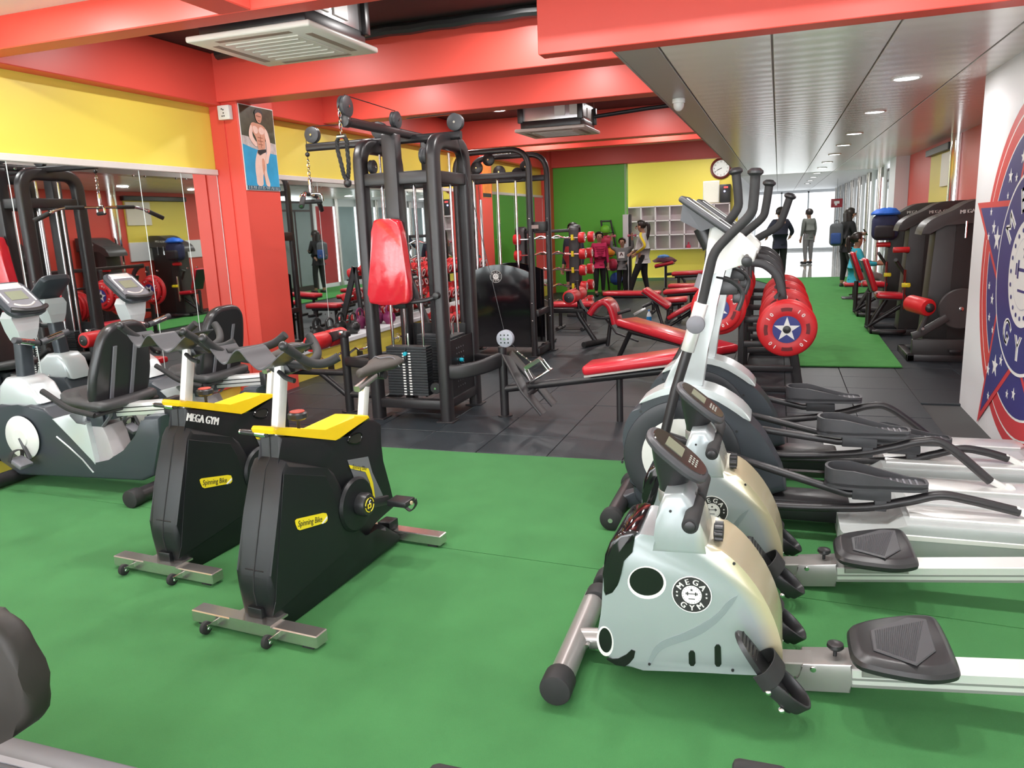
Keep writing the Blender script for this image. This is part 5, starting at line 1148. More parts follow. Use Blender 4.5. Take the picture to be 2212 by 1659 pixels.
def make_tower2():
    t = thing('cable_station', 'black double-arch cable station with dark shroud plates and round badge, before the bar rack', 'cable machine', (-3.05, 8.55, 0))
    xa, xb = -3.48, -2.61
    for y, x1, zt in ((8.30, xb, 2.31), (8.80, xb+.06, 2.29)):
        part(t, 'arch_frame', MB().sweep(fillet([V((xa, y, 0)), V((xa, y, zt)), V((x1, y, zt)), V((x1, y, 0))], .22, 7), rrect(.075, .062, .02, 3), up=(0, 1, 0)), BLK)
        part(t, 'pulley_bar', MB().box2((xa, y-.025, zt-.30), (x1, y+.025, zt-.235), .01), BLK)
        for x in (xa, x1): part(t, 'floor_plate', MB().box((x, y, .006), (.13, .11, .012), .002, 1), BLK)
    for z, h in ((1.47, .11), (.50, .07), (.06, .08)):
        for x in (xa, xb+.03): part(t, 'side_brace', MB().box2((x-.03, 8.30, z-h/2), (x+.03, 8.80, z+h/2), .01), BLK)
    part(t, 'brace_label', MB().box2((xb+.02, 8.265, 1.45), (xb+.10, 8.268, 1.49)), mat('small_tag', (.4, .3, .28), .5), False)
    for y, xs_ in ((8.36, (-3.42, -2.67)), (8.77, (-3.42, -2.62))):
        n = 14; arc = [V((xs_[0]+(xs_[1]-xs_[0])*i/n, y, .97+.09*math.sin(PI*i/n))) for i in range(n+1)]
        part(t, 'shroud_plate', MB().prism([V((xs_[0], y, .10))]+arc+[V((xs_[1], y, .10))], (0, .014, 0), .003, 1), BLKG, label='glossy black shroud plate')
    badge(t, frame((-3.07, 8.355, .925), (1, 0, 0), (0, 0, 1)), .072)
    for x in (-3.33, -3.04): rod(t, x, 8.46, .1, 2.03, .014)
    for x in (-2.89, -2.70): rod(t, x, 8.66, .1, 2.0, .014)
    part(t, 'wrapped_rod', MB().cyl((-3.27, 8.5, .9), (-3.27, 8.5, 1.8), .016, 12), mat('shrink_wrap', (.85, .86, .87), .15, .35))
    for x, z, y in ((-3.26, 2.15, 8.40), (-3.15, 2.24, 8.5), (-2.99, 2.09, 8.40), (-2.84, 2.07, 8.6), (-2.77, 2.15, 8.7)):
        pulley(t, (x, y, z), (0, 1, 0), .07, .035, BLKP)
    for x in (xb, xb+.06):
        for z in (1.56, 1.36, .62, .42):
            part(t, 'frame_bolt', MB().sph((x-.005, 8.27 if x == xb else 8.77, z), .012, 8, 6), CHR)
    cable(t, [(-3.26, 8.4, 2.08), (-3.2, 8.4, 1.0)]); cable(t, [(-2.78, 8.7, 2.1), (-2.78, 8.7, 1.0)])
    return t
make_tower2()
# ================================================================== PLATE RACK AND PLATES
def make_plate(R=.225, th=.05, num='10'):
    t = thing('weight_plate', 'x', 'weight plate', (0, 0, 0), 'red weight plates on the rack')
    part(t, 'plate_body', MB().lathe([(.02, -th/2), (R*.50, -th/2+.004), (R*.54, -th/2), (R*.9, -th/2), (R*.975, -th/2+.008), (R, -th/2+.018), (R, th/2-.018), (R*.975, th/2-.008), (R*.9, th/2), (.02, th/2)], (0, 0, 0), (0, 1, 0), 44), PLRED, ang=40)
    M = frame((0, -th/2, 0), (1, 0, 0), (0, 0, 1)) @ Matrix.Rotation(.35, 4, 'Z')
    e = part(t, 'emblem_disc', flat(MB(), disc_pts(M, R*.49, None, 32), M, .003), NAVY, False)
    part(e, 'emblem_star', MB().prism(star_pts(Matrix.Translation((0, -.003, 0)) @ M, R*.46, R*.18, 5, .35), (0, -.0015, 0)), WLET, False)
    part(t, 'plate_hub', MB().cyl((0, -th/2-.012, 0), (0, th/2, 0), R*.14, 20, .003), BLKP)
    nb = MB()
    for a in (25, 115, 205, 295):
        q = math.radians(a+83); pts = []
        for i in range(9): pts.append((R*.79, q-.26+.52*i/8))
        for i in range(9): pts.append((R*.66, q+.26-.52*i/8))
        part(t, 'grip_slot', flat(MB(), [M @ V((r*math.sin(x), r*math.cos(x), 0)) for r, x in pts], M, .0015), mat('slot_red', (.14, .008, .01), .5, var=0), False)
    arc_text(nb, num, R*.20, M @ Matrix.Translation((0, 0, .001)), R*.74, -40, -25, bold=.001)
    for a in (-128, 52, 142): arc_text(nb, num, R*.20, M @ Matrix.Translation((0, 0, .001)), R*.74, a, a+15, bold=.001)
    part(t, 'plate_number', nb, WLET, False)
    return t
def make_rack():
    t = thing('plate_rack', 'long black plate rack with curved arms, standing beside the green turf strip', 'weight rack', (-.1, 8.2, 0))
    ys = (6.82, 7.75, 8.65, 9.55)
    FLAT = rrect(.07, .03, .008, 2)
    for y in ys:
        part(t, 'rack_arm', MB().sweep(catmull([V((.215, y, 0)), V((.15, y, .35)), V((.065, y, .70)), V((.045, y, .86)), V((.0, y, 1.0)), V((-.10, y, 1.09)), V((-.20, y, 1.11))], 5), FLAT, up=(1, 0, 0)), BLK)
        part(t, 'rack_post', MB().box2((-.30, y-.025, 0), (-.25, y+.025, 1.10), .008), BLK)
        for z in (.02, .20, .41, .62):
            part(t, 'cross_bar', MB().box2((-.29, y-.02, z-.02), (.20-z*.22, y+.02, z+.03), .006), BLK)
        part(t, 'plate_peg', MB().cyl((.09, y-.30, .585), (.09, y, .585), .018, 12), BLKP)
        part(t, 'plate_peg', MB().tube([V((-.46, y-.24, .74)), V((-.46, y, .74)), V((-.29, y, .74))], .018, 12), BLKP)
        part(t, 'plate_peg', MB().cyl((.0, y-.24, .84), (.02, y, .84), .018, 12), BLKP)
    for x, z in ((.20, .05), (-.275, .05), (-.20, 1.11)):
        part(t, 'long_rail', MB().box2((x-.025, ys[0], z-.025), (x+.025, ys[-1], z+.025), .006), BLK)
    return ys
rk_ys = make_rack()
plate0 = make_plate(); plate0.location = (.09, 6.53, .585)
plate0['label'] = 'red 10 plate with white star on blue, outermost on the rack end facing the ellipticals'
_pn = 0
ORD = ('first', 'second', 'third', 'fourth')
for f, y in enumerate(rk_ys):
    for k, (dx, dy, z, s) in enumerate(((.09, -.285, .585, 1), (.09, -.215, .585, 1.05), (.09, -.15, .585, 1.0), (.09, -.085, .585, .93), (-.46, -.19, .74, .86), (-.46, -.12, .74, 1.02))):
        if f == 0 and k == 0: plate0.location = (dx, y+dy, z); continue
        side = 'by the green turf' if dx > 0 else 'on the bench side'
        c = dup(plate0, loc=(dx, y+dy, z+ (0 if s <= 1 else 0)), label='red plate %s, %s on the %s rack arm from the ellipticals' % (side, ('outermost', 'second', 'third', 'innermost')[k] if k < 4 else ('outer', 'inner')[k-4], ORD[f]))
        c.scale = (s, 1, s); c.rotation_euler = (0, .5*k+.8*f, 0)
# ================================================================== BENCHES
def pad(par, a, b, w, th, m=None, nm='pad', side=V((0, 1, 0)), lab=None):
    """upholstered board from a to b, w wide"""
    a, b = V(a), V(b); d = (b-a).normalized(); s = V(side); s = (s-d*s.dot(d)).normalized(); n = d.cross(s)
    if n.z < 0: n = -n; s = -s
    R3 = Matrix((d, s, n)).transposed()
    p = part(par, nm, MB().box((0, 0, 0), ((b-a).length, w, th), min(th*.42, .03), 3, rot=R3).xf(Matrix.Translation((a+b)/2)), m or VINYL, label=lab)
    part(p, 'pad_board', MB().box((0, 0, 0), ((b-a).length*.96, w*.94, .014), rot=R3).xf(Matrix.Translation((a+b)/2-n*(th/2+.004))), BLKP, False)
    return p
def T(par, pts, r=.028, nm='frame_tube', m=None): return part(par, nm, MB().tube(pts, r, 12), m or BLK)
# decline bench
t = thing('decline_bench', 'red padded decline bench, its low end by the plate rack', 'bench', (-.95, 7.4, 0), 'benches')
pad(t, onY(1352, 700, 8.0)+V((0, 0, .03)), V((-.40, 7.10, .31)), .30, .08, lab='long red decline pad', side=V((.6, .8, 0)))
T(t, [V((-1.62, 8.12, 0)), V((-1.42, 7.90, .38))], .026); T(t, [V((-1.42, 7.90, .36)), V((-.52, 7.2, .27))], .03)
T(t, [V((-.58, 7.24, .27)), V((-.58, 7.24, 0))], .026); T(t, [V((-1.80, 7.99, .026)), V((-1.44, 8.25, .026))], .026, 'floor_bar'); T(t, [V((-.74, 7.06, .026)), V((-.46, 7.40, .026))], .026, 'floor_bar')
# preacher curl bench with rollers and yoke pad
t = thing('curl_bench', 'black bench with red rollers and arched red arm pad, beside the cable station', 'bench', (-2.1, 9.15, 0), 'benches')
T(t, [V((-2.20, 8.98, .035)), V((-2.0, 9.42, .035))], .036, 'floor_bar', RUB); T(t, [V((-2.10, 9.2, .05)), V((-2.30, 9.2, .36)), V((-2.32, 9.2, .42))], .032)
part(t, 'main_beam', MB().sweep([V((-2.75, 9.2, .43)), V((-2.22, 9.2, .43))], rrect(.06, .06, .01, 2), up=(0, 0, 1)), BLK)
T(t, [V((-2.7, 9.2, .42)), V((-2.7, 9.2, .0))], .03); T(t, [V((-2.7, 8.95, .03)), V((-2.7, 9.45, .03))], .03, 'floor_bar')
part(t, 'curved_arm', MB().sweep(catmull([V((-2.30, 9.2, .56)), V((-2.24, 9.2, .45)), V((-2.12, 9.2, .36)), V((-1.98, 9.2, .34)), V((-1.86, 9.2, .36))]), rrect(.06, .04, .01, 2), up=(0, 1, 0)), BLK)
T(t, [V((-2.30, 9.2, .43)), V((-2.32, 9.2, .80))], .02)
for s in (-1, 1):
    a, b = V((-2.35, 9.2+s*.03, .62)), V((-2.35, 9.2+s*.30, .62))
    r_ = part(t, 'roller_pad', MB().cyl(a, b, .085, 28, .018), PLRED); part(r_, 'roller_cap', MB().lathe([(0, .010), (.04, .009), (.062, .003), (.064, -.002), (0, -.002)], b, (0, s, 0), 24), BLKP); part(r_, 'roller_bolt', MB().sph(b+V((0, s*.012, 0)), .009, 8, 6), CHR)
yk = catmull([V((-2.14, 9.02, .40)), V((-2.06, 9.02, .50)), V((-1.97, 9.02, .545)), V((-1.90, 9.02, .50)), V((-1.86, 9.02, .40)), V((-1.83, 9.02, .28))], 5)
part(t, 'arm_pad', MB().sweep([p+V((0, .20, 0)) for p in yk], rrect(.38, .075, .03, 3), up=(0, 1, 0)), VINYL, label='arched red arm pad')
T(t, [V((-1.86, 9.2, .38)), V((-1.66, 9.2, .44))], .02); T(t, [V((-1.98, 9.2, .34)), V((-1.80, 9.0, .18)), V((-1.52, 8.9, .1))], .012, 'cord')
T(t, [V((-1.90, 9.2, .36)), V((-1.95, 9.2, .0))], .024)
# adjustable incline bench
t = thing('incline_bench', 'red adjustable bench with raised back, standing alone on the rubber tiles', 'bench', (-1.35, 10.2, 0), 'benches')
pad(t, V((-1.66, 10.2, .60)), V((-1.32, 10.2, .36)), .28, .07); pad(t, V((-1.34, 10.2, .215)), V((-.94, 10.2, .44)), .28, .06)
T(t, [V((-1.52, 10.2, .46)), V((-1.40, 10.2, .06)), V((-1.0, 10.2, .32))], .028); T(t, [V((-1.32, 10.2, .33)), V((-1.36, 10.2, .18))], .022)
T(t, [V((-1.55, 10.2, .42)), V((-1.68, 10.2, .36))], .022); part(t, 'steel_lever', MB().box((-1.72, 10.2, .30), (.18, .02, .035), .004, rot=(0, -.5, 0)), ALU)
T(t, [V((-1.41, 9.98, .026)), V((-1.41, 10.42, .026))], .026, 'floor_bar'); T(t, [V((-.96, 10.2, .33)), V((-.94, 10.2, 0))], .024); T(t, [V((-.94, 10.0, .024)), V((-.94, 10.4, .024))], .024, 'floor_bar')
# flat benches further back
def flat_bench(x0, x1, y, z, label, tilt=0.0, w=.28):
    t = thing('flat_bench', label, 'bench', ((x0+x1)/2, y, 0), 'benches')
    pad(t, V((x0, y, z-tilt)), V((x1, y, z+tilt)), w, .07)
    T(t, [V((x0+.05, y, z-.06-tilt)), V((x1-.05, y, z-.06+tilt))], .028)
    for x, zz in ((x0+.12, z-.06-tilt*.7), (x1-.12, z-.06+tilt*.7)):
        T(t, [V((x, y, zz)), V((x, y, 0))], .026); T(t, [V((x, y-.2, .026)), V((x, y+.2, .026))], .026, 'floor_bar')
    return t
flat_bench(-3.05, -2.45, 10.6, .36, 'wrapped red flat bench behind the curl bench, before the bar rack')
flat_bench(-2.72, -1.78, 12.6, .32, 'long low red bench lying in front of the standing woman and boy')
flat_bench(-1.66, -1.12, 12.1, .40, 'short red bench with raised end near the decline bench', .02)
flat_bench(-1.62, -1.22, 11.4, .33, 'small red stool-height bench beside the incline bench', .012)
flat_bench(-1.85, -1.25, 14.6, .50, 'red bench beside the yellow wall, clear of clothes', .01)
flat_bench(-1.80, -1.2, 13.7, .34, 'wrapped red low bench in front of the yellow wall bench')
# bench piled with clothes
t = thing('preacher_stand', 'red padded stand with a curved black foot against the yellow wall', 'bench', (-2.27, 16.6, 0), 'benches')
pad(t, V((-2.46, 16.6, .52)), V((-2.06, 16.6, .60)), .36, .07); T(t, [V((-2.24, 16.6, .52)), V((-2.24, 16.6, .0))], .03); T(t, catmull([V((-2.22, 16.6, .34)), V((-2.0, 16.6, .34)), V((-1.86, 16.6, .22)), V((-1.82, 16.6, .03))]), .03)
T(t, [V((-2.24, 16.4, .03)), V((-2.24, 16.8, .03))], .03, 'floor_bar')
def cloth_pile(name, label, c, rx, ry, h, m, seed):
    random.seed(seed); n = 18; rings = []
    for j, (k, z) in enumerate(((1.0, 0), (1.06, .25), (.95, .55), (.66, .85), (.25, 1.0))):
        rings.append([V((c[0]+rx*k*math.cos(2*PI*i/n)*(1+random.uniform(-.12, .12)), c[1]+ry*k*math.sin(2*PI*i/n)*(1+random.uniform(-.12, .12)), c[2]+h*z*(1+random.uniform(-.15, .15)))) for i in range(n)])
    return solo(name, MB().loft(rings), m, label, 'clothing')
cloth_pile('folded_jacket', 'maroon jacket heaped on the red padded stand', (-2.26, 16.6, .60), .23, .18, .11, mat('maroon_cloth', (.10, .02, .03), .8, var=.3, scale=14, bump=.4), 3)
cloth_pile('folded_shirt', 'light blue shirt lying on top of the maroon jacket', (-2.29, 16.6, .695), .12, .10, .06, mat('blue_cloth', (.10, .24, .55), .8, var=.3, scale=14, bump=.4), 4)
# water bottle on the floor
t = thing('water_bottle', 'clear water bottle with blue label standing on the rubber floor', 'bottle', onZ(1402, 704, .008))
bl = t.location
part(t, 'bottle_body', MB().lathe([(0, 0), (.033, 0), (.035, .02), (.033, .08), (.035, .14), (.03, .17), (.013, .2), (.013, .215), (0, .215)], bl, (0, 0, 1), 16), mat('clear_pet', (.75, .82, .86), .1, var=0, spec=.6))
part(t, 'bottle_label', MB().cyl(bl+V((0, 0, .07)), bl+V((0, 0, .135)), .0358, 16), mat('label_blue', (.02, .25, .6), .4, var=0)); part(t, 'bottle_cap', MB().cyl(bl+V((0, 0, .213)), bl+V((0, 0, .23)), .015, 12), mat('cap_blue', (.03, .2, .6), .4, var=0))

# ================================================================== CURL-BAR RACK
def make_bar(ez):
    t = thing('fixed_barbell', 'x', 'barbell', (0, 0, 0), 'fixed barbells on the rack')
    xs_ = [-.62, -.26, -.13, 0, .13, .26, .62]; zz = [0, 0, .05, -.01, .05, 0, 0] if ez else [0]*7
    part(t, 'bar', MB().tube(fillet([V((x, 0, z)) for x, z in zip(xs_, zz)], .03, 3), .014, 10), CHR)
    for s in (-1, 1):
        e = part(t, 'end_weight', MB().cyl((s*.50, 0, 0), (s*.60, 0, 0), .085, 24, .014), PLRED, label='red end weight')
        part(e, 'weight_ring', MB().lathe([(.035, 0), (.040, .002), (.055, .002), (.060, 0)], (s*.6005, 0, 0), (s, 0, 0), 20), WLET)
        part(e, 'weight_hub', MB().cyl((s*.598, 0, 0), (s*.604, 0, 0), .02, 14), BLKP)
    return t
t = thing('barbell_rack', 'black upright rack holding rows of red-ended barbells before the green wall', 'weight rack', (-3.55, 12.3, 0))
for x in (-4.05, -3.13):
    part(t, 'rack_upright', MB().sweep(fillet([V((x, 12.22, 0)), V((x, 12.26, 1.44)), V((x, 12.42, 1.44)), V((x, 12.46, 0))], .08, 4), rrect(.16, .05, .012, 2), up=(1, 0, 0)), BLK)
    part(t, 'rack_foot', MB().box2((x-.08, 12.0, 0), (x+.08, 12.7, .05), .01), BLK)
    for k in range(5):
        for s in (-1, 1):
            y = 12.34+s*.17; z = .22+.26*k
            part(t, 'bar_hook', MB().box2((x-.02, 12.34, z-.04), (x+.02, y+s*.03, z-.018), .003, 1).box2((x-.02, y+s*.018, z-.03), (x+.02, y+s*.03, z+.05)), YLAB, label='yellow bar hook')
part(t, 'rack_beam', MB().box2((-4.05, 12.31, 1.35), (-3.13, 12.37, 1.40), .008), BLK); part(t, 'rack_beam', MB().box2((-4.05, 12.31, .10), (-3.13, 12.37, .15), .008), BLK)
LEV = ('lowest', 'second lowest', 'middle', 'second highest', 'topmost')
ez0, st0 = make_bar(True), make_bar(False)
for k in range(5):
    for s, src in ((-1, ez0), (1, st0)):
        loc = (-3.52+(.05 if s > 0 else 0)+random.uniform(-.02, .02), 12.34+s*.17, .22+.26*k)
        lab = ('zigzag' if s < 0 else 'straight')+' chrome barbell with red ends, '+LEV[k]+(' on the side facing the benches' if s < 0 else ' on the side facing the green wall')
        if k == 0: src.location = loc; src['label'] = lab
        else: dup(src, loc=loc, label=lab)

# ================================================================== BALLS ON THEIR RACK
t = thing('ball_rack', 'slim black rack holding coloured medicine balls beside the green wall', 'ball rack', (-3.4, 16.15, 0))
BALLS = ((1307, 497, .105, (.16, .5, .03), 'lime green'), (1310, 521, .125, (.55, .03, .08), 'raspberry red'), (1318, 545, .10, (.85, .28, .01), 'orange'), (1324, 572, .13, (.55, .03, .08), 'large dark red'), (1331, 602, .13, (.04, .12, .5), 'blue'))
bp_ = [onY(x, y, 15.98) for x, y, *_ in BALLS]
for s in (-1, 1):
    part(t, 'rack_leg', MB().tube([V((bp_[0].x+s*.10-.02, 16.16, 1.52)), V((bp_[4].x+s*.17, 16.10, 0))], .02, 10), BLK)
part(t, 'rack_tie', MB().tube([V((bp_[0].x-.12, 16.16, 1.5)), V((bp_[0].x+.08, 16.16, 1.5))], .018, 8), BLK); part(t, 'rack_foot', MB().box((bp_[4].x, 16.08, .02), (.5, .40, .04), .01), BLK)
for (x, y, r, c, nm), p in zip(BALLS, bp_):
    part(t, 'ball_ring', MB().tube([V((p.x+r*.8*math.cos(q), p.y+r*.8*math.sin(q), p.z-r*.62)) for q in [2*PI*i/16 for i in range(16)]], .008, 6, closed=True), BLK)
    part(t, 'ring_arm', MB().tube([V((p.x, p.y+r*.7, p.z-r*.62)), V((p.x, 16.14, p.z-r*.62))], .009, 6), BLK)
    part(t, 'ring_arm', MB().tube([V((p.x-.16, 16.13, p.z-r*.62)), V((p.x+.16, 16.13, p.z-r*.62))], .009, 6), BLK)
    solo('medicine_ball', MB().sph(p, r, 24, 16), mat('ball_'+nm.replace(' ', '_'), c, .5, var=.05), nm+' medicine ball resting in the slim rack by the green wall', 'ball')
# ================================================================== KETTLEBELLS AND BARS BY THE LEDGE
def kettlebell(x, y, m, label):
    t = thing('kettlebell', label, 'kettlebell', (x, y, .32), 'kettlebells on the ledge')
    part(t, 'bell', MB().sph((x, y, .40), (.085, .085, .08), 18, 12), m); part(t, 'bell_base', MB().cyl((x, y, .32), (x, y, .34), .05, 16), m)
    part(t, 'handle', MB().tube(catmull([V((x, y-.055, .45)), V((x, y-.065, .53)), V((x, y, .565)), V((x, y+.065, .53)), V((x, y+.055, .45))]), .014, 10), m)
for i, (y, nm, c) in enumerate(((7.35, 'black', (.02, .02, .02)), (7.85, 'black', (.02, .02, .02)), (8.3, 'plum', (.22, .02, .10)), (8.75, 'plum', (.22, .02, .10)))):
    kettlebell(-4.70, y, mat('kettle_'+nm, c, .3, var=.05), nm+' kettlebell on the white ledge top, '+('nearer the poster pillar' if i in (0, 2) else 'nearer its neighbour of another colour' if i == 1 else 'farthest from the poster pillar'))
for i, (y, lab) in enumerate(((6.75, 'chrome curl bar leaning on the yellow ledge next to the poster pillar'), (8.5, 'chrome curl bar leaning on the yellow ledge behind the cable tower'))):
    t = thing('curl_bar', lab, 'barbell', (-4.52, y+.5, 0), 'bars along the ledge')
    z0 = .16
    part(t, 'bar', MB().tube(fillet([V((-4.53, y, z0)), V((-4.54, y+.32, z0)), V((-4.48, y+.45, z0+.05)), V((-4.55, y+.6, z0-.03)), V((-4.48, y+.75, z0+.05)), V((-4.54, y+.9, z0)), V((-4.53, y+1.2, z0))], .03), .013, 10), CHR)
    for yy in (y+.10, y+1.08): part(t, 'collar', MB().lathe([(.014, -.03), (.036, -.03), (.036, -.012), (.058, -.010), (.058, .010), (.036, .012), (.036, .03), (.014, .03)], (-4.535, yy, z0), (0, 1, 0), 18), CHR)
    part(t, 'bar_rest', MB().box2((-4.56, y+.28, 0), (-4.50, y+.31, z0-.013)).box2((-4.56, y+.90, 0), (-4.50, y+.93, z0-.013)), BLK, False)

# ================================================================== DUMBBELL RACK ALONG THE MIRROR
t = thing('dumbbell_rack', 'black three-tier dumbbell rack along the mirror behind the cable tower', 'weight rack', (-4.25, 10.0, 0))
for y in (8.75, 11.25):
    part(t, 'rack_side', MB().sweep([V((-4.05, y, 0)), V((-4.42, y, 1.05))], rrect(.08, .04, .01, 2), up=(1, 0, 0)), BLK)
    part(t, 'rack_side', MB().sweep([V((-4.50, y, 0)), V((-4.42, y, 1.05))], rrect(.06, .04, .01, 2), up=(1, 0, 0)), BLK)
    part(t, 'rack_foot', MB().box2((-4.53, y-.03, 0), (-3.98, y+.03, .04), .008), BLK)
TIERS = ((-4.15, .28), (-4.26, .60), (-4.37, .92))
for x, z in TIERS:
    for dx in (-.07, .07): part(t, 'tier_rail', MB().box2((x+dx-.018, 8.75, z-.03-dx*.25), (x+dx+.018, 11.25, z-.005-dx*.25), .005), BLK)
def make_db():
    t = thing('dumbbell', 'x', 'dumbbell', (0, 0, 0), 'red dumbbells on the rack')
    part(t, 'handle', MB().cyl((-.07, 0, 0), (.07, 0, 0), .015, 12), CHR)
    for s in (-1, 1):
        e = part(t, 'dumbbell_head', MB().cyl((s*.06, 0, 0), (s*.13, 0, 0), .07, 24, .012), PLRED)
        part(e, 'head_ring', MB().lathe([(.030, 0), (.034, .002), (.046, .002), (.050, 0)], (s*.1305, 0, 0), (s, 0, 0), 20), WLET); part(e, 'head_hub', MB().cyl((s*.129, 0, 0), (s*.133, 0, 0), .018, 12), BLKP)
    return t
db0 = make_db(); first = True
for k, (x, z) in enumerate(TIERS):
    for i in range(14):
        y = 8.9+.17*i; loc = (x, y, z+.063); lab = 'red round-headed dumbbell with chrome handle on the %s tier of the mirror-side rack' % ('bottom', 'middle', 'top')[k]
        if first: db0.location = loc; db0['label'] = lab; db0.rotation_euler = (0, .24, 0); first = False
        else: dup(db0, loc=loc, label=lab)
# ================================================================== SELECTORISED MACHINES ALONG THE RIGHT WALL
SHRB = mat('shroud_black', (.030, .028, .028), .45, var=.08, scale=10)
def shroud(t, y, x0=1.44, zt=1.42):
    s = part(t, 'stack_shroud', MB().prism([(x0-.02, y+.26, .04), (x0+.05, y+.26, zt), (2.09, y+.26, zt), (2.09, y+.26, .04)], (0, .32, 0), .015, 2), SHRB)
    part(s, 'shroud_panel', MB().prism([(x0+.20, y+.254, .08), (x0+.22, y+.254, zt-.08), (2.07, y+.254, zt-.08), (2.07, y+.254, .08)], (0, .008, 0), .003, 1), mat('shroud_inset', (.018, .017, .017), .5, var=.08), False)
    cap = catmull([V((x0-.09, y+.22, 1.24)), V((x0-.06, y+.22, 1.33)), V((x0+.02, y+.22, 1.40)), V((x0+.18, y+.22, 1.47)), V((x0+.30, y+.22, 1.54)), V((x0+.42, y+.22, 1.57)), V((2.10, y+.22, 1.575))], 4)
    c = part(t, 'shroud_cap', MB().prism(cap+[V((2.10, y+.22, 1.34)), V((x0+.12, y+.22, 1.34)), V((x0+.0, y+.22, 1.24))], (0, .42, 0), .02, 3), mat('cap_grey', (.055, .052, .052), .4, var=.06), ang=40)
    tx = MB(); put_text(tx, 'MEGA GYM', .052, frame((x0+.36, y+.217, 1.455), (1, 0, .05), (0, 0, 1)), .95, .001, bold=.002); part(c, 'cap_lettering', tx, WLET, False)
    for x in (x0+.30, x0+.44): part(t, 'guide_rod', MB().cyl((x, y+.22, 1.20), (x, y+.22, 1.36), .012, 10), CHR)
def base_frame(t, y, x0=1.26):
    for yy in (y+.03, y+.62): part(t, 'base_beam', MB().box2((x0, yy-.03, 0), (2.08, yy+.03, .07), .008), BLK)
    part(t, 'base_beam', MB().box2((x0, y, 0), (x0+.07, y+.65, .07), .008), BLK)
# leg curl
t = thing('leg_curl_machine', 'black leg machine with a round cam and red roller, nearest the logo wall', 'weight machine', (1.7, 8.7, 0), 'weight machines by the right wall')
shroud(t, 8.42); base_frame(t, 8.42)
part(t, 'base_panel', MB().box2((1.30, 8.44, .05), (2.05, 8.50, .22), .01), SHRB)
dc = V((1.72, 8.50, .52)); cm = part(t, 'cam_disc', MB().lathe([(0, -.02), (.19, -.02), (.2, -.012), (.2, .012), (.19, .02), (0, .02)], dc, (0, 1, 0), 40), MATS['cap_grey'])
part(cm, 'cam_bolt', MB().cyl(dc+V((0, -.03, 0)), dc+V((0, -.02, 0)), .022, 16, .004), CHR)
part(t, 'lever_arm', MB().sweep([dc+V((-.12, -.03, -.08)), V((1.36, 8.47, .27)), V((1.30, 8.47, .25))], rrect(.075, .035, .01, 2), up=(0, 0, 1)), MATS['cap_grey'])
part(t, 'roller_arm', MB().sweep([V((1.36, 8.46, .30)), V((1.43, 8.44, .50))], rrect(.06, .04, .01, 2), up=(0, 1, 0)), MATS['cap_grey'])
rl = part(t, 'roller_pad', MB().cyl((1.28, 8.58, .57), (1.41, 8.32, .55), .085, 28, .02), PLRED, label='red roller pad'); part(rl, 'roller_cap', MB().sph((1.415, 8.315, .55), (.045, .03, .045), 16, 8), BLKP)
part(t, 'arm_bolt', MB().cyl((1.385, 8.42, .33), (1.385, 8.44, .33), .014, 10), CHR)
for x, z, w_ in ((1.62, .10, .1), (1.8, .07, .14)): part(t, 'foot_lever', MB().box2((x, 8.36, z), (x+w_, 8.46, z+.03), .006), BLK)
# seated machines
def seated(y, label, sh=True):
    t = thing('seated_machine', label, 'weight machine', (1.6, y+.4, 0), 'weight machines by the right wall')
    shroud(t, y, 1.46, 1.42); base_frame(t, y, 1.10)
    pad(t, V((1.17, y+.30, .47)), V((1.50, y+.30, .45)), .30, .07, nm='seat_pad')
    pad(t, V((1.16, y+.30, .52)), V((1.02, y+.30, .92)), .28, .07, nm='back_pad')
    T(t, [V((1.30, y+.30, .42)), V((1.12, y+.30, .08))], .03); T(t, [V((1.10, y+.30, .50)), V((1.10, y+.30, .05))], .03); T(t, [V((1.08, y+.30, .06)), V((1.5, y+.30, .35)), V((1.5, y+.30, .75))], .03)
    T(t, [V((1.5, y+.3, .7)), V((1.38, y+.28, .88)), V((1.36, y+.16, .9))], .022)
    part(t, 'arm_grip', MB().cyl((1.32, y+.14, 1.02), (1.50, y+.14, 1.02), .034, 16, .008), PLRED)
    T(t, [V((1.41, y+.14, 1.02)), V((1.52, y+.30, .98))], .02)
    part(t, 'selector_knob', MB().cyl((1.50, y+.12, .60), (1.50, y+.05, .60), .025, 14, .004).box((1.48, y+.10, .60), (.09, .05, .05), .006), YLAB)
    part(t, 'chrome_post', MB().cyl((1.47, y+.16, .3), (1.47, y+.16, .78), .014, 10), CHR)
    part(t, 'foot_rail', MB().tube(catmull([V((1.14, y+.0, .05)), V((1.2, y-.06, .05)), V((1.40, y-.07, .05)), V((1.5, y+.05, .05))]), .028, 10), BLK)
    return t
seated(10.2, 'black seated weight machine with red pads, next past the leg machine')
seated(11.9, 'black seated weight machine with red pads, beside the woman with the backpack')
# backpack hung on the machine
def backpack(name, c, w_, d, h, m, m2, label, strap=True):
    t = thing(name, label, 'bag', (c[0], c[1], c[2]))
    part(t, 'bag_body', MB().box((c[0], c[1], c[2]+h/2), (w_, d, h), min(w_, d)*.38, 4), m, ang=60)
    part(t, 'front_pocket', MB().box((c[0]-w_*.05, c[1]-d*.48, c[2]+h*.33), (w_*.75, d*.35, h*.5), d*.15, 3), m2, ang=60)
    part(t, 'top_loop', MB().tube(catmull([V((c[0]-.04, c[1], c[2]+h-.01)), V((c[0]-.03, c[1], c[2]+h+.05)), V((c[0]+.03, c[1], c[2]+h+.05)), V((c[0]+.04, c[1], c[2]+h-.01))]), .008, 6), m)
    return t
NAVB = mat('navy_bag', (.02, .025, .08), .7, var=.2, bump=.3); BLUB = mat('bright_blue_bag', (.02, .13, .60), .6, var=.2, bump=.3)
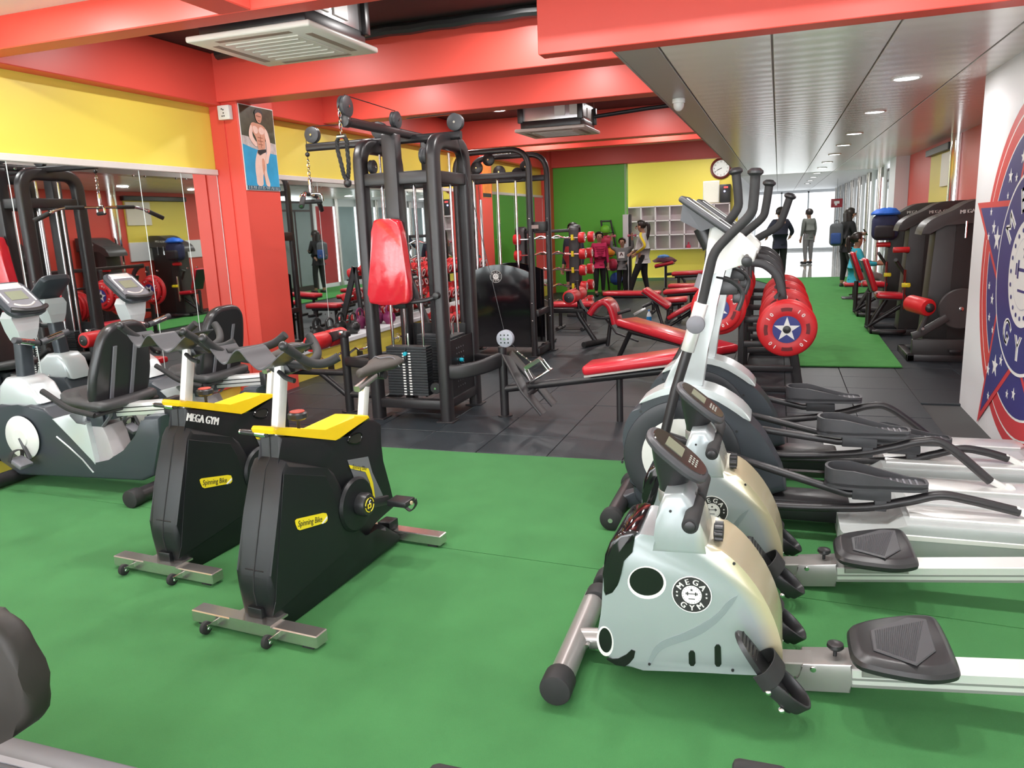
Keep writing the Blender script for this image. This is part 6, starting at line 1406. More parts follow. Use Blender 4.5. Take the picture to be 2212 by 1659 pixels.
backpack('backpack', (1.42, 12.05, 1.08), .34, .24, .36, NAVB, mat('dark_bag', (.025, .02, .025), .7, var=.2), 'navy backpack hung on the seated machine')
cloth_pile('blue_towel', 'bright blue cloth heaped on top of the navy backpack', (1.42, 12.05, 1.43), .18, .13, .09, BLUB, 9)

# ================================================================== LOGO ON THE WHITE WALL
def logo():
    WX = RX; cy, cz = 5.22, 1.10
    t = thing('wall_emblem', 'large navy and red star emblem reading MEGA GYM on the white wall', 'wall graphic', (WX, cy, cz))
    def L(k): return frame((WX-.0006-.0012*k, cy, cz), (0, -1, 0), (0, 0, 1))
    dk = lambda R, k, m, nm, rx=1.0: part(t, nm, flat(MB(), disc_pts(L(k), R*rx, R, 72), L(k), .0010), m, False)
    REDP = mat('red_print', (.62, .05, .06), .4, var=0); NAV = mat('navy_wall_print', (.045, .040, .20), .4, var=.15, scale=2)
    dk(1.06, 0, REDP, 'outer_ring'); dk(.99, 1, WLET, 'ring_line'); dk(.975, 2, REDP, 'inner_ring'); dk(.87, 3, WLET, 'ring_line'); dk(.855, 4, NAV, 'field_disc')
    part(t, 'star_border', MB().prism(star_pts(L(5), 1.36, .53), (-.001, 0, 0)), REDP, False)
    part(t, 'star_field', MB().prism(star_pts(L(6), 1.24, .485), (-.001, 0, 0)), NAV, False)
    random.seed(5)
    for (a, r, s) in ((72, .82, .05), (78, .92, .03), (68, .95, .03), (75, .70, .085), (144, .78, .075), (138, .92, .045), (150, .66, .04), (147, 1.02, .03), (108, .70, .04), (100, .78, .028), (116, .78, .03), (40, .75, .05), (32, .66, .03), (48, .68, .025), (0, .85, .08), (8, .95, .04), (-8, .98, .03), (20, .72, .045), (125, .72, .026), (-72, .8, .07), (-144, .8, .07), (-40, .72, .04), (-108, .72, .04), (180, .72, .04), (170, .76, .03)):
        q = math.radians(-a); part(t, 'small_star', MB().prism(star_pts(L(7) @ Matrix.Translation((r*math.sin(q), r*math.cos(q), 0)), s), (-.001, 0, 0)), WLET, False)
    dk(.605, 8, WLET, 'badge_line'); dk(.585, 9, NAV, 'badge_disc')
    for wd, R_, a_, b_, fl in (('MEGA', .44, -54, 54, False), ('GYM', .45, 214, 146, True)):
        for i, ch in enumerate(wd):
            an = a_+(b_-a_)*i/(len(wd)-1); tx = MB(); arc_text(tx, ch, .22, L(10), R_, an, an, fl, bold=.008); part(t, 'letter', tx, WLET, False)
    dk(.315, 10, WLET, 'centre_disc'); dk(.215, 11, mat('pale_print', (.60, .60, .66), .4, var=0), 'centre_line'); dk(.207, 12, WLET, 'centre_field')
    q = MB(); M3 = L(13)
    for i in range(20):
        a = 2*PI*i/20; flat(q, disc_pts(M3, .014, None, 8, (.262*math.sin(a), .262*math.cos(a))), M3, .001)
    for x, w_, h_ in ((-.15, .025, .07), (-.11, .03, .11), (.11, .03, .11), (.15, .025, .07), (0, .22, .02)):
        q.prism([M3 @ V((x+sx*w_/2, .02+sy*h_/2, 0)) for sx, sy in ((-1, -1), (1, -1), (1, 1), (-1, 1))], (-.001, 0, 0))
    q.prism(star_pts(M3 @ Matrix.Translation((0, .13, 0)), .05), (-.001, 0, 0)); q.prism([M3 @ V(p) for p in ((-.09, -.11, 0), (.09, -.11, 0), (.09, -.095, 0), (-.09, -.095, 0))], (-.001, 0, 0))
    part(t, 'centre_emblem', q, NAV, False)
logo()
# ================================================================== CEILING AND WALL FIXTURES
def cassette(x0, x1, y0, y1, z, label, top):
    t = thing('ceiling_air_conditioner', label, 'air conditioner', ((x0+x1)/2, (y0+y1)/2, z))
    cx, cy = (x0+x1)/2, (y0+y1)/2
    pn = part(t, 'face_panel', MB().box2((x0, y0, z), (x1, y1, z+.035), .012, 3), TRIMW)
    w_ = x1-x0
    part(pn, 'intake_grille', MB().box2((cx-w_*.30, cy-w_*.30, z-.006), (cx+w_*.30, cy+w_*.30, z), .005, 1), TRIMW)
    for i in range(6):
        y = cy-w_*.23+w_*.46*i/5; part(pn, 'grille_bar', MB().box2((cx-w_*.26, y-.006, z-.011), (cx+w_*.26, y+.006, z-.005), .002, 1), mat('grille_bar', (.62, .60, .56), .4, var=0))
    for s in (-1, 1):
        part(pn, 'air_slot', MB().box2((cx-w_*.30, cy+s*w_*.385-.022, z-.002), (cx+w_*.30, cy+s*w_*.385+.022, z+.002), .001, 1), mat('slot_shade', (.30, .24, .20), .5, var=0), False)
        part(pn, 'air_slot', MB().box2((cx+s*w_*.385-.022, cy-w_*.30, z-.002), (cx+s*w_*.385+.022, cy+w_*.30, z+.002), .001, 1), MATS['slot_shade'], False)
    b = part(t, 'casing', MB().box2((x0+.06, y0+.06, z+.03), (x1-.06, y1-.06, top), .02, 2), mat('casing_foil', (.62, .62, .63), .25, .6, var=.15, scale=5))
    part(b, 'casing_band', MB().box2((x0+.055, y0+.055, z+.035), (x1-.055, y1-.055, z+.12), .01, 2), BLKP)
    for x, y in ((x0+.06, y0+.06), (x1-.06, y0+.06), (x1-.06, y1-.06), (x0+.06, y1-.06)):
        part(b, 'corner_strap', MB().box2((x-.03, y-.03, z+.10), (x+.03, y+.03, top-.02), .006), BLKP)
        part(t, 'hanger_rod', MB().cyl((x, y, top-.05), (x, y, ZC), .006, 8), CHR)
    for dx in (-.05, .12): part(b, 'service_plate', MB().box2((x1-.30+dx, y0+.05, z+.15), (x1-.18+dx, y0+.062, top-.03), .003, 1), WPL, False)
    for dy in (.15, .36): part(b, 'service_plate', MB().box2((x1-.062, y0+dy, z+.14), (x1-.05, y0+dy+.16, top-.05), .003, 1), WPL, False)
    return t
cassette(-3.26, -2.43, 3.86, 4.64, 2.60, 'ceiling air conditioner with a cream grille hanging before the poster pillar', 2.93)
cassette(-2.80, -2.00, 8.42, 9.20, 2.50, 'ceiling air conditioner hanging between the farther red beams', 2.80)
solo('pipe', MB().tube([V((-2.0, 8.9, 2.66)), V((-1.4, 8.9, 2.70)), V((-.87, 8.9, 2.72))], .022, 10), BLKP, 'black pipe running from the farther air conditioner to the panelled ceiling', 'pipe')
solo('insulated_duct', MB().tube([V((-4.5+.18*i, 5.70, 3.0+.008*(i % 2))) for i in range(20)], .045, 10), BLKP, 'lumpy black insulated duct along the first red beam', 'pipe')
t = thing('dome_camera', 'small white dome camera on the grey ceiling edge', 'camera', (-.76, 6.37, ZL))
part(t, 'dome_base', MB().cyl((-.76, 6.37, ZL-.035), (-.76, 6.37, ZL), .05, 20, .004), WPL); part(t, 'dome', MB().sph((-.76, 6.37, ZL-.045), (.042, .042, .05), 16, 10), WPL)
t = thing('junction_box', 'white junction box with small print high on the poster pillar', 'electrical box', (-4.60, 5.86, 2.50))
part(t, 'box_body', MB().box((-4.60, 5.848, 2.560), (.12, .05, .12), .006), WPL)
mk = MB()
for i, (x, z) in enumerate(((-.015, .03), (.0, .022), (.0, -.005), (-.015, -.03), (.005, -.03))): mk.box((-4.60+x, 5.822, 2.560+z), (.012, .002, .010))
part(t, 'box_print', mk, BLET, False)
# poster of a bodybuilder on the pillar
def poster():
    y0, y1, z0, z1 = 5.895, 6.392, 1.90, 2.64; X = PX
    t = thing('poster', 'poster of a flexing bodybuilder by blue water, captioned HEALTH IS WEALTH, on the red pillar', 'poster', (X, (y0+y1)/2, z0))
    M = frame((X+.001, (y0+y1)/2, (z0+z1)/2), (0, 1, 0), (0, 0, 1)); W_, H_ = y1-y0, z1-z0
    def lay(pts, k, m, nm): 
        # pts in 0..1 poster units, y down
        return part(t, nm, MB().prism([M @ V(((u-.5)*W_, (.5-v)*H_, .004+.0008*k)) for u, v in pts], (.0007, 0, 0)), m, False)
    part(t, 'poster_board', MB().box((X+.002, (y0+y1)/2, (z0+z1)/2), (.004, W_, H_)), WLET, False)
    lay([(.015, .01), (.985, .01), (.985, .46), (.015, .46)], 0, mat('poster_foliage', (.05, .06, .035), .35, var=.8, scale=16), 'print_foliage')
    lay([(.015, .36), (.2, .37), (.45, .42), (.7, .40), (.985, .42), (.985, .56), (.6, .53), (.3, .50), (.015, .47)], 1, mat('poster_rocks', (.50, .44, .42), .35, var=.5, scale=22), 'print_rocks')
    lay([(.015, .46), (.3, .50), (.6, .53), (.985, .55), (.985, .945), (.015, .945)], 2, mat('poster_water', (.04, .32, .56), .3, var=.35, scale=6), 'print_water')
    SK = mat('poster_skin', (.62, .30, .20), .35, var=.25, scale=14); SKL = mat('poster_skin_lit', (.80, .55, .46), .35, var=.1, scale=20)
    C = lambda pts: [(p.x, p.y) for p in smooth_poly([V((a, b, 0)) for a, b in pts], 2)]
    DK = mat('poster_shade', (.30, .11, .06), .35, var=.1, scale=20)
    lay(C([(.42, .52), (.50, .49), (.66, .50), (.665, .60), (.64, .70), (.63, .76), (.66, .84), (.72, .945), (.58, .945), (.56, .86), (.53, .78), (.50, .85), (.50, .945), (.31, .945), (.31, .84), (.30, .76), (.32, .66), (.37, .58)]), 3, SKL, 'print_legs')
    lay(C([(.52, .60), (.60, .62), (.60, .74), (.55, .77), (.57, .86), (.58, .94), (.53, .80), (.51, .72)]), 4, SK, 'print_leg_shade')
    lay(C([(.29, .215), (.36, .19), (.45, .20), (.52, .20), (.62, .21), (.73, .25), (.70, .33), (.66, .40), (.665, .50), (.43, .51), (.44, .44), (.40, .36), (.33, .31), (.28, .26)]), 4, SK, 'print_torso')
    lay(C([(.33, .24), (.42, .23), (.49, .26), (.48, .31), (.41, .33), (.35, .30)]), 5, SKL, 'print_chest')
    lay(C([(.50, .26), (.58, .23), (.68, .26), (.66, .31), (.58, .33), (.51, .31)]), 5, SKL, 'print_chest')
    for v in (.36, .40, .44): lay([(.46, v), (.60, v+.004), (.60, v+.012), (.46, v+.008)], 5, DK, 'print_stomach_line')
    lay([(.528, .33), (.54, .33), (.55, .48), (.54, .48)], 5, DK, 'print_stomach_line')
    lay(C([(.29, .215), (.23, .28), (.20, .35), (.23, .40), (.34, .47), (.42, .48), (.42, .44), (.34, .38), (.30, .34), (.34, .27)]), 6, SKL, 'print_arm')
    lay(C([(.69, .24), (.76, .28), (.80, .36), (.82, .43), (.80, .52), (.73, .60), (.70, .67), (.62, .67), (.62, .61), (.68, .54), (.70, .46), (.68, .37), (.66, .30)]), 6, SKL, 'print_arm')
    lay(C([(.44, .07), (.54, .05), (.64, .08), (.63, .14), (.57, .20), (.48, .18), (.44, .13)]), 7, SK, 'print_face')
    lay(C([(.42, .06), (.52, .02), (.65, .045), (.66, .10), (.62, .075), (.53, .065), (.45, .085), (.43, .11)]), 8, BLET, 'print_hair')
    lay([(.47, .105), (.60, .11), (.60, .122), (.47, .117)], 8, DK, 'print_brow'); lay([(.50, .16), (.57, .163), (.56, .172), (.51, .169)], 8, DK, 'print_mouth')
    lay([(.42, .515), (.665, .495), (.66, .53), (.56, .55), (.48, .575), (.41, .55)], 8, BLET, 'print_trunks')
    lay([(.015, .945), (.985, .945), (.985, .99), (.015, .99)], 9, mat('poster_band', (.03, .10, .16), .35, var=0), 'caption_band')
    tx = MB(); put_text(tx, 'HEALTH IS WEALTH', .042, M @ Matrix.Translation((0, (.5-.968)*H_, .0130)), 1.18, .0003, bold=.001); part(t, 'caption', tx, WLET, False)
poster()
t = thing('poster', 'small orange poster high on the second red pillar, behind the cable station', 'poster', (PX, 12.0, 1.95))
part(t, 'poster_board', MB().box((PX+.002, 12.0, 2.22), (.004, .40, .54)), mat('poster_orange', (.75, .22, .03), .35, var=.5, scale=9), False); part(t, 'poster_band', MB().box((PX+.005, 12.0, 1.99), (.002, .38, .06)), BLET, False)
# clock
cx, cz, cyw = -1.32, 2.615, YY
t = thing('wall_clock', 'round wall clock with a brown rim on the yellow wall', 'clock', (cx, cyw, cz))
part(t, 'clock_rim', MB().lathe([(.19, 0), (.19, .05), (.215, .06), (.245, .045), (.25, .0)], (cx, cyw, cz), (0, -1, 0), 36), mat('brown_rim', (.12, .018, .015), .3, var=.1))
part(t, 'clock_face', MB().cyl((cx, cyw-.02, cz), (cx, cyw-.03, cz), .195, 36), WLET)
nb = MB(); Mc = frame((cx, cyw-.032, cz), (1, 0, 0), (0, 0, 1))
for h in range(1, 13):
    a = 2*PI*h/12; put_text(nb, str(h), .05, Mc @ Matrix.Translation((.155*math.sin(a), .155*math.cos(a), 0)), depth=.0008)
part(t, 'clock_numerals', nb, BLET, False, kind='stuff')
for a, L_, w_, nm in ((math.radians(250), .10, .008, 'hour_hand'), (math.radians(243), .16, .005, 'minute_hand')):
    part(t, nm, MB().prism([Mc @ V((L_*math.sin(a)*k+w_*math.cos(a)*s, L_*math.cos(a)*k-w_*math.sin(a)*s, .003)) for k, s in ((-.15, -1), (-.15, 1), (1, .4), (1, -.4))], (0, -.002, 0)), BLET, False)
t = thing('notice_panel', 'white panel on the yellow wall below the clock, beside the loudspeaker', 'notice board', (-1.54, YY, 1.83))
part(t, 'panel_frame', MB().box((-1.54, YY-.015, 2.085), (.38, .03, .51), .006), ALU); part(t, 'panel_face', MB().box((-1.54, YY-.031, 2.085), (.34, .004, .47)), mat('ivory', (.80, .78, .68), .4, var=.03), False)
t = thing('wall_speaker', 'black loudspeaker on the yellow wall with red and violet lights', 'loudspeaker', (-1.21, YY, 1.83))
part(t, 'cabinet', MB().box((-1.21, YY-.09, 2.03), (.25, .18, .42), .012), BLKP); part(t, 'woofer', MB().lathe([(0, -.01), (.05, -.012), (.085, -.004), (.09, -.012), (.098, 0)], (-1.21, YY-.18, 1.95), (0, -1, 0), 24), DGREY)
part(t, 'red_display', MB().box((-1.19, YY-.182, 2.17), (.09, .006, .035)), mat('red_led', (1, .05, .05), .4, var=0, emit=2.5), False); part(t, 'violet_light', MB().sph((-1.22, YY-.182, 2.08), .022, 12, 8), mat('violet_led', (.5, .55, 1.0), .4, var=0, emit=4))
# cubby shelves: three rows of open boxes on the yellow wall
t = thing('cubby_shelf', 'pale pink-white grid of open cubby holes on the yellow wall', 'shelf', (-2.3, YY, .76))
CUB = mat('cubby_white', (.66, .58, .60), .4, var=.03); CUBB = mat('cubby_back', (.55, .47, .49), .45, var=.03)
x0, x1, z0, z1, nc, nr = -3.53, -1.10, .77, 1.80, 7, 3
part(t, 'back_board', MB().box2((x0, YY-.02, z0), (x1, YY, z1)), CUBB, False)
for i in range(nc+1):
    x = x0+(x1-x0)*i/nc; part(t, 'upright', MB().box2((x-.012, YY-.26, z0), (x+.012, YY-.02, z1)), CUB, False)
for j in range(nr+1):
    z = z0+(z1-z0)*j/nr; part(t, 'shelf_board', MB().box2((x0-.012, YY-.26, z-.012), (x1+.012, YY-.02, z+.012)), CUB, False)
solo('red_bottle', MB().lathe([(0, 0), (.05, 0), (.055, .03), (.055, .06), (.02, .08), (.02, .14), (0, .14)], (-2.05, YY-.14, .784), (0, 0, 1), 14), mat('pink_bottle', (.5, .05, .09), .3, var=.1), 'small pinkish red bottle left in a cubby hole', 'bottle')
# small overhead sign in the corridor
t = thing('corridor_sign', 'small red sign with a white mark hanging at the bright corridor end', 'sign', (1.55, 24.0, 1.62)); part(t, 'sign_board', MB().box((1.55, 24.0, 1.74), (.30, .03, .24), .006), mat('sign_red', (.35, .02, .03), .4, var=.05)); part(t, 'sign_mark', MB().box((1.55, 23.983, 1.76), (.14, .004, .07)).box((1.53, 23.983, 1.70), (.06, .004, .05)), WLET, False)
part(t, 'sign_stem', MB().cyl((1.55, 24.0, 1.86), (1.55, 24.0, ZL), .008, 8), CHR)
# ================================================================== TREADMILL AND HANDLES AT THE VIEWER'S FEET
t = thing('treadmill', 'dark grey treadmill deck with a black padded side guard, across from the spinning bikes', 'treadmill', (-2.3, 1.0, 0))
part(t, 'deck_frame', MB().box2((-3.2, .55, .03), (-1.50, 1.30, .15), .02, 2), DGREY)
for y in (.60, 1.25): part(t, 'side_rail', MB().box2((-3.2, y-.055, .15), (-1.50, y+.045, .185), .008, 2), mat('rail_grey', (.11, .11, .12), .4, var=.06))
part(t, 'running_belt', MB().box2((-3.2, .66, .15), (-1.52, 1.19, .165), .003, 1), RUB)
part(t, 'rail_stripe', MB().box2((-3.2, 1.205, .184), (-1.52, 1.225, .188)), mat('stripe_grey', (.30, .30, .33), .35, var=0), False)
sg = [onY(x, y, 1.15) for x, y in ((-120, 1300), (0, 1308), (45, 1322), (80, 1365), (105, 1440), (121, 1490), (117, 1530), (75, 1562), (0, 1590), (-120, 1620))]
part(t, 'side_guard', MB().prism(smooth_poly(sg, 1), (0, -.07, 0), .02, 3), mat('black_pad', (.016, .014, .011), .6, var=.1), label='black padded guard')
g0 = onY(-60, 1500, 1.11); part(t, 'guard_post', MB().tube([V((g0.x, 1.12, g0.z)), V((g0.x-.05, 1.12, .17))], .03, 12), BLK)
t = thing('handle_frame', 'low black frame with two padded handle tops in front of the rowers', 'exercise frame', (-.18, .8, 0))
for px_, py_ in ((970, 1662), (1642, 1652)):
    c = onZ(px_, py_, .82); w_ = .03
    part(t, 'padded_top', MB().cyl(c+V((-.034 if px_ > 1000 else -.03, 0, -.028)), c+V((.034 if px_ > 1000 else .03, 0, -.028)), .026, 16, .008), RUB)
    part(t, 'upright', MB().tube([c+V((0, 0, -.03)), V((c.x, c.y-.10, .02))], .018, 10), BLK)
a, b = onZ(970, 1657, .82), onZ(1642, 1644, .82)
part(t, 'floor_bar', MB().tube([V((a.x, a.y-.10, .022)), V((b.x, b.y-.10, .022))], .022, 10), BLK)
# ================================================================== PEOPLE
SKINM = mat('skin', (.42, .22, .14), .5, var=.06, scale=8); HAIR = mat('dark_hair', (.018, .012, .010), .45, var=.2, scale=30)
def cl(name, c): return mat('cloth_'+name, c, .8, var=.12, scale=25, bump=.25, bscale=90)
_dg = bpy.context.evaluated_depsgraph_get
def skin_mesh(verts, edges, rad, root=0, lvl=1):
    """a surface grown around a joint graph"""
    me = bpy.data.meshes.new('grow'); me.from_pydata([tuple(v) for v in verts], edges, [])
    ob = bpy.data.objects.new('grow', me); COL.objects.link(ob)
    ob.modifiers.new('skin', 'SKIN').use_smooth_shade = True
    sv = me.skin_vertices[0].data
    for i, r in enumerate(rad): sv[i].radius = (r, r) if not isinstance(r, tuple) else r; sv[i].use_root = (i == root)
    ss = ob.modifiers.new('sub', 'SUBSURF'); ss.levels = lvl; ss.render_levels = lvl
    bpy.context.view_layer.update()
    ev = ob.evaluated_get(_dg()); m2 = bpy.data.meshes.new_from_object(ev)
    mb = MB(); mb.add([tuple(v.co) for v in m2.vertices], [tuple(p.vertices) for p in m2.polygons])
    bpy.data.objects.remove(ob); bpy.data.meshes.remove(me); bpy.data.meshes.remove(m2)
    return mb
# joints for a figure 1 unit tall: x = the person's left, y = forward, z = up
BASE = dict(pel=(0, 0, .53), wai=(0, .005, .61), che=(0, 0, .72), nb=(0, -.005, .815), nk=(0, .0, .845), jaw=(0, .018, .875), hd=(0, .012, .93), top=(0, .0, .975),
            ls=(.095, 0, .795), le=(.125, -.01, .63), lw=(.13, .03, .485), rs=(-.095, 0, .795), re=(-.125, -.01, .63), rw=(-.13, .03, .485),
            lh=(.05, 0, .50), lk=(.055, .012, .28), la=(.055, -.01, .05), lt=(.062, .09, .022), rh=(-.05, 0, .50), rk=(-.055, .012, .28), ra=(-.055, -.01, .05), rt=(-.062, .09, .022))
RAD = dict(pel=.075, wai=.064, che=.073, nb=.036, nk=.030, jaw=.043, hd=.060, top=.040, ls=.040, le=.027, lw=.019, rs=.040, re=.027, rw=.019, lh=.058, lk=.040, la=.025, lt=.021, rh=.058, rk=.040, ra=.025, rt=.021)
ED = [('pel', 'wai'), ('wai', 'che'), ('che', 'nb'), ('nb', 'nk'), ('nk', 'jaw'), ('jaw', 'hd'), ('hd', 'top'), ('che', 'ls'), ('ls', 'le'), ('le', 'lw'), ('che', 'rs'), ('rs', 're'), ('re', 'rw'),
      ('pel', 'lh'), ('lh', 'lk'), ('lk', 'la'), ('la', 'lt'), ('pel', 'rh'), ('rh', 'rk'), ('rk', 'ra'), ('ra', 'rt')]
def person(loc, H, face, pose, top, legs, label, shoes=None, sleeve=True, hair='tail', shorts=False, fat=1.0, vest=None, hairm=None):
    """face: heading in degrees, 0 looks along +Y, 90 looks along -X"""
    J = dict(BASE); J.update(pose); a = math.radians(face)
    R3 = Matrix.Rotation(a, 3, 'Z'); O = V(loc)
    P = {k: R3 @ (V(v)*H)+O for k, v in J.items()}
    t = thing('person', label, 'person', loc)
    ids = list(J); verts = [P[k] for k in ids]; rad = [RAD[k]*H*(fat if k in ('pel', 'wai', 'che') else 1) for k in ids]; edges = [(ids.index(x), ids.index(y)) for x, y in ED]
    # hands: palm and five fingers on each wrist
    for s in 'lr':
        w_, e_ = P[s+'w'], P[s+'e']; d = (w_-e_).normalized(); sd_ = d.orthogonal().normalized(); up_ = d.cross(sd_)
        i0 = ids.index(s+'w'); verts.append(w_+d*.045*H); rad.append((.024*H, .014*H)); pi = len(verts)-1; edges.append((i0, pi))
        for k in range(4):
            b = w_+d*.07*H+sd_*((k-1.5)*.012*H); verts.append(b); rad.append(.0068*H); q = len(verts)-1; edges.append((pi, q))
            verts.append(b+d*(.028-.004*abs(k-1.4))*H+up_*(-.010*H)); rad.append(.0058*H); edges.append((q, q+1))
        b = w_+d*.03*H+sd_*.026*H; verts.append(b); rad.append(.0075*H); q = len(verts)-1; edges.append((pi, q)); verts.append(b+d*.028*H+sd_*.006*H); rad.append(.006*H); edges.append((q, q+1))
    part(t, 'body', skin_mesh(verts, edges, rad, ids.index('pel'), 1), SKINM, ang=80)
    def garment(nm, keys, k, m, lab=None, cut=None, hem=0):
        vs_ = [P[x] for x in keys]; rs = [RAD[x]*H*k*(fat if x in ('pel', 'wai', 'che') else 1) for x in keys]; es = [(keys.index(x), keys.index(y)) for x, y in ED if x in keys and y in keys]
        if hem:
            vs_.append(P['pel']+R3 @ V((0, 0, hem*H))); rs[keys.index('pel')] *= .93; rs.append(RAD['pel']*H*k*fat*.84); es.append((keys.index('pel'), len(vs_)-1))
        if cut:
            for x, y, f in cut:
                vs_.append(P[x].lerp(P[y], f)); rs.append((RAD[x]*(1-f)+RAD[y]*f)*H*k); es.append((keys.index(x), len(vs_)-1))
        return part(t, nm, skin_mesh(vs_, es, rs, 0, 1), m, ang=80, label=lab)
    up = ['pel', 'wai', 'che', 'nb', 'ls', 'rs']+(['le', 're'] if sleeve else [])
    garment('top', up, 1.18, top, hem=-.035, cut=[('le', 'lw', .9), ('re', 'rw', .9)] if sleeve else [('ls', 'le', .3), ('rs', 're', .3)])
    if vest: garment('vest', ['pel', 'wai', 'che', 'nb'], 1.30, vest, hem=-.03, cut=[('che', 'ls', .8), ('che', 'rs', .8)])
    lg = ['pel', 'wai', 'lh', 'lk', 'rh', 'rk']
    garment('trousers', lg, 1.11, legs, cut=None if shorts else [('lk', 'la', .93), ('rk', 'ra', .93)])
    for s in 'lr':
        A, T_ = P[s+'a'], P[s+'t']; d = (T_-A); d.z = 0; d.normalize(); c = A.lerp(T_, .5); c.z = min(A.z, T_.z)+.008*H
        q = Matrix((V((d.y, -d.x, 0)), d, V((0, 0, 1)))).transposed()
        zb = max(.0, c.z-.030*H)
        part(t, 'shoe', MB().box((0, 0, 0), (.052*H, .155*H, .050*H), .02*H, 3, rot=q).xf(Matrix.Translation((c.x, c.y, max(c.z, O.z+.026*H)))), shoes or BLKP)
    # head details
    hd, jw = P['hd'], P['jaw']; upv = (P['top']-P['jaw']).normalized(); fw = R3 @ V((0, 1, 0))
    if 'look' in pose_extra: pass
    fw = (fw-upv*fw.dot(upv)).normalized(); rt = fw.cross(upv)
    Hm = Matrix((rt, fw, upv)).transposed()
    for s in (-1, 1):
        part(t, 'eye', MB().sph(hd+fw*.054*H+rt*(s*.024*H)-upv*.012*H, .0075*H, 8, 6), BLET)
        part(t, 'ear', MB().sph(hd+rt*(s*.061*H)-upv*.018*H, (.008*H, .014*H, .019*H), 8, 6, Hm), SKINM)
    part(t, 'nose', MB().sph(hd+fw*.062*H-upv*.028*H, (.009*H, .012*H, .016*H), 8, 6, Hm), SKINM)
    part(t, 'mouth', MB().sph(hd+fw*.053*H-upv*.050*H, (.018*H, .007*H, .005*H), 8, 6, Hm), mat('lips', (.30, .08, .07), .5, var=0))
    hm = hairm or HAIR
    # hair cap: covers crown, sides and back but leaves the face free
    n, m_ = 20, 9; rings = []
    for j in range(m_+1):
        ph = PI*.5*(1-j/m_*1.45)
        ring = []
        for i in range(n):
            th = 2*PI*i/n; fr = max(0, math.sin(th)); el = ph if fr < .35 else max(ph, .30+.25*fr)
            ring.append(hd+upv*.012*H+Hm @ V((.068*H*math.cos(el)*math.cos(th), .068*H*math.cos(el)*math.sin(th)-.006*H, .064*H*math.sin(el))))
        rings.append(ring)
    h = part(t, 'hair', MB().loft(rings), hm, ang=80)
    if hair == 'tail':
        b = hd-fw*.060*H+upv*.02*H
        part(h, 'ponytail', MB().tube(catmull([b, b-fw*.035*H+upv*.005*H, b-fw*.05*H-upv*.06*H, b-fw*.045*H-upv*.15*H, b-fw*.03*H-upv*.22*H]), .022*H, 10, scl=[.6]+[1.0]*6+[1.1]*6+[1.0]*6+[.7]*5+[.3]), hm)
    elif hair == 'long':
        b = hd-fw*.03*H
        part(h, 'hair_fall', MB().loft([[b+Hm @ V((.066*k*H*math.cos(x), .040*k*H*math.sin(x)-.018*H-z*.1*H, -z*H)) for x in [2*PI*i/14 for i in range(14)]] for z, k in ((-.02, 1.0), (.05, 1.12), (.11, 1.1), (.17, .85), (.20, .4))]), hm, ang=80)
    return t, P, R3
pose_extra = {}
GREY = cl('pale_grey', (.52, .50, .49)); BLKC_ = cl('black', (.012, .012, .014)); MGC = cl('mid_grey', (.17, .17, .17)); PINK = cl('pink_quilt', (.52, .015, .09)); NAVC = cl('navy', (.012, .014, .03)); CYC = cl('cyan', (.03, .42, .55)); GRYP = cl('ash', (.25, .24, .24))
WSHOE = mat('white_shoe', (.75, .75, .74), .5, var=.03)
# woman in pale grey top, seen from the side with a hand on her hip
w1, P1, R1 = person((-2.52, 15.35, 0), 1.50, 88, dict(re=(-.15, -.06, .665), rw=(-.11, .06, .575), le=(.12, .05, .64), lw=(.05, .14, .58), la=(.055, -.06, .05), lt=(.06, .04, .022), lk=(.055, -.01, .28), ra=(-.055, .16, .05), rt=(-.062, .26, .022), rk=(-.055, .10, .28), jaw=(0, .024, .872), hd=(0, .026, .925), top=(0, .014, .972)), GREY, BLKC_,
       'woman in pale grey top with yellow sleeve stripe, hand on hip, long ponytail', fat=1.12)
def stripe(t, P, keys, off, m, w_=.03):
    pts = catmull([P[k]+V(o) for k, o in zip(keys, off)], 5); part(t, 'sleeve_stripe', MB().sweep(pts, rrect(w_, .008, .003, 1), up=(1, 0, 0)), m, label='yellow sleeve stripe')
stripe(w1, P1, ('rs', 'rs', 're', 'rw'), ((0, -.02, .062), (0, -.066, -.01), (0, -.047, .0), (0, -.034, .008)), mat('yellow_stripe', (.8, .62, .02), .7, var=.03), .045)
# boy facing the room, lifting two small dumbbells
w2, P2, R2 = person((-2.98, 15.62, 0), 1.16, 180, dict(ls=(.10, 0, .80), le=(.19, .0, .83), lw=(.18, .03, .985), rs=(-.10, 0, .80), re=(-.19, 0, .83), rw=(-.18, .03, .985), la=(.07, -.01, .05), lt=(.085, .09, .022), ra=(-.07, -.01, .05), rt=(-.085, .09, .022)), MGC, BLKC_,
       'boy in grey sweater and black trousers lifting two pink dumbbells', shoes=WSHOE, hair='short', hairm=mat('brown_hair', (.035, .018, .012), .5, var=.2))
Mb_ = frame(P2['che']+V((0, -.099, -.02)), (1, 0, 0), (0, 0, 1))
ch = part(w2, 'chest_patch', MB().box((0, 0, 0), (.125, .125, .004), .001, 1).xf(Mb_), WLET, False, label='white chest patch with a dark red letter A')
tx = MB(); put_text(tx, 'A', .095, Mb_ @ Matrix.Translation((0, .015, .003)), 1.1, .001, bold=.004); part(ch, 'patch_print', tx, mat('maroon_print', (.12, .01, .02), .5, var=0), False)
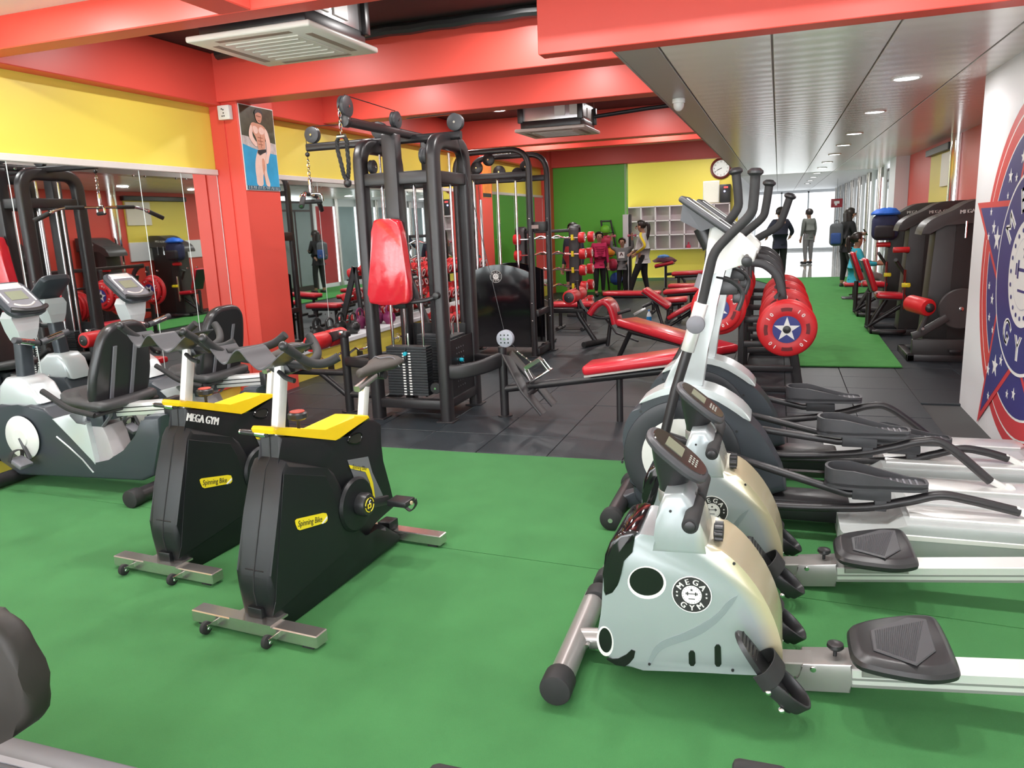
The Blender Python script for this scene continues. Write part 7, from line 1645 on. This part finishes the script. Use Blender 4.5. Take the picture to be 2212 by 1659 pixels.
for s in 'lr':
    c = P2[s+'w']+V((0, -.01, .055))
    d = thing('dumbbell', 'pink dumbbell held up in the %s hand of the boy in grey' % ('left' if s == 'l' else 'right'), 'dumbbell', c, 'small pink dumbbells')
    pk = mat('pink_vinyl', (.55, .10, .16), .4, var=.04)
    part(d, 'dumbbell_bar', MB().cyl(c+V((-.05, 0, 0)), c+V((.05, 0, 0)), .014, 12), pk)
    for q in (-1, 1): part(d, 'dumbbell_head', MB().cyl(c+V((q*.05, 0, 0)), c+V((q*.088, 0, 0)), .027, 8, .004), pk)
# girl in pink padded vest
w3, P3, R3_ = person((-3.42, 15.45, 0), 1.30, 205, {}, PINK, BLKC_, 'child in bright pink quilted jacket and black leggings beside the ball rack', hair='short', fat=1.08)
for k in range(7):
    z = .56+.035*k; c = V((-3.42, 15.45, z*1.30)); part(w3, 'quilt_seam', MB().tube([c+V((.118*math.cos(x), .118*math.sin(x), 0)) for x in [2*PI*i/18 for i in range(18)]], .006, 5, closed=True), cl('dark_pink', (.30, .008, .05)))
# person behind the barbell rack
person((-3.42, 13.35, 0), 1.50, 160, {}, NAVC, cl('black_shorts', (.012, .012, .014)), 'person in dark jacket and shorts standing behind the barbell rack', shorts=True, hair='short', vest=cl('dark_red', (.30, .015, .02)))
# woman with backpack looking at her phone
w5, P5_, R5 = person((1.30, 16.75, 0), 1.58, -62, dict(le=(.12, .03, .65), lw=(.05, .17, .66), re=(-.12, .03, .65), rw=(-.04, .17, .66), la=(.055, .06, .05), lt=(.06, .16, .022), lk=(.055, .05, .28), jaw=(0, .035, .87), hd=(0, .035, .922), top=(0, .012, .968)), BLKC_, BLKC_, 'woman dressed in black looking down at her phone at the turf edge', hair='long')
pc = (P5_['lw']+P5_['rw'])/2+R5 @ V((0, .12, .04)); Mp = frame(pc, R5 @ V((1, 0, 0)), R5 @ V((0, -.5, .8)))
t = thing('phone', 'pale phone held by the woman dressed in black', 'phone', pc); part(t, 'phone_body', MB().box((0, 0, 0), (.075, .15, .009), .004, 2).xf(Mp), WPL); part(t, 'phone_screen', MB().box((0, .0, .0052), (.066, .135, .001)).xf(Mp), DSCR, False)
bk = P5_['che']-(R5 @ V((0, .235, .08)))
backpack('backpack', (bk.x, bk.y, bk.z-.22), .25, .20, .44, mat('grey_bag', (.09, .10, .11), .7, var=.2), mat('blue_pocket', (.03, .08, .28), .7, var=.2), 'grey and blue backpack worn by the woman dressed in black')
# seated person in cyan
sit = dict(pel=(0, 0, .53), lh=(.05, .03, .52), lk=(.07, .26, .52), la=(.07, .28, .30), lt=(.075, .37, .28), rh=(-.05, .03, .52), rk=(-.07, .26, .52), ra=(-.07, .28, .30), rt=(-.075, .37, .28), le=(.13, .06, .66), lw=(.12, .22, .66), re=(-.13, .06, .66), rw=(-.12, .22, .66))
w6, P6, R6 = person((1.28, 14.45, -.415), 1.56, -85, sit, CYC, GRYP, 'person in cyan shirt and grey trousers seated at a weight machine', hair='tail')
t = thing('exercise_seat', 'small black stool with red pad under the person in cyan', 'bench', (1.28, 14.45, 0)); pad(t, V((1.10, 14.45, .27)), V((1.46, 14.45, .27)), .34, .06, nm='seat_pad'); T(t, [V((1.28, 14.45, .25)), V((1.28, 14.45, 0))], .035); part(t, 'stool_base', MB().box((1.28, 14.45, .02), (.4, .3, .04), .01), BLK)
# people along the corridor
person((.05, 19.0, 0), 1.66, 10, dict(le=(.17, .03, .66), lw=(.16, .12, .60), re=(-.17, .03, .66), rw=(-.16, .12, .60)), NAVC, BLKC_, 'person in navy shirt walking away at the end of the turf', hair='short', fat=1.15)
person((.86, 24.6, 0), 1.62, 30, dict(la=(.09, .05, .05), lt=(.1, .14, .022)), cl('grey_green', (.16, .17, .15)), GRYP, 'person in grey clothes far down the bright corridor', hair='short')
